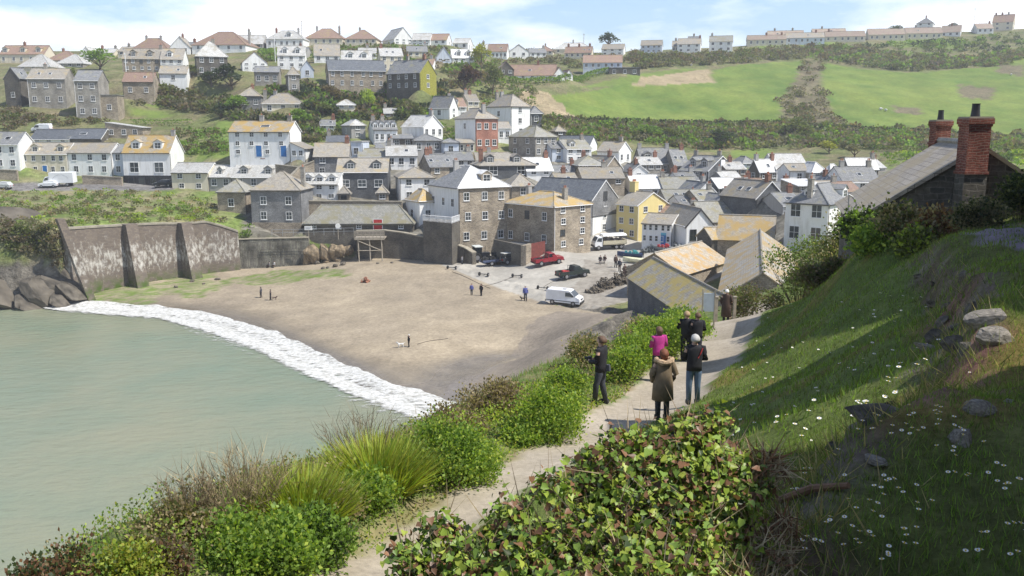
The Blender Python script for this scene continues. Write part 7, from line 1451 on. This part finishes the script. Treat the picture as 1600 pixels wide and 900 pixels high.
# ---- ivy bush in front
iv = empty('ivy_bush', (0.8, 3.9, 23.2), 0, 'big ivy-covered bush with glossy green and red-brown leaves in the foreground', 'bush')
LB = []
for px_, py_, D_, rp in [(1060,740,4.0,85),(1000,790,3.9,95),(1120,790,3.95,80),(950,860,3.7,90),(1050,880,3.7,100),(1140,880,3.75,70),(880,880,3.65,75),(800,895,3.6,70),(720,900,3.6,62),(655,930,3.55,55),(1090,690,4.15,48),(1010,715,4.1,52),(925,790,3.9,52),(1150,740,4.05,45),(1000,960,3.4,120),(850,970,3.4,100),(1120,960,3.4,90),(770,850,3.7,34),(1175,830,3.9,34),(690,840,3.7,40),(640,880,3.6,44),(860,775,3.8,40),(800,815,3.75,42),(930,735,3.95,44),(965,700,4.05,34),(1110,668,4.2,36),(1180,770,4.0,36),(1190,880,3.75,44)]:
    q = P(px_, py_, D_); LB.append((q.x - .8, q.y - 3.9, q.z - 23.2, rp / F * D_))
n_ = 19000; q, d = blob(n_, LB, .35); q = q + NPR.randn(n_, 3) * .02; c = pcol('green', n_, 'rust', .44); c *= (.7 + .6 * fbm(q[:, 0] * 5, q[:, 2] * 5, 12))[:, None]; k_ = NPR.rand(n_) < .15; c[k_] = pcol('dark', n_)[k_]; k_ = NPR.rand(n_) < .4; c[k_] = pcol('bright', n_)[k_] * .8; nr = d * .7 + np.array([.3, -.3, .7])
leaves('leaves', q, NPR.randn(n_, 3) + np.array([0, -.2, -.5]), NPR.uniform(.016, .044, n_), c, 'ivy', NPR.uniform(.7, 1.05, n_), FOLG, iv, nrm=nr)
q2, d2 = blob(700, LB, .8); leaves('stems', q2, d2 + np.array([0, 0, .6]) + NPR.randn(700, 3) * .6, NPR.uniform(.08, .26, 700), pcol('straw', 700, 'brown', .6), 'tri', .03, TWIG, iv)
q3, d3 = blob(2600, [(a + .02, b, c_, r_ * .8) for a, b, c_, r_ in [LB[5], LB[13], LB[16], LB[18]]], .6); q3[:, 0] += .12; leaves('dead_stems', q3, NPR.randn(2600, 3), NPR.uniform(.05, .16, 2600), pcol('rust', 2600, 'straw', .6), 'tri', .07, TWIG, iv)
m = MB()
for i in range(9): a_ = LB[i]; m.tube([(a_[0] * .4, a_[1], -.2), (a_[0] * .7, a_[1], a_[2] * .5), (a_[0], a_[1], a_[2])], [.03, .02, .008], 6)
m.build('branches', BARK, iv)
# ---- grass and daisies
def grassfield(name, label, xr, yr, n, ln, pal, mixp, mf, keep, w=.006, lean=.35):
    xx = NPR.uniform(xr[0], xr[1], n); yy = NPR.uniform(yr[0], yr[1], n); d, wd, sd = path_dist(xx, yy); k = keep(xx, yy, d, wd, sd); xx, yy = xx[k], yy[k]; n = len(xx); zz = glook(xx, yy) - .01; l_ = NPR.uniform(ln[0], ln[1], n) * (.6 + .8 * fbm(xx * 1.3, yy * 1.3, 4)); c = pcol(pal, n, mixp, mf)
    o = leaves(name, np.stack([xx, yy, zz], 1), np.stack([NPR.randn(n) * lean, NPR.randn(n) * lean, np.ones(n)], 1), l_, c, 'tri', w / l_, FOL); o['kind'] = 'stuff'; return tag(o, label, 'grass')
inv = lambda xx, yy: np.abs(xx) < yy * .62 + .4
grassfield('grass', 'short lawn grass close to the camera', (0.6, 6), (2.6, 10), 70000, (.03, .09), 'olive', 'green', .6, lambda a, b, d, w_, s: (s < 0) & (d > w_ + .1) & inv(a, b), .007)
grassfield('grass', 'lawn grass further up the slope', (0.5, 20), (10, 40), 90000, (.06, .15), 'green', 'olive', .4, lambda a, b, d, w_, s: (s < 0) & (d > w_ + .05) & (a < 14 + .1 * b) & inv(a, b), .022)
grassfield('grass', 'rough grass between the path and the cliff edge', (-8, 12), (7, 46), 46000, (.1, .32), 'green', 'straw', .3, lambda a, b, d, w_, s: (s > 0) & (d > w_ + .1) & (d < 5.5) & inv(a, b), .02)
pet = plain('daisy_petals', (0.8, 0.8, 0.78), .6); m = MB(); m.mi = 0
for k in range(10): a = k * .628; M_ = Matrix.Rotation(a, 4, 'Z'); m.poly([M_ @ Vector(q) for q in ((.003,-.002,.03),(.012,-.003,.032),(.013,.003,.032),(.003,.002,.03))])
m.mi = 1; m.tube([(0,0,.028),(0,0,.034)], .004, 8); m.mi = 2; m.tube([(0,0,-.02),(0,0,.03)], .0012, 4); dz_ = m.build('daisy', [pet, plain('daisy_centre', (0.7, 0.5, 0.05)), plain('daisy_stem', (0.1, 0.2, 0.03))]); tag(dz_, 'small white daisy in the lawn grass', 'daisy', 'daisies in the lawn'); first = True; cnt = 0
while cnt < 230:
    if cnt < 110: px_, py_ = NPR.uniform(1230, 1600), NPR.uniform(640, 900)
    else: px_, py_ = NPR.uniform(1130, 1520), NPR.uniform(460, 700)
    if fbm(np.array([px_ / 45]), np.array([py_ / 30]), 6)[0] < .5: continue
    g_ = hit(px_, py_, 2.5)
    dd, ww, ss = path_dist(np.array([g_.x]), np.array([g_.y]))
    if ss[0] > 0 or dd[0] < ww[0] + .2 or g_.y > 40: continue
    o = dz_ if first else link(dz_.copy()); first = False; o.location = g_ + Vector((0, 0, .035)); s_ = 1.0 if g_.y < 9 else 2.2; o.scale = (s_, s_, 1.6); o.rotation_euler = (rnd.uniform(-.3, .3), rnd.uniform(-.3, .3), rnd.uniform(0, 6)); cnt += 1
# stick edging the bank, wooden posts by the path
a, b = hit(1215, 795, 2.5), hit(1325, 772, 2.5); m = MB(); m.tube([a + Vector((0,0,.05)), toward(a, b, .5) + Vector((0,0,.08)), b + Vector((0,0,.05))], [.022,.025,.018], 8); tag(m.build('branch', plain('reddish_branch', (0.18,0.10,0.06), .8, .3, 12)), 'reddish-brown fallen branch along the sunlit bank edge', 'branch')
for px_, py_, D_, h_, lb in ((1117,528,42,40,'left wooden gate post beside the woman in the long brown coat'),(1146,520,44,40,'right wooden gate post beside the woman in the long brown coat')):
    p = P(px_, py_, D_); m = MB(); m.box(-.07,.07,-.07,.07,-.3,h_ / F * D_); m.box(-.09,.09,-.09,.09,h_ / F * D_,h_ / F * D_ + .05); o = m.build('gate_post', WOOD); o.location = (p.x, p.y, gz(p.x, p.y)); tag(o, lb, 'post')
p = P(1105, 530, 40); m = MB(); m.box(-.25,.25,-.04,.04,.9,1.75); m.mi = 1; m.box(-.3,-.25,-.05,.05,-.3,1.95); m.box(.25,.3,-.05,.05,-.3,1.95); o = m.build('notice_board', [plain('blue_grey_board', (0.35,0.4,0.45)), WOOD]); o.location = (p.x, p.y, gz(p.x, p.y)); tag(o, 'blue-grey notice board on two posts at the far end of the hedge', 'notice board')
for px_, py_, hp, D_, lb in ((430,90,32,290,'tall aerial mast above the white house with arched dormers'),(241,140,42,244,'wooden utility pole beside the stone cottage with two dark windows'),(197,112,28,262,'white utility pole in front of the stone terrace'),(1521,45,30,490,'thin radio mast on the right skyline'),(912,76,22,400,'thin mast on the skyline left of the lone pine'),(472,62,28,350,'thin aerial on the skyline above the brown bungalows'),(784,128,48,290,'utility pole beside the dark bungalow in the trees')):
    p = P(px_, py_, D_); m = MB(); hh = hp / F * D_; m.tube([(0,0,-1.5),(0,0,hh)], [.13,.09], 6)
    m.box(-.5,.5,-.05,.05,hh - .5,hh - .4); o = m.build('pole', FRAME if 'white' in lb else WOOD); o.location = (p.x, p.y, p.z); tag(o, lb, 'pole')
for i, (px_, py_) in enumerate([(1376,172),(1384,174),(1580,118),(1065,102),(1080,103)]):
    p = hit(px_, py_, 200); m = MB(); m.loft([[Vector((x_, math.cos(t) * r_, .55 + math.sin(t) * r_)) for t in np.linspace(0, 5.5, 8)] for x_, r_ in ((-.5,.1),(-.35,.3),(.2,.32),(.45,.2),(.6,.16),(.75,.08))])
    for sx in (-.3,.3):
        for sy in (-.15,.15): m.tube([(sx,sy,.45),(sx,sy,0)], .05, 5)
    o = m.build('sheep', CL['white']); o.location = p; o.rotation_euler = (0,0,i * 2.1); tag(o, 'white sheep grazing on the green hillside field', 'sheep', 'sheep on the hill')
# ---- stones and tussocks along the bank
kk = 0
for i in range(len(BK) - 2):
    for t in np.linspace(0, .95, 5):
        q = BK[i] + (BK[i+1] - BK[i]) * t + NPR.randn(2) * .12
        if q[1] > 22 or NPR.rand() < .25: continue
        s_ = NPR.uniform(.05, .15) * (1 + q[1] * .05); o = link(bpy.data.objects.new('stone', rnd.choice(RM))); o.data = o.data; o.location = (q[0], q[1], gz(q[0], q[1]) + s_ * .05); o.scale = (s_ * 1.4, s_ * 1.1, s_ * .7); o.rotation_euler = (rnd.random(), rnd.random(), rnd.random() * 6); tag(o, 'grey stone bedded in the rough earth bank of the lawn', 'stone', 'stones of the lawn bank')
n = 5200; t = NPR.rand(n) * (len(BK) - 1.01); i_ = t.astype(int); f_ = (t - i_)[:, None]; q = BK[i_] * (1 - f_) + BK[i_ + 1] * f_ + NPR.randn(n, 2) * .28; zz = glook(q[:, 0], q[:, 1])
o = leaves('tussock_grass', np.c_[q, zz - .02], np.c_[NPR.randn(n, 2) * .7, np.ones(n)], NPR.uniform(.08, .28, n), pcol('olive', n, 'straw', .35), 'tri', .05); o['kind'] = 'stuff'; tag(o, 'long tussocky grass hanging over the rough lawn bank', 'grass')
# haze
HZ = MB(); HZ.box(-2600, 2600, -450, 2600, -20, 125); hm = bpy.data.materials.new('haze_air'); hm.use_nodes = True; hn = hm.node_tree; hn.nodes.clear(); ho = hn.nodes.new('ShaderNodeOutputMaterial'); hv = hn.nodes.new('ShaderNodeVolumePrincipled'); hv.inputs['Density'].default_value = 0.0004; hv.inputs['Color'].default_value = (.93, .96, 1, 1); hv.inputs['Anisotropy'].default_value = .2; hn.links.new(hv.outputs[0], ho.inputs['Volume']); hz = HZ.build('haze', hm); hz['kind'] = 'stuff'; tag(hz, 'thin sea haze over the bay and village', 'haze')
_T = tree('tree', 'tall round tree added beside the stone neighbour house to shade the lawn', 0, 0, 5.2 * F / 25.0, 13 * F / 25.0, 'olive', 2, p=Vector((19.3, 25.0, 22.5)), trunkf=.25)  # out of view, added so its crown shades the top of the lawn
_T.scale = (1, 1, 1)
for _k in range(3):
    c = link(bpy.data.objects.new('crown', crown('olive', (_k + 3) % 5)), _T); c.location = (0, 0, 2.2 + _k * 2.2); c.scale = (5, 5, 6); c.rotation_euler = (0, 0, _k)
